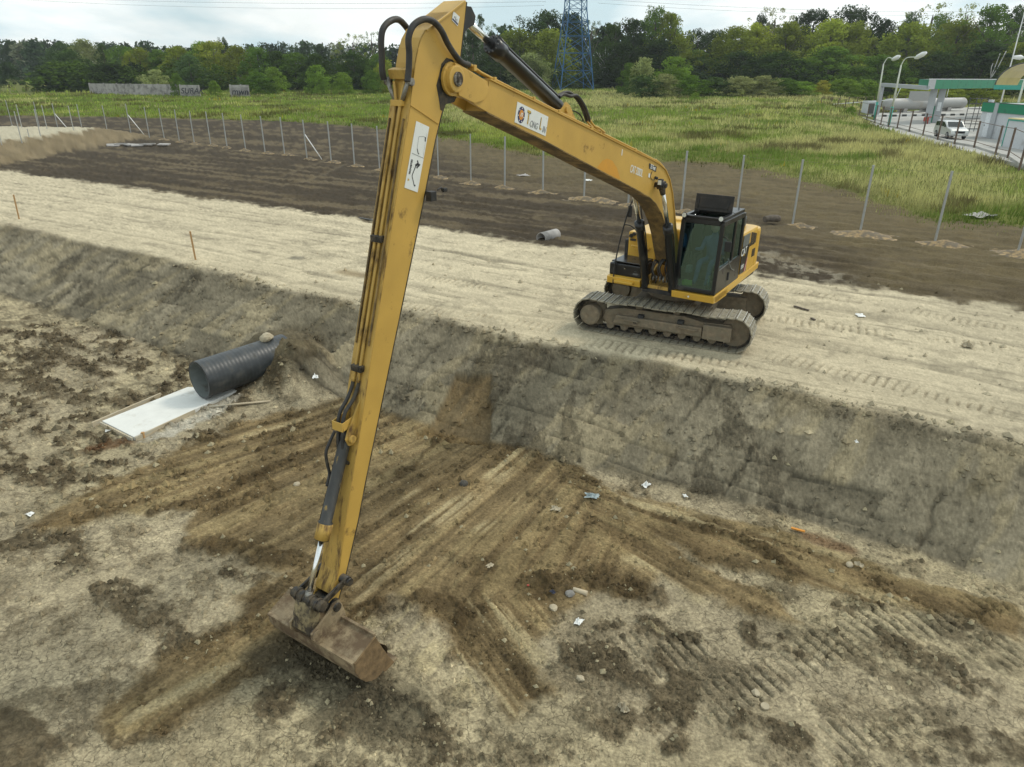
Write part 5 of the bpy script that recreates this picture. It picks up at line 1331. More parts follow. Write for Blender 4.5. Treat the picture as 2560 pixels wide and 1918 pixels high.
p = G(357, 1085, -1.42); tag(MB().bb(p[0] - .03, p[0] + .03, p[1] - .03, p[1] + .03, -1.6, -1.38).build('wooden_peg', 'stake_wood', None, bevel=.004), 'small wooden peg holding the board beside the near end of the slab', 'peg')
a, b = G(500, 1022, -1.46), G(677, 1006, -1.46); m = MB(); m.tube([Vector(a) + Vector((0, 0, .02)), (Vector(a) + Vector(b)) / 2 + Vector((0, 0, .035)), Vector(b) + Vector((0, 0, .03))], .026, 8)
tag(m.build('pale_pole', 'plank_wood'), 'pale wooden pole lying on the mud right of the white slab', 'pole')
# stones and clods that can be told apart
def rock(r, seed, flat=.7, sub=2):
    bm = bmesh.new(); bmesh.ops.create_icosphere(bm, subdivisions=sub, radius=1); rg = np.random.RandomState(seed)
    off = rg.rand(3) * 50
    for v in bm.verts:
        c = v.co; n = float(vnoise(np.array([c.x * 1.3 + off[0] + c.z]), np.array([c.y * 1.3 + off[1] - c.z * .7]), seed % 40)[0]); n2 = float(vnoise(np.array([c.x * 3 + off[1] + c.z * 2]), np.array([c.y * 3 + off[2]]), seed % 40 + 1)[0])
        k = r * (.65 + .6 * n + .25 * n2); v.co = Vector((c.x * k, c.y * k, c.z * k * flat))
    me = bpy.data.meshes.new('stone'); bm.to_mesh(me); bm.free(); return me
def place_rock(name, uv, z, r, material, label, cat='stone', seed=1, flat=.7, group=None, dz=0):
    P = G(uv[0], uv[1], z); zz = land_z(P[0], P[1])
    P = G(uv[0], uv[1], zz); me = rock(r, seed, flat); me.materials.append(MATS[material])
    o = bpy.data.objects.new(name, me); COL.objects.link(o); o.location = (P[0], P[1], land_z(P[0], P[1]) + r * flat * .35 + dz); o.rotation_euler = (0, 0, seed)
    return tag(o, label, cat, group)
st_ = place_rock('stone', (689, 841), -.5, .16, 'stone_pale', 'pale angular stone lying on top of the far end of the big pipe', seed=3, dz=.0)
st_.location = (-6.20, 16.85, PIT + .13 + 2 * R0 + .10)
for (uv, r, mt, lab, sd_) in (
    ((2122, 1412), .06, 'stone_pale', 'light tan stone in the churned mud at lower right', 5), ((1890, 1738), .05, 'stone_pale', 'small yellowish stone right of the bottom centre on cracked clay', 6),
    ((1384, 1522), .06, 'stone_pale', 'pale stone just above the white rag right of the bucket', 7), ((1450, 1698), .05, 'stone_pale', 'whitish pebble among dark clods at bottom centre', 8),
    ((1158, 1212), .08, 'clod_dark', 'dark clod on the scraped brown soil right of the stick', 9), ((742, 1213), .06, 'stone_pale', 'small tan stone on brown soil left of the bucket cylinder', 10),
    ((1425, 1480), .07, 'stone_grey', 'grey stone beside the short brown log', 11)):
    place_rock('stone', uv, PIT if uv[1] > 900 else 0, r, mt, lab, 'stone', sd_)
a = G(1925, 555, .1); m = MB(); m.tube(cr([Vector(a) + Vector((-.28, -.1, .12)), Vector(a) + Vector((0, 0, .15)), Vector(a) + Vector((.42, .1, .12))], 3), [.13] * 3 + [.15] * 3 + [.12], 9)
tag(m.build('tree_log', 'bark'), 'short dark log lying on the bare soil behind the cab', 'log')
a, b = G(1433, 1474, -1.45), G(1468, 1484, -1.45); m = MB(); m.tube([Vector(a), Vector(b)], .04, 8); tag(m.build('wood_stub', 'plank_wood'), 'short brown stick of wood on the brown soil below the slope', 'stick')
# litter
def rag(name, uv, z, s, material, label, cat, seed, flat=.35):
    P = G(uv[0], uv[1], z); zz = land_z(P[0], P[1]); P = G(uv[0], uv[1], zz)
    rg = np.random.RandomState(seed); n = 7; vs = []; fs = []
    for i in range(n):
        for j in range(n):
            u, v = i / (n - 1) - .5, j / (n - 1) - .5
            e = .75 + .5 * rg.rand(); vs.append((u * s * e, v * s * .7 * e, abs(rg.randn()) * s * flat * (1 - 1.6 * max(abs(u), abs(v))) + .012))
    for i in range(n - 1):
        for j in range(n - 1): a = i * n + j; fs.append((a, a + 1, a + n + 1, a + n))
    o = MB().add(vs, fs).build(name, material, None); o.location = (P[0], P[1], zz + .015); o.rotation_euler = (0, 0, seed)
    return tag(o, label, cat)
rag('white_rag', (1446, 1559), PIT, .14, 'litter_white', 'bright white crumpled rag on dark soil right of the bucket', 'rag', 1)
rag('plastic_scrap', (1558, 1775), PIT, .15, 'stone_pale', 'pale crumpled scrap among the clods near the bottom edge', 'scrap', 2)
rag('plastic_bag', (1480, 1243), PIT, .24, 'litter_blue', 'grey-blue translucent plastic bag lying at the middle of the slope foot', 'bag', 3, .2)
rag('white_rag', (1615, 1216), PIT, .18, 'litter_white', 'white crumpled bag on the foot of the slope, below the excavator', 'bag', 4)
rag('paper_scrap', (1712, 1243), PIT, .10, 'litter_white', 'tiny white paper at the slope foot right of the crumpled bag', 'paper', 5)
rag('plastic_scrap', (1390, 1276), PIT, .18, 'stone_pale', 'beige scrap on brown soil left of the blue plastic bag', 'scrap', 6)
rag('plastic_scrap', (1225, 1417), PIT, .12, 'stone_pale', 'pale flat chip on the brown drag marks in the pit centre', 'scrap', 7, .1)
rag('white_rag', (789, 946), -1.2, .17, 'litter_white', 'small white lump of plastic on the slope between pipe and arm', 'bag', 8)
rag('paper_scrap', (77, 1288), PIT, .14, 'litter_white', 'white paper scrap on the mud at the far left', 'paper', 9, .1)
rag('plastic_scrap', (270, 1080), -1.45, .10, 'litter_white', 'white dollop of cement beside the near end of the slab', 'scrap', 10)
rag('paper_scrap', (2140, 1108), -.5, .08, 'litter_white', 'tiny white scrap on the right-hand slope', 'paper', 11)
rag('plastic_scrap', (2146, 1416), PIT, .13, 'stone_pale', 'dirty white scrap in the mud under the right-hand slope', 'scrap', 12)
rag('white_sheet', (2452, 540), 0, 1.3, 'concrete_old', 'long crumpled pale sheet lying at the grass edge on the right', 'sheet', 13, .12)
rag('paper_scrap', (2150, 791), 0, .28, 'litter_white', 'white scrap lying on the sand road right of the excavator', 'paper', 14, .1)
rag('plastic_scrap', (2418, 868), 0, .24, 'stone_pale', 'pale lump on the sand road at the right edge', 'scrap', 15, .4)
rag('white_sheet', (1310, 440), 0, .7, 'concrete_old', 'whitish scrap on the bare soil under the boom', 'sheet', 16, .12)
rag('paper_scrap', (1470, 452), 0, .55, 'litter_white', 'crumpled white paper on bare soil below the boom knee', 'paper', 17, .15)
for i, (a, b, lab) in enumerate((((1985, 765), (2022, 776), 'dark stick lying across the sand road right of the tracks'), ((2028, 795), (2037, 800), 'short twig on the sand road near the right track'),
                                 ((898, 544), (935, 551), 'thin dark plank on the sand road just left of the arm'))):
    a, b = G(*a, .03), G(*b, .03); tag(MB().beam(a, b, .06, .03).build('wood_stick', 'dark_steel' if i == 2 else 'bark'), lab, 'stick')
P = G(651, 886, -1.38); m = MB(); m.tube([(P[0] - .12, P[1] - .05, P[2]), (P[0] + .04, P[1] + .01, P[2] + .02), (P[0] + .07, P[1] + .02, P[2] + .02), (P[0] + .12, P[1] + .04, P[2] + .02)], [.045, .045, .02, .018], 10)
tag(m.build('plastic_bottle', 'litter_white'), 'white plastic bottle lying beside the big pipe near the slope', 'bottle')
P = G(1995, 1327, PIT + .03); m = MB(); m.beam((P[0] - .10, P[1] + .06, P[2] + .02), (P[0] + .10, P[1] - .05, P[2] + .02), .045, .02); tag(m.build('orange_strip', 'decal_orange'), 'small orange strip lying at the foot of the right-hand slope', 'strip')
P = G(1320, 1476, PIT); tag(MB().box((P[0], P[1], land_z(P[0], P[1]) + .02), (.035, .03, .015)).build('red_chip', 'red_paint', None, bevel=.004), 'small red chip on dark brown soil at the pit centre', 'chip')
P = G(1382, 1484, PIT); rag('dark_rag', (1382, 1484), PIT, .09, 'litter_dark', 'dark bluish rag on the brown soil left of the wood stub', 'rag', 18)
P = G(1912, 1769, PIT); m = MB(); m.cyl((P[0], P[1], land_z(P[0], P[1]) + .0), (P[0], P[1], land_z(P[0], P[1]) + .03), .055, 16); tag(m.build('pale_disc', 'stone_pale', None, bevel=.006), 'round flat pale disc pressed in the clay near bottom right', 'disc')
# survey stakes
for uv, h, lab in (((48, 548), 1.0, 'thin wooden survey stake at the brow of the slope, far left'), ((489, 650), .95, 'wooden survey stake at the brow of the slope left of the arm')):
    P = G(uv[0], uv[1], 0); z = land_z(P[0], P[1]); o = MB().box((0, 0, h / 2 - .1), (.055, .045, h + .2)).build('survey_stake', 'stake_wood', None, bevel=.004)
    o.location = (P[0], P[1], z); o.rotation_euler = (0, random.uniform(-.03, .03), .5); tag(o, lab, 'stake')

# ------------------------------------------------------------------ fence posts
def post_mesh(h, w=.068):
    m = MB(); m.bb(-w / 2, w / 2, -w / 2, w / 2, -.3, h - .04); m.bb(-w / 2 - .004, w / 2 + .004, -w / 2 - .004, w / 2 + .004, h - .04, h); o = m.build('fence_post', 'galvanised', None, bevel=.006); me = o.data; bpy.data.objects.remove(o); return me
PM = post_mesh(2.68)
FA, FB = np.array([-61.6 * .86, 94.5 * .84]), np.array([20.8, 25.6])
FB_PX = [(30.7, 315), (100, 322), (147.4, 331.6), (208, 322.6 + 12), (270.9, 339.4), (328.8, 340.7), (374, 343.6), (411.3, 348.8), (448.8, 354.6), (486, 360.1), (527.2, 363.2), (567.8, 369), (614.5, 376.3), (663, 382.9),
         (711.5, 385.5), (767.9, 398.6), (828.2, 405.2), (886.4, 415.2), (949.3, 425.6), (1020, 434), (1096.2, 443.5), (1177.5, 460.5), (1261.9, 470.7), (1357.2, 483.1), (1459.6, 503.4), (1570, 517), (1703, 530), (1840, 545), (1981, 562.2), (2149, 585.5), (2335.7, 610.8), (2543.7, 634)]
pts = []
for uv in FB_PX: P = G(uv[0], uv[1], 0); pts.append((P[0], P[1]))
pts = np.array(pts)
# the line the posts stand on, with their own small scatter
cx = np.polyfit(pts[:, 0], pts[:, 1], 3)
ORD = ['first', 'second', 'third', 'fourth', 'fifth', 'sixth', 'seventh', 'eighth', 'ninth', 'tenth', 'eleventh', 'twelfth', 'thirteenth', 'fourteenth', 'fifteenth', 'sixteenth', 'seventeenth', 'eighteenth', 'nineteenth']
names_l = ['at the far left', 'on the far left by the pale platform', 'with a slanting white brace, nearest the pale platform']
POSTS = []
for i, (x, y) in enumerate(pts):
    y2 = .5 * y + .5 * float(np.polyval(cx, x))
    k = y2 / y; x2 = x * k
    if i < 19: lab = 'galvanised steel fence post, %s to the left of the excavator arm' % ORD[18 - i]
    elif i < 25: lab = 'galvanised steel fence post under the boom, %s to the right of the arm' % ORD[i - 19]
    elif i < 28: lab = ['galvanised fence post seen just left of the boom foot', 'galvanised fence post seen left of the cab hatch', 'galvanised fence post right behind the open cab hatch'][i - 25]
    else: lab = ['galvanised fence post first to the right of the excavator cab', 'galvanised fence post second right of the cab, big sand heap at foot', 'galvanised fence post third right of the cab, leaning slightly right', 'galvanised fence post cut by the right edge of the photo'][i - 28]
    for w_ in range(1):
        o = bpy.data.objects.new('fence_post', PM); COL.objects.link(o)
    z = float(base_height(np.array([x2]), np.array([y2]))[0])
    o.location = (x2, y2, z); o.rotation_euler = (random.uniform(-.012, .012), random.uniform(-.012, .012), .64)
    tag(o, lab, 'fence post', 'steel posts of the unfinished site fence'); POSTS.append(o)
for idx in (2, 5, 15):
    o = POSTS[idx]; m = MB(); m.tube([(.02, .02, 1.72), (1.38, -.35, .02)] if idx != 15 else [(.02, .02, 1.72), (1.15, -.35, .02)], .034, 8)
    o['label'] = {2: 'galvanised fence post with a white brace beside the pale platform', 5: 'galvanised fence post with a white brace, second brace from the left', 15: 'galvanised fence post with a white brace, the braced one nearest the arm'}[idx]
    br_ = m.build('brace', 'white_steel', o); br_.rotation_euler = (0, 0, -.64)
# sand heaps at the feet
def heap(x, y, r, h, seed):
    n = 14; vs = []; fs = []; z0 = float(base_height(np.array([x]), np.array([y]))[0])
    g = np.linspace(-1, 1, n); gx_, gy_ = np.meshgrid(g, g, indexing='ij'); d = np.hypot(gx_, gy_)
    nn = fbm(gx_ * 3 + seed * 3.1, gy_ * 3 + seed, 3, 300); hz = h * np.clip(1 - d * (0.8 + .6 * nn), 0, 1) ** .8 * (.5 + nn) - .03
    for i in range(n):
        for j in range(n): vs.append((gx_[i, j] * r * 1.3, gy_[i, j] * r * .8, hz[i, j]))
    for i in range(n - 1):
        for j in range(n - 1): a = i * n + j; fs.append((a, a + 1, a + n + 1, a + n))
    o = MB().add(vs, fs, True).build('sand_heap', 'clay_sand'); o.location = (x, y, z0 + .02); o.rotation_euler = (0, 0, -.55); return o
for i, o in enumerate(POSTS):
    if i < 7 or i == 27: continue
    rr0 = {29: .95, 30: .75, 31: .9, 24: .8, 23: .6}.get(i, .5)
    if i in (24, 31): h_ = heap(o.location.x + .8, o.location.y - .55, rr0, .22, i + 50); tag(h_, 'ochre sand spoil a step right of %s' % ('the last post under the boom' if i == 24 else 'the right-edge fence post'), 'sand heap', 'sand heaps along the post line')
    h_ = heap(o.location.x + random.uniform(-.1, .3), o.location.y - .15, rr0, .10 + rr0 * .16, i)
    if i < 19: lb_ = 'small ochre sand heap at the %s fence post left of the arm' % ORD[18 - i]
    elif i < 25: lb_ = 'ochre sand heap under the boom, at the %s post right of the arm' % ORD[i - 19]
    elif i < 27: lb_ = 'sand heap at the fence post foot, seen %s' % ('left of the boom foot' if i == 25 else 'between boom and cab hatch')
    else: lb_ = ['', 'low sand heap at the first post right of the cab', 'largest ochre sand heap, at the second post right of the cab', 'ochre sand heap at the third post right of the cab', 'ochre sand heap at the post on the right edge'][i - 27]
    tag(h_, lb_, 'sand heap', 'sand heaps along the post line')
# tension wire along the tops (right half)
for i in range(19, len(POSTS) - 1):
    if i not in (27, 28, 29, 30, 19, 20, 21): continue
    a, b = POSTS[i].location, POSTS[i + 1].location
    m = MB(); m.tube([a + Vector((0, 0, 2.62)), (a + b) / 2 + Vector((0, 0, 2.58)), b + Vector((0, 0, 2.62))], .0035, 4, caps=False)
    w_ = m.build('tension_wire', 'fence_wire'); w_.parent = POSTS[i]; w_.matrix_parent_inverse = Matrix.Identity(4)
    POSTS[i].rotation_euler = (0, 0, 0); w_.matrix_local = Matrix.Translation(-a)
# thin posts and a rail on the pale platform
PM2 = post_mesh(2.0, .05)
for k, (uv, lab) in enumerate((((53, 349), 'thin dark post on the near edge of the pale platform, left one'), ((101, 339), 'thin dark post on the near edge of the pale platform, right one'),
                               ((55, 320), 'thin post on the far edge of the pale platform, left one'), ((118, 323), 'thin post on the far edge of the pale platform, middle one'), ((184, 325), 'thin post on the far edge of the pale platform, right one'), ((3, 356), 'thin post of the pale platform cut by the left photo edge'))):
    P = G(uv[0], uv[1], 1.0); o = bpy.data.objects.new('thin_post', PM2); COL.objects.link(o); o.location = (P[0], P[1], .95)
    tag(o, lab, 'post', 'thin posts on the pale platform')
o = bpy.data.objects.new('thin_post', PM2); COL.objects.link(o); P = G(73, 343, 1.0); o.location = (P[0], P[1], .4); o.scale = (1, 1, .6); tag(o, 'short thin stump post standing in the middle of the pale platform', 'post', 'thin posts on the pale platform')
# broken plates on the dark soil by the platform
for uv, n_, lab in (((310, 365), 7, 'pile of broken pale slabs on the dark soil near the platform'), ((375, 366), 5, 'smaller pile of broken pale slabs right of the first pile')):
    P = G(uv[0], uv[1], 0); root = empty('slab_pile', (P[0], P[1], land_z(P[0], P[1])), 0, lab, 'rubble')
    for k in range(n_): MB().box((random.uniform(-1.2, 1.2), random.uniform(-.4, .4), .06 + .02 * k), (.9, .6, .07), Matrix.Rotation(random.uniform(-.5, .5), 3, 'Z') @ Matrix.Rotation(random.uniform(-.1, .1), 3, 'X')).build('broken_slab', 'concrete_old', root)

# ------------------------------------------------------------------ clods (uncountable)
rg = np.random.RandomState(5)
N0 = 130000
caz = rg.uniform(-.72, .72, N0); crr = 4.6 + 21 * rg.rand(N0) ** 1.25
cxp = crr * np.sin(caz); cyp = crr * np.cos(caz)
zz_, cc_, _, dk_, zn_ = land(cxp, cyp)
tq_ = zn_[4]; te_ = zn_[5]
dens = fbm(cxp * 1.1, cyp * 1.1, 3, 400)
prob = np.where(tq_ < .1, .025 + .75 * dk_ + .12 * (dens > .58), np.where(te_ < -.25, .05 + .10 * (dens > .58), np.where(te_ < .25, .34, .012)))
lum = cc_.mean(1); prob = prob + (tq_ < 0) * .10 * (lum < .10)
prob = np.where(poly_sd(cxp, cyp, np.array([p[:2] for p in (sA, sB, sC, sD)])) > -.04, 0, prob)
prob = np.where((np.hypot(cxp - 4.06, cyp - 17.2) < 3.0), 0, prob)
keep = np.nonzero(rg.rand(N0) < prob)[0][:27000]
ico = bmesh.new(); bmesh.ops.create_icosphere(ico, subdivisions=1, radius=1); base_v = np.array([v.co[:] for v in ico.verts]); base_f = np.array([[v.index for v in f.verts] for f in ico.faces])
# coarser lump: octahedron with random corners
oc_v = np.array([(1, 0, 0), (0, 1, 0), (-1, 0, 0), (0, -1, 0), (0, 0, 1), (0, 0, -.5)], float); oc_f = np.array([(0, 1, 4), (1, 2, 4), (2, 3, 4), (3, 0, 4), (1, 0, 5), (2, 1, 5), (3, 2, 5), (0, 3, 5)])
n_ = len(keep); sz = .010 + .040 * rg.rand(n_) ** 3.6
sz *= np.clip(crr[keep] / 9, .8, 1.6)
ang = rg.rand(n_) * 6.28
V_ = oc_v[None] * (.65 + .7 * rg.rand(n_, 6, 1)) * sz[:, None, None] * (.8 + .5 * rg.rand(n_, 1, 3))
ca, sa = np.cos(ang)[:, None], np.sin(ang)[:, None]
Vx = V_[..., 0] * ca - V_[..., 1] * sa; Vy = V_[..., 0] * sa + V_[..., 1] * ca
Vv = np.stack([Vx + cxp[keep][:, None], Vy + cyp[keep][:, None], V_[..., 2] + (zz_[keep] + sz * .12)[:, None]], -1).reshape(-1, 3)
Ff = (oc_f[None] + (np.arange(n_) * 6)[:, None, None]).reshape(-1, 3)
cme = mesh_np('soil_clods', Vv, Ff, SOIL, smooth=False)
ccl = cc_[keep] * (.75 + .6 * rg.rand(n_, 1)); lite = rg.rand(n_) < .05; ccl[lite] = lin(186, 178, 150, ALB)
color_attr(cme, 'soil', np.repeat(ccl, 6, 0)); cme.attributes.new('crack', 'FLOAT', 'POINT')
o = bpy.data.objects.new('soil_clods', cme); COL.objects.link(o); tag(o, 'loose clods and crumbs of soil scattered over the pit floor', None, None, 'stuff')
# ------------------------------------------------------------------ meadow grass (uncountable)
rg = np.random.RandomState(11)
def grass(n, r0, r1, seed, hs, ws, kind):
    rg = np.random.RandomState(seed)
    az = rg.uniform(-.74, .74, n); r = r0 + (r1 - r0) * rg.rand(n) ** 1.35
    x = r * np.sin(az); y = r * np.cos(az)
    w1 = fbm((TX * x + TY * y) * 1.1, (QX * x + QY * y) * 1.1, 4, 11) - .5
    gd = grass_r(az) + 3.2 * (fbm(az * 40, r * .12, 3, 91) - .5) + 1.5 * w1 - r
    s = .61 * x + .79 * y - 28
    yard = yard_mask(x, y)
    ok = (gd < .3 + rg.rand(n) ** 3 * 3.0 * (az > -.2)) & ~yard
    p = np.maximum(x + 37.4, y - 68.3); ok &= ~((p < 3.5) & (y > 40))
    x, y, r, az = x[ok], y[ok], r[ok], az[ok]; n = len(x); gd = gd[ok]
    z = base_height(x, y)
    A = fbm(x * .05, y * .05 + 3, 4, 501); B = fbm(x * .11 + 7, y * .11, 4, 505); C_ = fbm(x * .35, y * .35, 3, 509)
    fine = rg.rand(n)
    straw = .75 * ss(.49, .63, A * .55 + B * .25 + C_ * .2 + .10 * (az > .1) - .06 * (az < -.1) + .10 * (fine - .5))
    green2 = ss(.52, .62, B * .7 + C_ * .3)
    weed = .8 * ss(.62, .70, fbm(x * .22 + 9, y * .22, 4, 515) + .05 * (az < -.05) + .03 * (fine - .5))
    col = lin(132, 156, 72, ALB * 1.38)[None] * np.ones((n, 1)); col = col * (1 - green2)[:, None] + lin(162, 176, 92, ALB * 1.38) * green2[:, None]
    col = col * (1 - straw)[:, None] + lin(204, 200, 148, ALB * 1.35) * straw[:, None]
    br = ss(.62, .70, fbm(x * .13 + 30, y * .13, 3, 520)); col = col * (1 - br)[:, None] + lin(132, 158, 78, ALB * 1.1) * br[:, None]
    col = col * (1 - weed)[:, None] + lin(104, 98, 66, ALB) * weed[:, None]
    yel = (rg.rand(n) < .012 * ss(.5, .62, fbm(x * .3, y * .3, 2, 523))); col[yel] = lin(205, 185, 40, ALB)
    edge = ss(-5, 0, gd); col = col * (1 - .30 * edge * (1 - weed))[:, None]
    col *= (.72 + .6 * fine)[:, None]
    k = 5; N = n * k
    bx = np.repeat(x, k) + rg.randn(N) * .16 * (1 + np.repeat(r, k) / 120); by = np.repeat(y, k) + rg.randn(N) * .16 * (1 + np.repeat(r, k) / 120); bz = np.repeat(z, k)
    lowcut = 1 - .55 * np.repeat(ss(-2.5, .5, gd), k)
    h = hs * (.35 + .75 * rg.rand(N)) * (1 + .25 * np.repeat(weed, k) + .2 * np.repeat(straw, k)) * lowcut * (.6 + .8 * np.repeat(C_, k))
    w = ws * (.6 + .7 * rg.rand(N)) * (1 + np.repeat(r, k) / 45)
    a = rg.rand(N) * math.pi; dx, dy = np.cos(a) * w, np.sin(a) * w
    lx, ly = rg.randn(N) * .22 * h, rg.randn(N) * .22 * h
    P = np.stack([np.stack([bx - dx, by - dy, bz - .05], -1), np.stack([bx + dx, by + dy, bz - .05], -1), np.stack([bx + lx, by + ly, bz + h], -1)], 1).reshape(-1, 3)
    F = np.arange(N * 3).reshape(-1, 3)
    cc = np.repeat(col, k, 0) * (.85 + .3 * rg.rand(N, 1)); C3 = np.repeat(cc, 3, 0)
    return P, F, C3
YARD = np.array([G(*uv, .62)[:2] for uv in [(2120, 292), (2196, 318), (2300, 352), (2440, 385), (2620, 430), (2900, 430), (2900, 262), (2560, 262), (2400, 270), (2215, 283), (2120, 284)]])
def yard_mask(x, y):
    return poly_sd(x, y, YARD) > 0
parts_ = [grass(26000, 34, 80, 1, .36, .014, 0), grass(34000, 60, 200, 2, .42, .022, 0), grass(2500, 190, 420, 3, .8, .05, 0)]
off = 0; Vs, Fs, Cs = [], [], []
for P_, F_, C_ in parts_: Vs.append(P_); Fs.append(F_ + off); Cs.append(C_); off += len(P_)
gm_ = mesh_np('meadow_grass', np.concatenate(Vs), np.concatenate(Fs), 'grass_blades', smooth=False)
color_attr(gm_, 'leaf', np.concatenate(Cs)); o = bpy.data.objects.new('meadow_grass', gm_); COL.objects.link(o); tag(o, 'tall green and straw-coloured meadow grass behind the post line', None, None, 'stuff')

# ------------------------------------------------------------------ trees
def crown_mesh(name, seed, n_puff, n_leaf, shape, leaf, spread=.24, twig=0, wob=.25):
    """unit crown: x,y within about +-0.5, z 0..1; shape(z)->radius"""
    rg = np.random.RandomState(seed); P = []; C = []
    cen = []
    while len(cen) < n_puff:
        z = rg.rand(); R = shape(z) * .5
        a = rg.rand() * 6.283; rad = R * (rg.rand() ** .45) * (1 + wob * rg.randn() * .5)
        cen.append((rad * math.cos(a), rad * math.sin(a), z, rg.rand()))
    for cx_, cy_, cz_, t_ in cen:
        s = spread * (.45 + .75 * rg.rand()); d = rg.randn(n_leaf, 3); d /= np.linalg.norm(d, axis=1)[:, None] + 1e-6
        rr = s * (.35 + .65 * rg.rand(n_leaf, 1) ** .5) * .5
        p = np.array([cx_, cy_, cz_]) + d * rr * np.array([1, 1, .85]); P.append(p)
        C.append(np.tile([(.72 + .56 * t_)], (n_leaf, 1)) * (.82 + .36 * rg.rand(n_leaf, 1)))
    P = np.concatenate(P); C = np.concatenate(C); n = len(P)
    P[:, 2] = np.clip(P[:, 2], -.02, 1.06)
    u = rg.randn(n, 3); u /= np.linalg.norm(u, axis=1)[:, None]; w = np.cross(u, rg.randn(n, 3)); w /= np.linalg.norm(w, axis=1)[:, None] + 1e-6
    l = leaf * (.5 + rg.rand(n, 1))
    V = np.stack([P - u * l, P + w * l * .62, P + u * l, P - w * l * .5], 1).reshape(-1, 3)
    F = np.arange(n * 4).reshape(-1, 4)
    me = mesh_np(name, V, F, 'foliage', smooth=False)
    tint = C * np.array([[1, 1, 1]]); color_attr(me, 'leaf', np.repeat(tint, 4, 0)); return me
sh_round = lambda z: math.sqrt(max(0, 1 - (2 * (z * .96) - .92) ** 2)) * .96 + .04
sh_dome = lambda z: (1 - z ** 2.6) ** .6 * (.80 + .2 * min(1, z * 4))
sh_tall = lambda z: (.55 + .45 * math.sin(math.pi * min(1, z * .9 + .12))) * (1 - .6 * z ** 4)
sh_cone = lambda z: (1.02 - z) ** .75 * min(1, .55 + z * 2)
CROWNS = {
    'round': [crown_mesh('crown', 1 + k, 120, 88, sh_round, .017, .24) for k in range(3)],
    'dome': [crown_mesh('crown', 11 + k, 130, 88, sh_dome, .017, .24) for k in range(3)],
    'tall': [crown_mesh('crown', 21 + k, 120, 80, sh_tall, .014, .18, wob=.4) for k in range(3)],
    'birch': [crown_mesh('crown', 31 + k, 80, 55, sh_cone, .014, .15, wob=.6) for k in range(2)],
    'bush': [crown_mesh('crown', 41 + k, 70, 80, sh_dome, .024, .30) for k in range(3)],
    'airy': [crown_mesh('crown', 51 + k, 60, 34, sh_round, .013, .17, wob=.6) for k in range(2)],
}
def trunk_mesh(seed, birch=False):
    rg = random.Random(seed); m = MB()
    m.tube(cr([(0, 0, -.02), (.01, 0, .3), (rg.uniform(-.02, .02), .01, .6), (rg.uniform(-.03, .03), 0, .9)], 3), [.022] * 3 + [.018] * 3 + [.012] * 3 + [.003], 7)
    for k in range(7):
        z = rg.uniform(.25, .75); a = rg.uniform(0, 6.28); L = rg.uniform(.15, .36); m.tube([(0, 0, z), (L * .5 * math.cos(a), L * .5 * math.sin(a), z + .10), (L * math.cos(a), L * math.sin(a), z + .24)], [.008, .006, .002], 5)
    o = m.build('trunk', 'birch_bark' if birch else 'bark', None); me = o.data; bpy.data.objects.remove(o); return me
TRUNKS = [trunk_mesh(k) for k in range(3)]; BTR = [trunk_mesh(9, True)]
PAL = {'dark': (46, 62, 34), 'deep': (38, 52, 32), 'olive': (86, 96, 44), 'yellow': (106, 116, 54), 'fresh': (86, 108, 52), 'grey': (104, 112, 88), 'bluish': (58, 76, 52), 'mid': (66, 88, 40), 'autumn': (108, 106, 52)}
rt = random.Random(4)
def ground_z(x, y): return float(base_height(np.array([float(x)]), np.array([float(y)]))[0])
def tree(px, top, Y, form, tone, wpx, label, cat='tree', name='tree', group='trees of the wood edge', low=.0, base_h=None):
    """px: photo column, top: photo row of the tip, Y: depth, wpx: crown width in photo pixels"""
    v0 = 600
    P = V(px, top, Y); z0 = ground_z(P[0], P[1]); H = max(P[2] - z0, 1.0); Wd = wpx / F_PX * Y * (1.28 if px > 1100 and form != 'bush' else 1.08)
    root = empty(name, (P[0], P[1], z0), rt.uniform(0, 6.28), label, cat, group)
    cm = CROWNS[form][rt.randrange(len(CROWNS[form]))]
    lo = {'bush': 0.0, 'dome': .04, 'round': .10, 'tall': .10, 'birch': .22, 'airy': .30}[form] + low
    c = bpy.data.objects.new('crown', cm); COL.objects.link(c); c.parent = root; c.location = (0, 0, lo * H)
    c.scale = (Wd, Wd, H * (1 - lo) * .97)
    k = lin(*PAL[tone], ALB * np.array([2.9, 2.9, 2.0])); v_ = rt.uniform(.85, 1.18); c.color = (k[0] * v_, k[1] * v_ * rt.uniform(.96, 1.04), k[2] * v_, 1)
    if form != 'bush':
        tm = BTR[0] if form == 'birch' else TRUNKS[rt.randrange(3)]
        t = bpy.data.objects.new('trunk', tm); COL.objects.link(t); t.parent = root; t.scale = (H, H, H * .97)
    return root
T_ = []
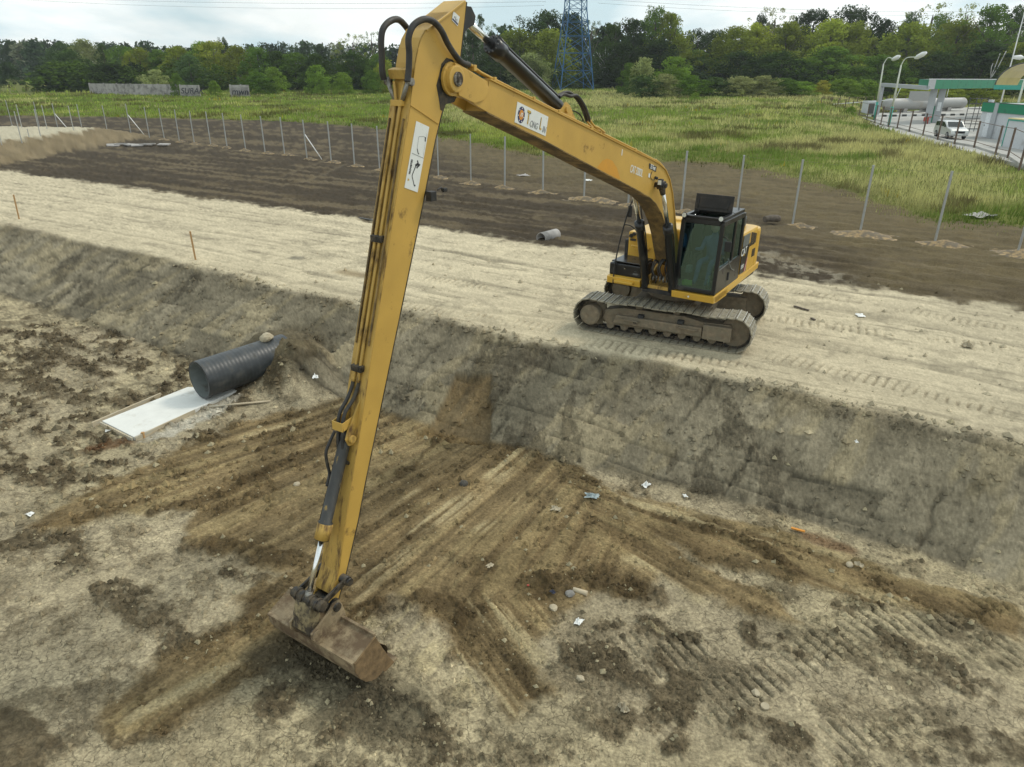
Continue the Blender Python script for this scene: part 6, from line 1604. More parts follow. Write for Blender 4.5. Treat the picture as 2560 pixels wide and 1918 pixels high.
# left: bushy belt in front of the far wood  (px, top, depth, form, tone, width, label)
T_ += [(20, 95, 330, 'tall', 'deep', 60, 'dark tree at the far left edge, first of the distant row'), (62, 93, 335, 'tall', 'deep', 58, 'dark tree second in the distant row at the far left'), (100, 93, 325, 'tall', 'dark', 56, 'dark tree third in the distant row at the far left'),
       (15, 148, 240, 'bush', 'deep', 60, 'dark low bush at the far left edge in front of the distant row'),
       (150, 98, 230, 'dome', 'bluish', 90, 'grey-green willow at the left end of the bushy belt'), (205, 92, 225, 'dome', 'grey', 100, 'pale grey-green willow, tallest at the left end of the belt'), (175, 118, 200, 'dome', 'bluish', 110, 'broad dark willow in front of the grey willow at left'),
       (252, 100, 215, 'tall', 'dark', 50, 'slim dark tree rising above the left end of the concrete wall'), (300, 108, 215, 'round', 'mid', 80, 'green tree above the left end of the concrete wall'), (345, 112, 205, 'dome', 'olive', 90, 'olive tree with a few yellow leaves above the concrete wall'),
       (320, 122, 200, 'dome', 'yellow', 34, 'small yellow-leaved sapling above the concrete wall'), (392, 118, 205, 'dome', 'mid', 90, 'rounded green tree behind the middle of the concrete wall'), (440, 110, 200, 'dome', 'olive', 90, 'olive-green tree behind the right part of the concrete wall'),
       (500, 98, 200, 'dome', 'fresh', 90, 'bright green tree left of the dark spire tree'), (557, 86, 205, 'tall', 'dark', 46, 'dark spire-like tree, tallest of the left belt'), (530, 96, 198, 'round', 'yellow', 80, 'yellow-green tree at the foot of the dark spire tree'),
       (590, 108, 195, 'dome', 'olive', 95, 'broad olive tree just right of the dark spire tree'), (640, 112, 190, 'dome', 'mid', 90, 'green tree above the short graffiti wall piece'), (470, 128, 188, 'dome', 'bluish', 80, 'dark bushy tree right behind the graffiti wall'),
       (690, 122, 190, 'dome', 'dark', 90, 'dark rounded tree right of the short wall piece'), (735, 125, 188, 'dome', 'mid', 100, 'wide dark green tree in the right half of the left belt'), (785, 128, 186, 'dome', 'dark', 90, 'dark tree left of the tall airy tree'),
       (880, 84, 195, 'airy', 'olive', 90, 'tall airy tree with yellowing top just left of the arm'), (925, 78, 200, 'airy', 'mid', 64, 'tall airy green tree beside the arm hoses'), (880, 120, 190, 'dome', 'dark', 100, 'dark dense tree below the tall airy tree'),
       (945, 128, 185, 'dome', 'mid', 70, 'green tree behind the loop hoses of the arm'),
       (790, 165, 168, 'bush', 'fresh', 54, 'light green bush at the meadow edge, left one of two'), (855, 182, 162, 'bush', 'fresh', 56, 'light green bush at the meadow edge, right one of two'), (962, 150, 168, 'bush', 'yellow', 60, 'yellow-green bush immediately left of the arm'),
       (930, 178, 165, 'bush', 'mid', 50, 'small green bush left of the arm at the meadow edge'), (532, 203, 160, 'bush', 'fresh', 30, 'tiny light green bush between the two wall pieces'), (438, 185, 160, 'bush', 'mid', 34, 'small bush overgrowing the wall, right of its middle'), (640, 182, 165, 'bush', 'mid', 70, 'green bush right of the short graffiti wall'), (385, 176, 172, 'bush', 'grey', 70, 'grey-green bush peeking over the concrete wall'), (680, 170, 168, 'bush', 'fresh', 60, 'fresh green bush second right of the short wall piece')]
# right of the arm
T_ += [(1165, 45, 215, 'birch', 'bluish', 90, 'birch behind the arm tip, with thin spire top'), (1200, 35, 220, 'birch', 'dark', 60, 'slim spired birch right of the arm tip'), (1180, 75, 200, 'tall', 'deep', 90, 'dark dense tree just right of the arm'), (1240, 60, 210, 'airy', 'bluish', 70, 'sparse dark tree behind the arm cylinder rod'),
       (1300, 38, 225, 'airy', 'deep', 62, 'airy tree left of the big dark oak crown'), (1372, 30, 225, 'round', 'deep', 120, 'big dark oak-like crown left of the blue pylon'), (1425, 34, 228, 'round', 'deep', 80, 'dark crown directly behind the upper blue pylon'),
       (1300, 75, 205, 'dome', 'olive', 120, 'olive-yellow rounded tree under the oak crown'), (1375, 76, 205, 'dome', 'olive', 130, 'broad olive tree left of the blue pylon legs'), (1330, 135, 185, 'dome', 'grey', 90, 'grey-green willow below, left of the blue pylon'), (1250, 120, 190, 'dome', 'dark', 110, 'dark tree behind the black arm cylinder'),
       (1480, 50, 220, 'airy', 'bluish', 60, 'thin-crowned tree just right of the blue pylon'), (1540, 55, 205, 'tall', 'dark', 90, 'dark tree right of the blue pylon'), (1585, 48, 205, 'tall', 'deep', 90, 'deep green tree left of the tall poplar'), (1515, 100, 198, 'birch', 'dark', 90, 'drooping birch right of the blue pylon'), (1560, 110, 195, 'dome', 'deep', 110, 'dark bushy tree behind the right pylon leg'),
       (1640, 18, 205, 'tall', 'mid', 90, 'tall poplar, highest of the middle group'), (1678, 32, 203, 'tall', 'olive', 90, 'tall poplar with yellowing right side'), (1700, 90, 200, 'dome', 'olive', 80, 'lower yellow-green tree right of the poplars'), (1655, 100, 196, 'dome', 'deep', 120, 'dark mass of tree under the poplars'),
       (1745, 75, 225, 'round', 'deep', 60, 'dark small tree in the sky gap, left one'), (1790, 78, 228, 'round', 'dark', 60, 'dark small tree in the sky gap, right one'), (1745, 128, 205, 'dome', 'mid', 90, 'green tree in the gap right of the poplars'),
       (1840, 70, 200, 'dome', 'olive', 110, 'olive tree at the left end of the right wood'), (1895, 62, 205, 'dome', 'yellow', 120, 'yellow-green tree, second of the right wood'), (1905, 34, 230, 'tall', 'deep', 60, 'dark tree top behind the yellow-green trees'), (1945, 18, 232, 'airy', 'grey', 110, 'pale bare-twigged tree standing above the right wood'),
       (1975, 60, 204, 'dome', 'olive', 120, 'olive tree in the middle of the right wood, left part'), (2040, 28, 226, 'round', 'deep', 90, 'dark oak crown, left one of the pair on the skyline'), (2085, 52, 200, 'dome', 'yellow', 130, 'bright yellow-green crown below the pair of oaks'), (2132, 18, 226, 'round', 'deep', 100, 'dark oak crown, right one of the pair on the skyline'),
       (2150, 58, 200, 'dome', 'olive', 120, 'olive rounded tree right of the bright crown'), (2215, 48, 205, 'tall', 'deep', 80, 'very dark narrow tree behind the station lamps'), (2280, 60, 195, 'dome', 'olive', 140, 'large olive tree behind the station lamps'), (2285, 30, 225, 'tall', 'bluish', 70, 'tall greyish tree left of the airy yellowish crown'),
       (2335, 8, 222, 'airy', 'olive', 110, 'tall airy yellowish crown above the station roof'), (2360, 35, 218, 'tall', 'mid', 90, 'tall green tree behind the station roof'), (2425, 8, 226, 'airy', 'grey', 80, 'sparse pale tree above the yellow arched canopy'), (2400, 55, 198, 'dome', 'olive', 130, 'olive tree behind the station roof, right part'),
       (2490, 10, 190, 'tall', 'mid', 130, 'tall dark green tree left of the mast'), (2545, 16, 200, 'tall', 'dark', 100, 'dark tree at the right edge behind the mast'), (2470, 110, 180, 'dome', 'deep', 150, 'deep green tree behind the yellow arched canopy'), (2555, 110, 175, 'dome', 'olive', 90, 'olive tree low at the right edge'),
       (2350, 130, 182, 'dome', 'dark', 120, 'dark lower tree behind the station lamps'), (2210, 140, 182, 'dome', 'mid', 120, 'dark green lower tree left of the station lamps'), (2080, 120, 184, 'dome', 'mid', 140, 'green lower tree under the bright yellow crown'), (1960, 130, 186, 'dome', 'dark', 140, 'dark lower tree in the left part of the right wood'), (1860, 130, 188, 'dome', 'deep', 120, 'deep shade tree at the left end of the right wood')]
T_ += [(1575, 160, 160, 'bush', 'mid', 60, 'small round green bush right of the pylon foot'), (1613, 146, 158, 'bush', 'grey', 70, 'round grey-green bush right of the pylon foot'), (1690, 145, 160, 'bush', 'fresh', 84, 'bright green bush below the poplars'), (1610, 190, 145, 'bush', 'bluish', 90, 'low dark willow scrub at the meadow edge, left end'),
       (1665, 186, 146, 'bush', 'grey', 90, 'grey willow scrub second from left at the meadow edge'), (1730, 190, 146, 'bush', 'mid', 90, 'green scrub under the gap in the trees'), (1790, 195, 148, 'bush', 'bluish', 90, 'dark scrub left of the tall reeds'), (1850, 192, 148, 'bush', 'grey', 90, 'grey-green willow scrub below the right wood, left end'),
       (1910, 190, 148, 'bush', 'grey', 90, 'grey-green willow scrub below the right wood, second'), (1965, 196, 150, 'bush', 'mid', 80, 'green scrub below the right wood, third'), (2010, 205, 150, 'bush', 'fresh', 70, 'light green scrub left of the station fence'), (2060, 202, 152, 'bush', 'autumn', 40, 'small yellowed bush left of the station fence'),
       (2110, 198, 155, 'bush', 'fresh', 90, 'fresh green bush behind the station fence'), (2170, 200, 158, 'bush', 'fresh', 80, 'light green bush behind the station lamps'), (2290, 212, 160, 'bush', 'yellow', 110, 'yellow-green bush seen under the station roof, left'), (2370, 214, 160, 'bush', 'yellow', 100, 'yellow-green bush seen under the station roof, right'), (2450, 216, 158, 'bush', 'olive', 120, 'olive bush under the yellow arched canopy'), (1740, 232, 132, 'bush', 'fresh', 24, 'tiny bright bush in front of the willow scrub'), (2130, 268, 104, 'bush', 'fresh', 22, 'small green bush growing through the station fence')]
for px, top, Y, form, tone, w_, lab in T_:
    if px < 1000 and top < 150 and form != 'airy': top += 9
    tree(px, top, Y, form, tone, w_, lab, 'bush' if form == 'bush' else 'tree', 'bush' if form == 'bush' else 'tree', 'bushes at the meadow edge' if form == 'bush' else 'trees of the wood edge')
# bare white trunk behind the station
P = V(2470, 208, 172); m = MB(); z0 = ground_z(P[0], P[1])
for pts_ in ([(0, 0, 0), (.1, 0, 3), (.6, 0, 6), (1.0, 0, 9)], [(.1, 0, 3.5), (1.2, 0, 6), (2.2, 0, 9.5)], [(.3, 0, 4), (-.1, 0, 6), (0, 0, 7)]): m.tube(cr(pts_, 3), .09, 6)
o = m.build('bare_tree', 'birch_bark', None, loc=(P[0], P[1], z0)); tag(o, 'bare white forked trunk standing before the dark trees at right', 'tree')
# the far wood that reads as one mass
rg = np.random.RandomState(8); Vs, Cs = [], []
src = [(me_, np.empty(len(me_.vertices) * 3, np.float32)) for me_ in (CROWNS['dome'][0], CROWNS['tall'][0], CROWNS['bush'][0])]
arrs = []
for me_, b_ in src: me_.vertices.foreach_get('co', b_); arrs.append(b_.reshape(-1, 4, 3))
def far_tree(x, y, z, w, h, tone):
    a = arrs[rg.randint(3)]; sel = rg.permutation(len(a))[:900]; q = a[sel] - a[sel].mean(1, keepdims=True); c = a[sel].mean(1, keepdims=True)
    v = (c + q * 2.3) * np.array([w, w, h]) + np.array([x, y, z]); Vs.append(v.reshape(-1, 3)); Cs.append(np.repeat(tone[None] * (.8 + .4 * rg.rand(900, 1)), 4, 0))
for k in range(150):
    px = -150 + 2900 * (k + rg.rand()) / 150; right_ = px > 1050
    Y = (rg.uniform(235, 270) if right_ else rg.uniform(300, 360)); top = (rg.uniform(62, 110) if right_ and not 1700 < px < 1830 else rg.uniform(98, 118))
    if not right_: top = (100 if px < 140 else 108) + rg.rand() * 14
    P = V(px, top, Y); z0 = ground_z(P[0], P[1]); tn = [PAL['bluish'], PAL['deep'], PAL['grey'], PAL['dark']][rg.randint(4)]
    if not right_ and rg.rand() < .4: tn = PAL['bluish']
    far_tree(P[0], P[1], z0, 11 + 6 * rg.rand(), P[2] - z0, lin(*tn, ALB * 1.9))
V_ = np.concatenate(Vs); me = mesh_np('distant_wood', V_, np.arange(len(V_)).reshape(-1, 4), 'grass_blades', smooth=False); color_attr(me, 'leaf', np.concatenate(Cs))
o = bpy.data.objects.new('distant_wood', me); COL.objects.link(o); tag(o, 'far wood closing the horizon behind the nearer trees', None, None, 'stuff')
# shade-tolerant undergrowth closing the wood edge
Vs, Cs = [], []
for k in range(120):
    px = 100 + 2500 * (k + rg.rand()) / 120
    if 980 < px < 1130: continue
    Y = rg.uniform(188, 215); P = V(px, rg.uniform(150, 185), Y); z0 = ground_z(P[0], P[1]); far_tree(P[0], P[1], z0, 9 + 5 * rg.rand(), max(P[2] - z0, 3), lin(*PAL[('deep', 'dark', 'mid', 'bluish')[rg.randint(4)]], ALB * np.array([2.1, 2.0, 1.6])))
V_ = np.concatenate(Vs); me = mesh_np('undergrowth', V_, np.arange(len(V_)).reshape(-1, 4), 'grass_blades', smooth=False); color_attr(me, 'leaf', np.concatenate(Cs))
o = bpy.data.objects.new('undergrowth', me); COL.objects.link(o); tag(o, 'dark undergrowth under the trees along the wood edge', None, None, 'stuff')

# ------------------------------------------------------------------ old concrete wall with graffiti
def wall_run(pxs, Y0, Y1, label, bottom):
    n = len(pxs) - 1; A = V(pxs[0], bottom[0], Y0); root = empty('concrete_wall', (A[0], A[1], ground_z(A[0], A[1])), 0, label, 'wall')
    for i in range(n):
        f0, f1 = i / n, (i + 1) / n
        a = V(pxs[i] + 1, 210, Y0 + (Y1 - Y0) * f0); b = V(pxs[i + 1] - 1, 210, Y0 + (Y1 - Y0) * f1); za = ground_z(a[0], a[1]); zb = ground_z(b[0], b[1])
        A_ = Vector((a[0], a[1], za + 1.05)) - root.location; B_ = Vector((b[0], b[1], zb + 1.05)) - root.location
        m = MB(); m.beam(A_, B_, .12, 2.3)
        if rt.random() < .6:
            for r_ in range(2):
                for c_ in range(8):
                    p = A_.lerp(B_, (c_ + .5) / 8); m.box(p + Vector((-.05, -.09, -.35 + .8 * r_)), (.28, .07, .5))
        m.build('wall_panel', 'concrete_old', root)
        MB().box(A_ + Vector((0, -.06, .0)), (.22, .25, 2.5)).build('wall_post', 'concrete_old', root)
    return root
w1_ = wall_run([222, 258, 290, 325, 357, 393, 428, 445], 172, 160, 'grey concrete panel wall at the foot of the trees on the left', (218, 228))
w2_ = wall_run([448, 498], 158, 156, 'concrete wall piece with black graffiti left of the gap', (230, 230))
w3_ = wall_run([573, 600, 622], 156, 156, 'short concrete wall piece with graffiti right of the gap', (228, 228))
a = V(478, 218, 155.4); text_mesh('SURAK', 1.5, (a[0] - w2_.location.x, a[1] - w2_.location.y, ground_z(a[0], a[1]) + 1.1 - w2_.location.z), (1, 0, 0), (0, 0, 1), 'graffiti', w2_, shear=.3, name='graffiti')
a = V(598, 218, 155.4); text_mesh('mwn', 1.7, (a[0] - w3_.location.x, a[1] - w3_.location.y, ground_z(a[0], a[1]) + .9 - w3_.location.z), (1, 0, 0), (0, 0, 1), 'graffiti', w3_, shear=.2, name='graffiti')

# ------------------------------------------------------------------ lattice pylon and wires
PYY = 186.0; pa = V(1431, 222, PYY); pz = ground_z(pa[0], pa[1]); PYR = empty('power_pylon', (pa[0], pa[1], pz), math.radians(12), 'blue painted lattice power pylon standing before the wood', 'pylon')
HT = 34.0
def pw(z): return 4.1 - 2.0 * min(z, 17) / 17 - .55 * max(0, min(z - 17, 17)) / 17
lev = [0, 4.2, 8.0, 11.6, 14.6, 17.2, 19.2, 21, 23, 25, 27, 29, 31.5, 34]
m = MB()
for sx in (-1, 1):
    for sy in (-1, 1):
        lm_ = MB()
        for a, b in zip(lev[:-1], lev[1:]): lm_.beam((sx * pw(a), sy * pw(a), a - (.3 if a == 0 else 0)), (sx * pw(b), sy * pw(b), b), .20, .20)
        lm_.build('leg', 'pylon_blue', PYR)
for a, b in zip(lev[:-1], lev[1:]):
    A, B = pw(a), pw(b); br = MB()
    for (x0, y0, x1, y1) in ((-1, -1, 1, -1), (1, -1, 1, 1), (1, 1, -1, 1), (-1, 1, -1, -1)):
        br.beam((x0 * A, y0 * A, a), (x1 * B, y1 * B, b), .09, .09); br.beam((x1 * A, y1 * A, a), (x0 * B, y0 * B, b), .09, .09); br.beam((x0 * B, y0 * B, b), (x1 * B, y1 * B, b), .10, .10)
    br.build('bracing', 'pylon_blue', PYR)
for z, L in ((22.2, 5.5), (27.0, 7.5), (31.5, 5.0)):
    m = MB()
    for s_ in (-1, 1):
        for yy in (-.8, .8): m.beam((s_ * 1.4, yy, z), (s_ * L, 0, z + .15), .10, .10); m.beam((s_ * 1.4, yy, z + 1.3), (s_ * L, 0, z + .2), .09, .09)
    m.build('cross_arm', 'pylon_blue', PYR)
bpy.context.view_layer.update()
def wire(a, b, sag, label, r=.028):
    a, b = Vector(a), Vector(b); pts_ = [a.lerp(b, k / 40) - Vector((0, 0, sag * 4 * (k / 40) * (1 - k / 40))) for k in range(41)]
    o = MB().tube(pts_, r, 4, caps=False).build('power_line', 'wire'); tag(o, label, 'power line', 'overhead power lines')
def pw_at(px, py, Y): return Vector(V(px, py, Y))
wire(pw_at(1365, 4, 186), pw_at(-60, -14, 235), 1.2, 'upper overhead wire crossing the sky left of the pylon')
wire(pw_at(1360, 14, 184), pw_at(-60, -8, 232), 1.6, 'lower overhead wire crossing the sky left of the pylon')
wire(pw_at(1495, -2, 188), pw_at(2700, 24, 215), 1.4, 'upper overhead wire crossing the sky right of the pylon')
wire(pw_at(1495, 8, 188), pw_at(2700, 33, 215), 1.4, 'lower overhead wire crossing the sky right of the pylon')

# ------------------------------------------------------------------ filling station
GZ = .62
yd = slab_poly('paved_yard', YARD, GZ - .25, GZ + .05, 'pavement', bevel=0); yd['kind'] = 'structure'
def GS(u, v): return Vector(G(u, v, GZ + .05))
def W2(u, v, Y): return Vector(V(u, v, Y))
def beam_px(m, a, b, w, h): m.beam(a, b, w, h)
# roof over the pumps
ca_, cb_ = W2(2319, 218, 88), W2(2700, 207.5, 128)
dirc = Vector((cb_.x - ca_.x, cb_.y - ca_.y, 0)).normalized(); _bk = W2(2293, 199, 97); nrm = Vector((_bk.x - ca_.x, _bk.y - ca_.y, 0)).normalized()
CZ0, CZ1 = ca_.z - .22, W2(2319, 197.5, 88).z
roof = empty('station_canopy', (ca_.x, ca_.y, GZ), 0, 'flat green and grey filling station canopy on two leaning-looking columns', 'canopy')
def loc(p): return Vector(p) - roof.location
Lc = (Vector((cb_.x, cb_.y, 0)) - Vector((ca_.x, ca_.y, 0))).length; Dp = 7.5
def boxdir(m, s0, s1, t0, t1, z0, z1):
    P4 = [Vector((ca_.x, ca_.y, 0)) + dirc * s + nrm * t for s, t in ((s0, t0), (s1, t0), (s1, t1), (s0, t1))]
    P4 = [p - Vector((roof.location.x, roof.location.y, 0)) for p in P4]; m.zprism([(p.x, p.y) for p in P4], z0 - GZ, z1 - GZ)
m = MB(); boxdir(m, .05, Lc, .05, Dp, CZ0 + .08, CZ1 - .05); m.build('roof_slab', 'station_grey', roof)
m = MB(); boxdir(m, 2.0, Lc, -.06, .0, CZ0, CZ1 - .06); m.build('fascia', 'station_green', roof, label='green front fascia')
m = MB(); boxdir(m, 0, 2.0, -.07, .0, CZ0, CZ1 - .04); m.build('fascia_panel', 'station_grey', roof)
m = MB(); boxdir(m, -.06, .0, -.05, Dp, CZ0 + .1, CZ1 - .06); m.build('side_fascia', 'station_green', roof)
m = MB(); boxdir(m, -.08, Lc, -.09, .06, CZ1 - .07, CZ1 + .03); m.build('roof_edge', 'station_white', roof)
for k in range(1, 12): m = MB(); boxdir(m, 2.0 + k * 2.4, 2.03 + k * 2.4, -.075, -.06, CZ0, CZ1 - .07); m.build('fascia_joint', 'dark_steel', roof)
for k, (s, lab) in enumerate(((2.6, None), (5.2, None))):
    cp = Vector((ca_.x, ca_.y, 0)) + dirc * s + nrm * 1.3 - Vector((roof.location.x, roof.location.y, 0)); m = MB(); m.box((cp.x, cp.y, (CZ0 - GZ) / 2 + .06), (.75, .6, CZ0 - GZ), Matrix.Rotation(-.5, 3, 'Z')); m.build('column', 'station_grey', roof, bevel=.02)
m = MB(); m.box((cp.x - .16, cp.y - .28, 1.9), (.4, .05, 1.0), Matrix.Rotation(-.5, 3, 'Z')); m.build('notice_board', 'door_white', roof)
# grey portal frame left of the canopy
fr = empty('portal_frame', tuple(GS(2191, 290)), 0, 'grey steel portal frame running from the canopy to the ground', 'frame'); fo = fr.location
q0 = GS(2191, 290); q1 = Vector((q0.x, q0.y, W2(2204, 212, q0.y).z)); q2 = ca_.copy(); q2.z = q1.z - .1
m = MB(); m.beam(q0 - fo, q1 - fo, .42, .5); m.build('frame_leg', 'station_grey', fr, bevel=.02); m = MB(); m.beam(q1 - fo, q2 - fo, .45, .45); m.build('frame_beam', 'station_grey', fr, bevel=.02)
# pump and hydrant
p = GS(2335, 307); m = MB(); m.bb(-.45, .45, -.3, .3, 0, 1.9); pp = m.build('fuel_pump', 'pump_green', None, bevel=.05, loc=p); tag(pp, 'dark green fuel pump beside the canopy columns', 'pump')
m = MB(); m.bb(-.3, .3, -.32, -.3, 1.05, 1.6); m.build('pump_display', 'black_paint', pp); m = MB(); m.bb(-.5, .5, -.35, .35, 1.9, 2.05); m.build('pump_top', 'station_grey', pp, bevel=.02)
p = GS(2318, 310); m = MB(); m.tube([(0, 0, 0), (0, 0, .75), (.35, 0, .8)], .07, 8); m.bb(-.5, -.1, -.12, .12, .3, .75); tag(m.build('fire_hydrant', 'red_paint', None, loc=p), 'red hydrant pipe left of the fuel pump', 'hydrant')
# shop building
b0, b1 = GS(2440, 341), GS(2640, 371); bdv = (b1 - b0).normalized(); bnv = Vector((-bdv.y, bdv.x, 0)); bz = W2(2443, 256, b0.y).z - b0.z
sh = empty('station_building', tuple(b0), math.atan2(bdv.y, bdv.x), 'white station building with a green fascia at the right edge', 'building')
Lb = (b1 - b0).length
m = MB(); m.bb(0, Lb, 0, 9, -.1, bz - .05); m.build('wall', 'station_white', sh)
m = MB(); m.bb(-.10, 2.05, -.10, -.002, bz - .78, bz); m.build('fascia', 'station_green', sh, bevel=.01); m = MB(); m.bb(2.65, Lb, -.10, -.002, bz - .78, bz); m.build('fascia', 'station_green', sh, bevel=.01)
m = MB(); m.bb(-.10, -.002, -.002, 9, bz - .78, bz); m.build('fascia', 'station_green', sh); m = MB(); m.bb(2.05, 2.65, -.14, -.003, 0, bz + .02); m.build('pilaster', 'station_grey', sh, bevel=.02)
m = MB(); m.bb(.95, 1.75, -.05, -.001, .05, 2.15); dr = m.build('door', 'door_white', sh, bevel=.01); m = MB(); m.bb(1.02, 1.06, -.09, -.05, 1.0, 1.12); m.build('handle', 'dark_steel', dr)
m = MB(); m.bb(.4, 1.0, .1, .3, bz - .05, bz + .25); m.build('camera_box', 'station_white', sh)
m = MB(); m.bb(-.12, Lb, -.12, 0, bz, bz + .05); m.build('roof_edge', 'dark_steel', sh)
# low white cabin in front
c0_, c1_ = GS(2504, 366), GS(2700, 398); cdv = (c1_ - c0_).normalized(); cz = W2(2512, 297, c0_.y).z - c0_.z
cb2 = empty('site_cabin', tuple(c0_), math.atan2(cdv.y, cdv.x), 'low white cabin with teal trim cut by the right edge of the photo', 'cabin')
m = MB(); m.bb(0, 7, 0, 3, 0, cz); m.build('wall', 'station_white', cb2); m = MB(); m.bb(-.04, 7, -.05, 3, cz, cz + .08); m.build('roof', 'canopy_yellow', cb2)
m = MB(); m.bb(-.03, 7, -.04, -.002, cz - .12, cz - .02); m.build('trim', 'lamp_teal', cb2); m = MB(); m.bb(-.03, .05, -.04, -.002, 0, cz - .12); m.build('corner_trim', 'lamp_teal', cb2)
# yellow arched canopy
ar = empty('arched_canopy', tuple(W2(2488, 213, 84)), math.radians(-60), 'yellow translucent arched canopy over the station roof', 'canopy')
R_a = 2.9
for k in range(9):
    a0, a1 = math.pi * (1 - k / 9), math.pi * (1 - (k + 1) / 9); m = MB()
    m.add([(R_a + R_a * math.cos(a), y, 2.2 * math.sin(a)) for a in (a0, a1) for y in (0, 4.4)] + [(R_a + (R_a - .04) * math.cos(a), y, 2.16 * math.sin(a)) for a in (a0, a1) for y in (0, 4.4)], [(0, 1, 3, 2), (4, 6, 7, 5), (0, 2, 6, 4), (1, 5, 7, 3)])
    m.build('arch_panel', 'canopy_yellow', ar)
for y in (0, 2.2, 4.4): m = MB(); m.tube([(R_a + (R_a + .03) * math.cos(math.pi * k / 20), y, 2.23 * math.sin(math.pi * k / 20)) for k in range(21)], .07, 6); m.build('arch_rib', 'dark_steel', ar)
m = MB(); m.beam((0, 0, -.2), (12, 0, -.2), .3, .45); m.build('gutter', 'lamp_teal', ar)
# gas tank
t0, t1 = W2(2218, 272, 118), W2(2400, 270, 128); tdv = (t1 - t0).normalized(); tkz = Vector(((t0.x + t1.x) / 2, (t0.y + t1.y) / 2, GZ)); tk_ = empty('gas_tank', tuple(tkz), 0, 'long white cylindrical gas tank lying behind the paved yard', 'tank')
m = MB(); rT = .85; zt = 1.25; ha = t0 - Vector((tkz.x, tkz.y, t0.z)); hb = t1 - Vector((tkz.x, tkz.y, t1.z)); ha.z = hb.z = zt
m.tube([ha - tdv * .5, ha - tdv * .3, ha, hb, hb + tdv * .3, hb + tdv * .5], [.3, .85, rT, rT, .85, .3], 24); m.build('tank_body', 'tank_white', tk_)
for f in (.2, .5, .8): p = ha.lerp(hb, f); MB().bb(p.x - .3, p.x + .3, p.y - 1.0, p.y + 1.0, 0, zt - .6).build('saddle', 'concrete_old', tk_)
for f in (.3, .38, .55, .62, .7): p = ha.lerp(hb, f); MB().tube([(p.x, p.y, zt + 1.0), (p.x, p.y, zt + 1.7)], .08, 6).build('valve', 'steel_grey', tk_)
p = ha.lerp(hb, .33); MB().bb(p.x - 1.6, p.x + 1.6, p.y - 1.25, p.y - 1.2, zt + .5, zt + 1.9).build('tank_sign', 'tank_white', tk_)
p = ha.lerp(hb, .68); m = MB(); m.tube([(p.x - 1, p.y, zt + 1), (p.x - 1, p.y, zt + 2.4), (p.x + 1, p.y, zt + 2.4), (p.x + 1, p.y, zt + 1)], .06, 6); m.build('walkway_rail', 'white_steel', tk_)
m = MB(); pA, pB, pC = W2(2070, 262, 122), W2(2238, 249, 116), W2(2252, 219, 116); m.tube([pA, pB, pC, W2(2320, 219, 116)], .07, 6); tag(m.build('vent_pipe', 'white_steel'), 'thin white pipe run left of the gas tank', 'pipe')
p = W2(2178, 258, 112); p.z = GZ; m = MB(); m.bb(-.9, .9, -.8, .8, 0, 1.9); kb = m.build('equipment_kiosk', 'station_white', None, loc=p, bevel=.02); tag(kb, 'small grey kiosk behind the portal frame', 'kiosk'); m = MB(); m.bb(-.6, .2, -.82, -.8, .2, 1.6); m.build('kiosk_door', 'dark_steel', kb)
# kerb with painted stripes: each block counts
ka, kb_ = GS(2150, 293), GS(2420, 288.5); n_k = 22; kr_ = empty('striped_kerb', tuple(ka), 0, 'kerb painted in black and white stripes in front of the gas tank', 'kerb')
for k in range(n_k): a = (kb_ - ka) * (k / n_k); b = (kb_ - ka) * ((k + .985) / n_k); MB().beam(a + Vector((0, 0, .12)), b + Vector((0, 0, .12)), .25, .28).build('kerb_stone', 'kerb_white' if k % 2 else 'kerb_black', kr_)
# scaffold tower beside the shop
s0 = GS(2428, 330); sc_ = empty('scaffold_tower', tuple(s0), .3, 'dark metal ladder frame standing left of the station building', 'scaffold')
for sx in (-.75, .75):
    for sy in (-.4, .4): MB().beam((sx, sy, 0), (sx, sy, 3.3), .05, .05).build('scaffold_pole', 'dark_steel', sc_)
for k in range(7): m = MB(); [m.beam((-.75, y, .3 + k * .48), (.75, y, .3 + k * .48), .04, .04) for y in (-.4, .4)]; [m.beam((x, -.4, .3 + k * .48), (x, .4, .3 + k * .48), .04, .04) for x in (-.75, .75)]; m.build('scaffold_rung', 'dark_steel', sc_)
# lamps
def lamp(base, top, head, Y, label, teal=True, cut=.33):
    b = GS(*base); t = W2(top[0], top[1], b.y - .5); h = W2(head[0], head[1], b.y - 2.2); r = empty('street_lamp', tuple(b), 0, label, 'street lamp', 'lamps of the filling station')
    t.x = b.x + (t.x - b.x) * 1.0; c = (t - b)
    MB().tube([(0, 0, -.2), c * cut], .15, 10).build('pole_base', 'lamp_teal', r); MB().tube([c * cut, c], [.12, .07], 10).build('pole', 'lamp_cream', r)
    hh = h - b; MB().tube(cr([c, c + Vector((.35, -.1, .7)), hh], 5), .05, 8).build('lamp_arm', 'lamp_cream', r)
    d = (hh - c).normalized(); m = MB(); m.tube([hh - d * .3, hh, hh + d * .7, hh + d * 1.1], [.08, .22, .26, .12], 10); m.build('lamp_head', 'white_steel', r)
lamp((2186, 300), (2209, 160), (2234, 148), 100, 'street lamp left one of the two before the gas tank')
lamp((2221, 316), (2253, 163), (2293, 143), 92, 'street lamp right one of the two, nearer the canopy')
q = W2(2575, 150, 80); b = Vector((q.x, q.y, GZ)); r = empty('street_lamp', tuple(b), 0, 'street lamp head poking in at the right edge of the photo', 'street lamp', 'lamps of the filling station')
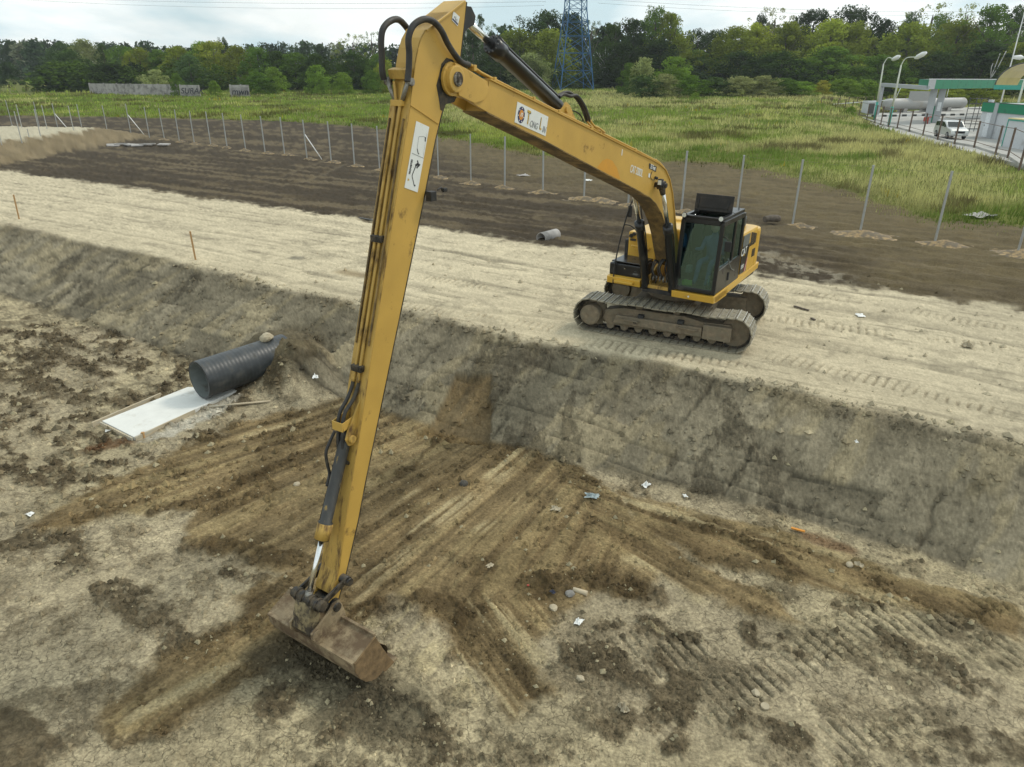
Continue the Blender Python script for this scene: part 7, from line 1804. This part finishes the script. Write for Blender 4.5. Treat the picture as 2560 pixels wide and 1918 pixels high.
MB().tube([(0, 0, 0), (0, 0, q.z - GZ)], [.15, .07], 10).build('pole', 'lamp_cream', r); hq = W2(2551, 144, 79) - b; MB().tube([(0, 0, q.z - GZ), hq], .05, 8).build('lamp_arm', 'lamp_cream', r); MB().tube([hq + Vector((.3, 0, 0)), hq, hq + Vector((-.7, 0, .02))], [.1, .24, .16], 10).build('lamp_head', 'white_steel', r)
mb_ = GS(2499, 268); mt = Vector((mb_.x, mb_.y, W2(2550, 0, mb_.y).z + 1)); m = MB(); m.tube([(0, 0, 0), mt - mb_], [.16, .05], 8); tag(m.build('tall_mast', 'white_steel', None, loc=mb_), 'very tall thin white mast rising behind the yellow arched canopy', 'mast')
# parked car
cp_ = GS(2373, 345); cpv = GS(2338, 338); car = empty('parked_car', tuple(cp_), math.radians(-97), 'silver-white estate car parked on the station yard behind the fence', 'car')
m = MB(); prof = [(-2.15, .35), (-2.2, .75), (-2.1, 1.02), (-1.95, 1.45), (-1.6, 1.62), (-.2, 1.64), (.35, 1.55), (1.0, 1.10), (1.75, .98), (2.1, .82), (2.18, .45), (2.1, .3)]
m.prism(prof, -.86, .86); body = m.build('body', 'car_paint', car, bevel=.09)
def win(p, y0, y1, n='side_window'): MB().prism(p, y0, y1).build(n, 'dark_glass', car)
for y0, y1 in ((-.875, -.855), (.855, .875)):
    win([(-1.85, 1.12), (-1.75, 1.48), (-1.25, 1.54), (-1.25, 1.12)], y0, y1); win([(-1.18, 1.12), (-1.18, 1.54), (-.32, 1.55), (-.32, 1.10)], y0, y1); win([(-.25, 1.10), (-.25, 1.54), (.25, 1.48), (.75, 1.10)], y0, y1)
m = MB(); m.add([(.40, -.68, 1.545), (.40, .68, 1.545), (1.02, .76, 1.13), (1.02, -.76, 1.13)], [(0, 1, 2, 3)]); m.build('windscreen', 'dark_glass', car)
m = MB(); m.bb(2.13, 2.2, -.45, .45, .58, .76); m.build('grille', 'black_paint', car, bevel=.01); m = MB(); m.bb(2.12, 2.2, -.26, .26, .40, .50); m.build('number_plate', 'decal_white', car)
for y in (-.68, .68): m = MB(); m.box((2.08, y, .74), (.14, .26, .16)); m.build('headlight', 'lamp_lens', car, bevel=.03)
for x in (-1.35, 1.35):
    for y in (-.80, .80): w_ = MB().cyl((x, y - .10, .33), (x, y + .10, .33), .33, 22).build('wheel', 'tyre', car, bevel=.02); MB().cyl((x, y + (.11 if y > 0 else -.11) - .01, .33), (x, y + (.11 if y > 0 else -.11) + .01, .33), .21, 16).build('rim', 'rim', w_)
for y in (-.95, .95): MB().box((.62, y, 1.12), (.14, .14, .12)).build('wing_mirror', 'black_paint', car, bevel=.02)
car.scale = (.88, .88, .92)
# station fence
F_PXS = [(2054, 271), (2076, 275), (2092, 280), (2109, 285), (2127, 290), (2146, 295), (2166, 302), (2186, 309), (2201, 314), (2220, 319), (2242, 323), (2272, 331), (2306, 341), (2343, 351), (2385, 362.5), (2434, 371), (2487, 389), (2518, 397), (2549, 419)]
words = ['first', 'second', 'third', 'fourth', 'fifth', 'sixth', 'seventh', 'eighth', 'ninth', 'tenth', 'eleventh', 'twelfth', 'thirteenth', 'fourteenth', 'fifteenth', 'sixteenth', 'seventeenth', 'eighteenth', 'nineteenth']
fps = [Vector(G(u, v, GZ)) for u, v in F_PXS]
sf_ = empty('station_fence', tuple(fps[0]), 0, 'rusty brown wire fence running round the filling station yard', 'fence')
for k, p in enumerate(fps):
    l = p - sf_.location; MB().bb(l.x - .05, l.x + .05, l.y - .05, l.y + .05, -.2, 2.05).build('fence_post', 'rust_post', sf_)
    if k: a, b = fps[k - 1] - sf_.location, l; [MB().beam(a + Vector((0, 0, z)), b + Vector((0, 0, z)), .035, .035).build('rail', 'rust_post', sf_) for z in (1.98, .5)]
    if k: MB().beam(fps[k - 1] - sf_.location + Vector((.3, .3, .08)), l + Vector((.3, .3, .08)), .2, .25).build('kerb_stone', 'pavement', sf_)
bk = [W2(2054, 250, 124), W2(2120, 252, 130), W2(2185, 254, 134)]
bf = empty('station_fence', (bk[0].x, bk[0].y, GZ), 0, 'far stretch of the brown station fence along the back of the yard', 'fence')
for k in range(13):
    p = bk[0].lerp(bk[2], k / 6); l = Vector((p.x, p.y, GZ)) - bf.location; MB().bb(l.x - .05, l.x + .05, l.y - .05, l.y + .05, 0, 2.0).build('fence_post', 'rust_post', bf)
    if k: q = bk[0].lerp(bk[2], (k - 1) / 6); l2 = Vector((q.x, q.y, GZ)) - bf.location; MB().beam(l2 + Vector((0, 0, 1.95)), l + Vector((0, 0, 1.95)), .03, .03).build('rail', 'rust_post', bf)

# ------------------------------------------------------------------ air
def haze_box():
    m = bpy.data.materials.new('haze'); m.use_nodes = True; N, L = m.node_tree.nodes, m.node_tree.links; N.clear()
    o_ = N.new('ShaderNodeOutputMaterial'); v = N.new('ShaderNodeVolumePrincipled'); v.inputs['Color'].default_value = (.86, .93, 1.0, 1); v.inputs['Density'].default_value = .00022; v.inputs['Anisotropy'].default_value = .2
    L.new(v.outputs[0], o_.inputs['Volume']); MATS['haze'] = m
    o = MB().bb(-700, 700, -60, 720, -4.5, 45).build('haze', 'haze'); o['kind'] = 'stuff'; o['label'] = 'thin pale haze in the air'
haze_box()
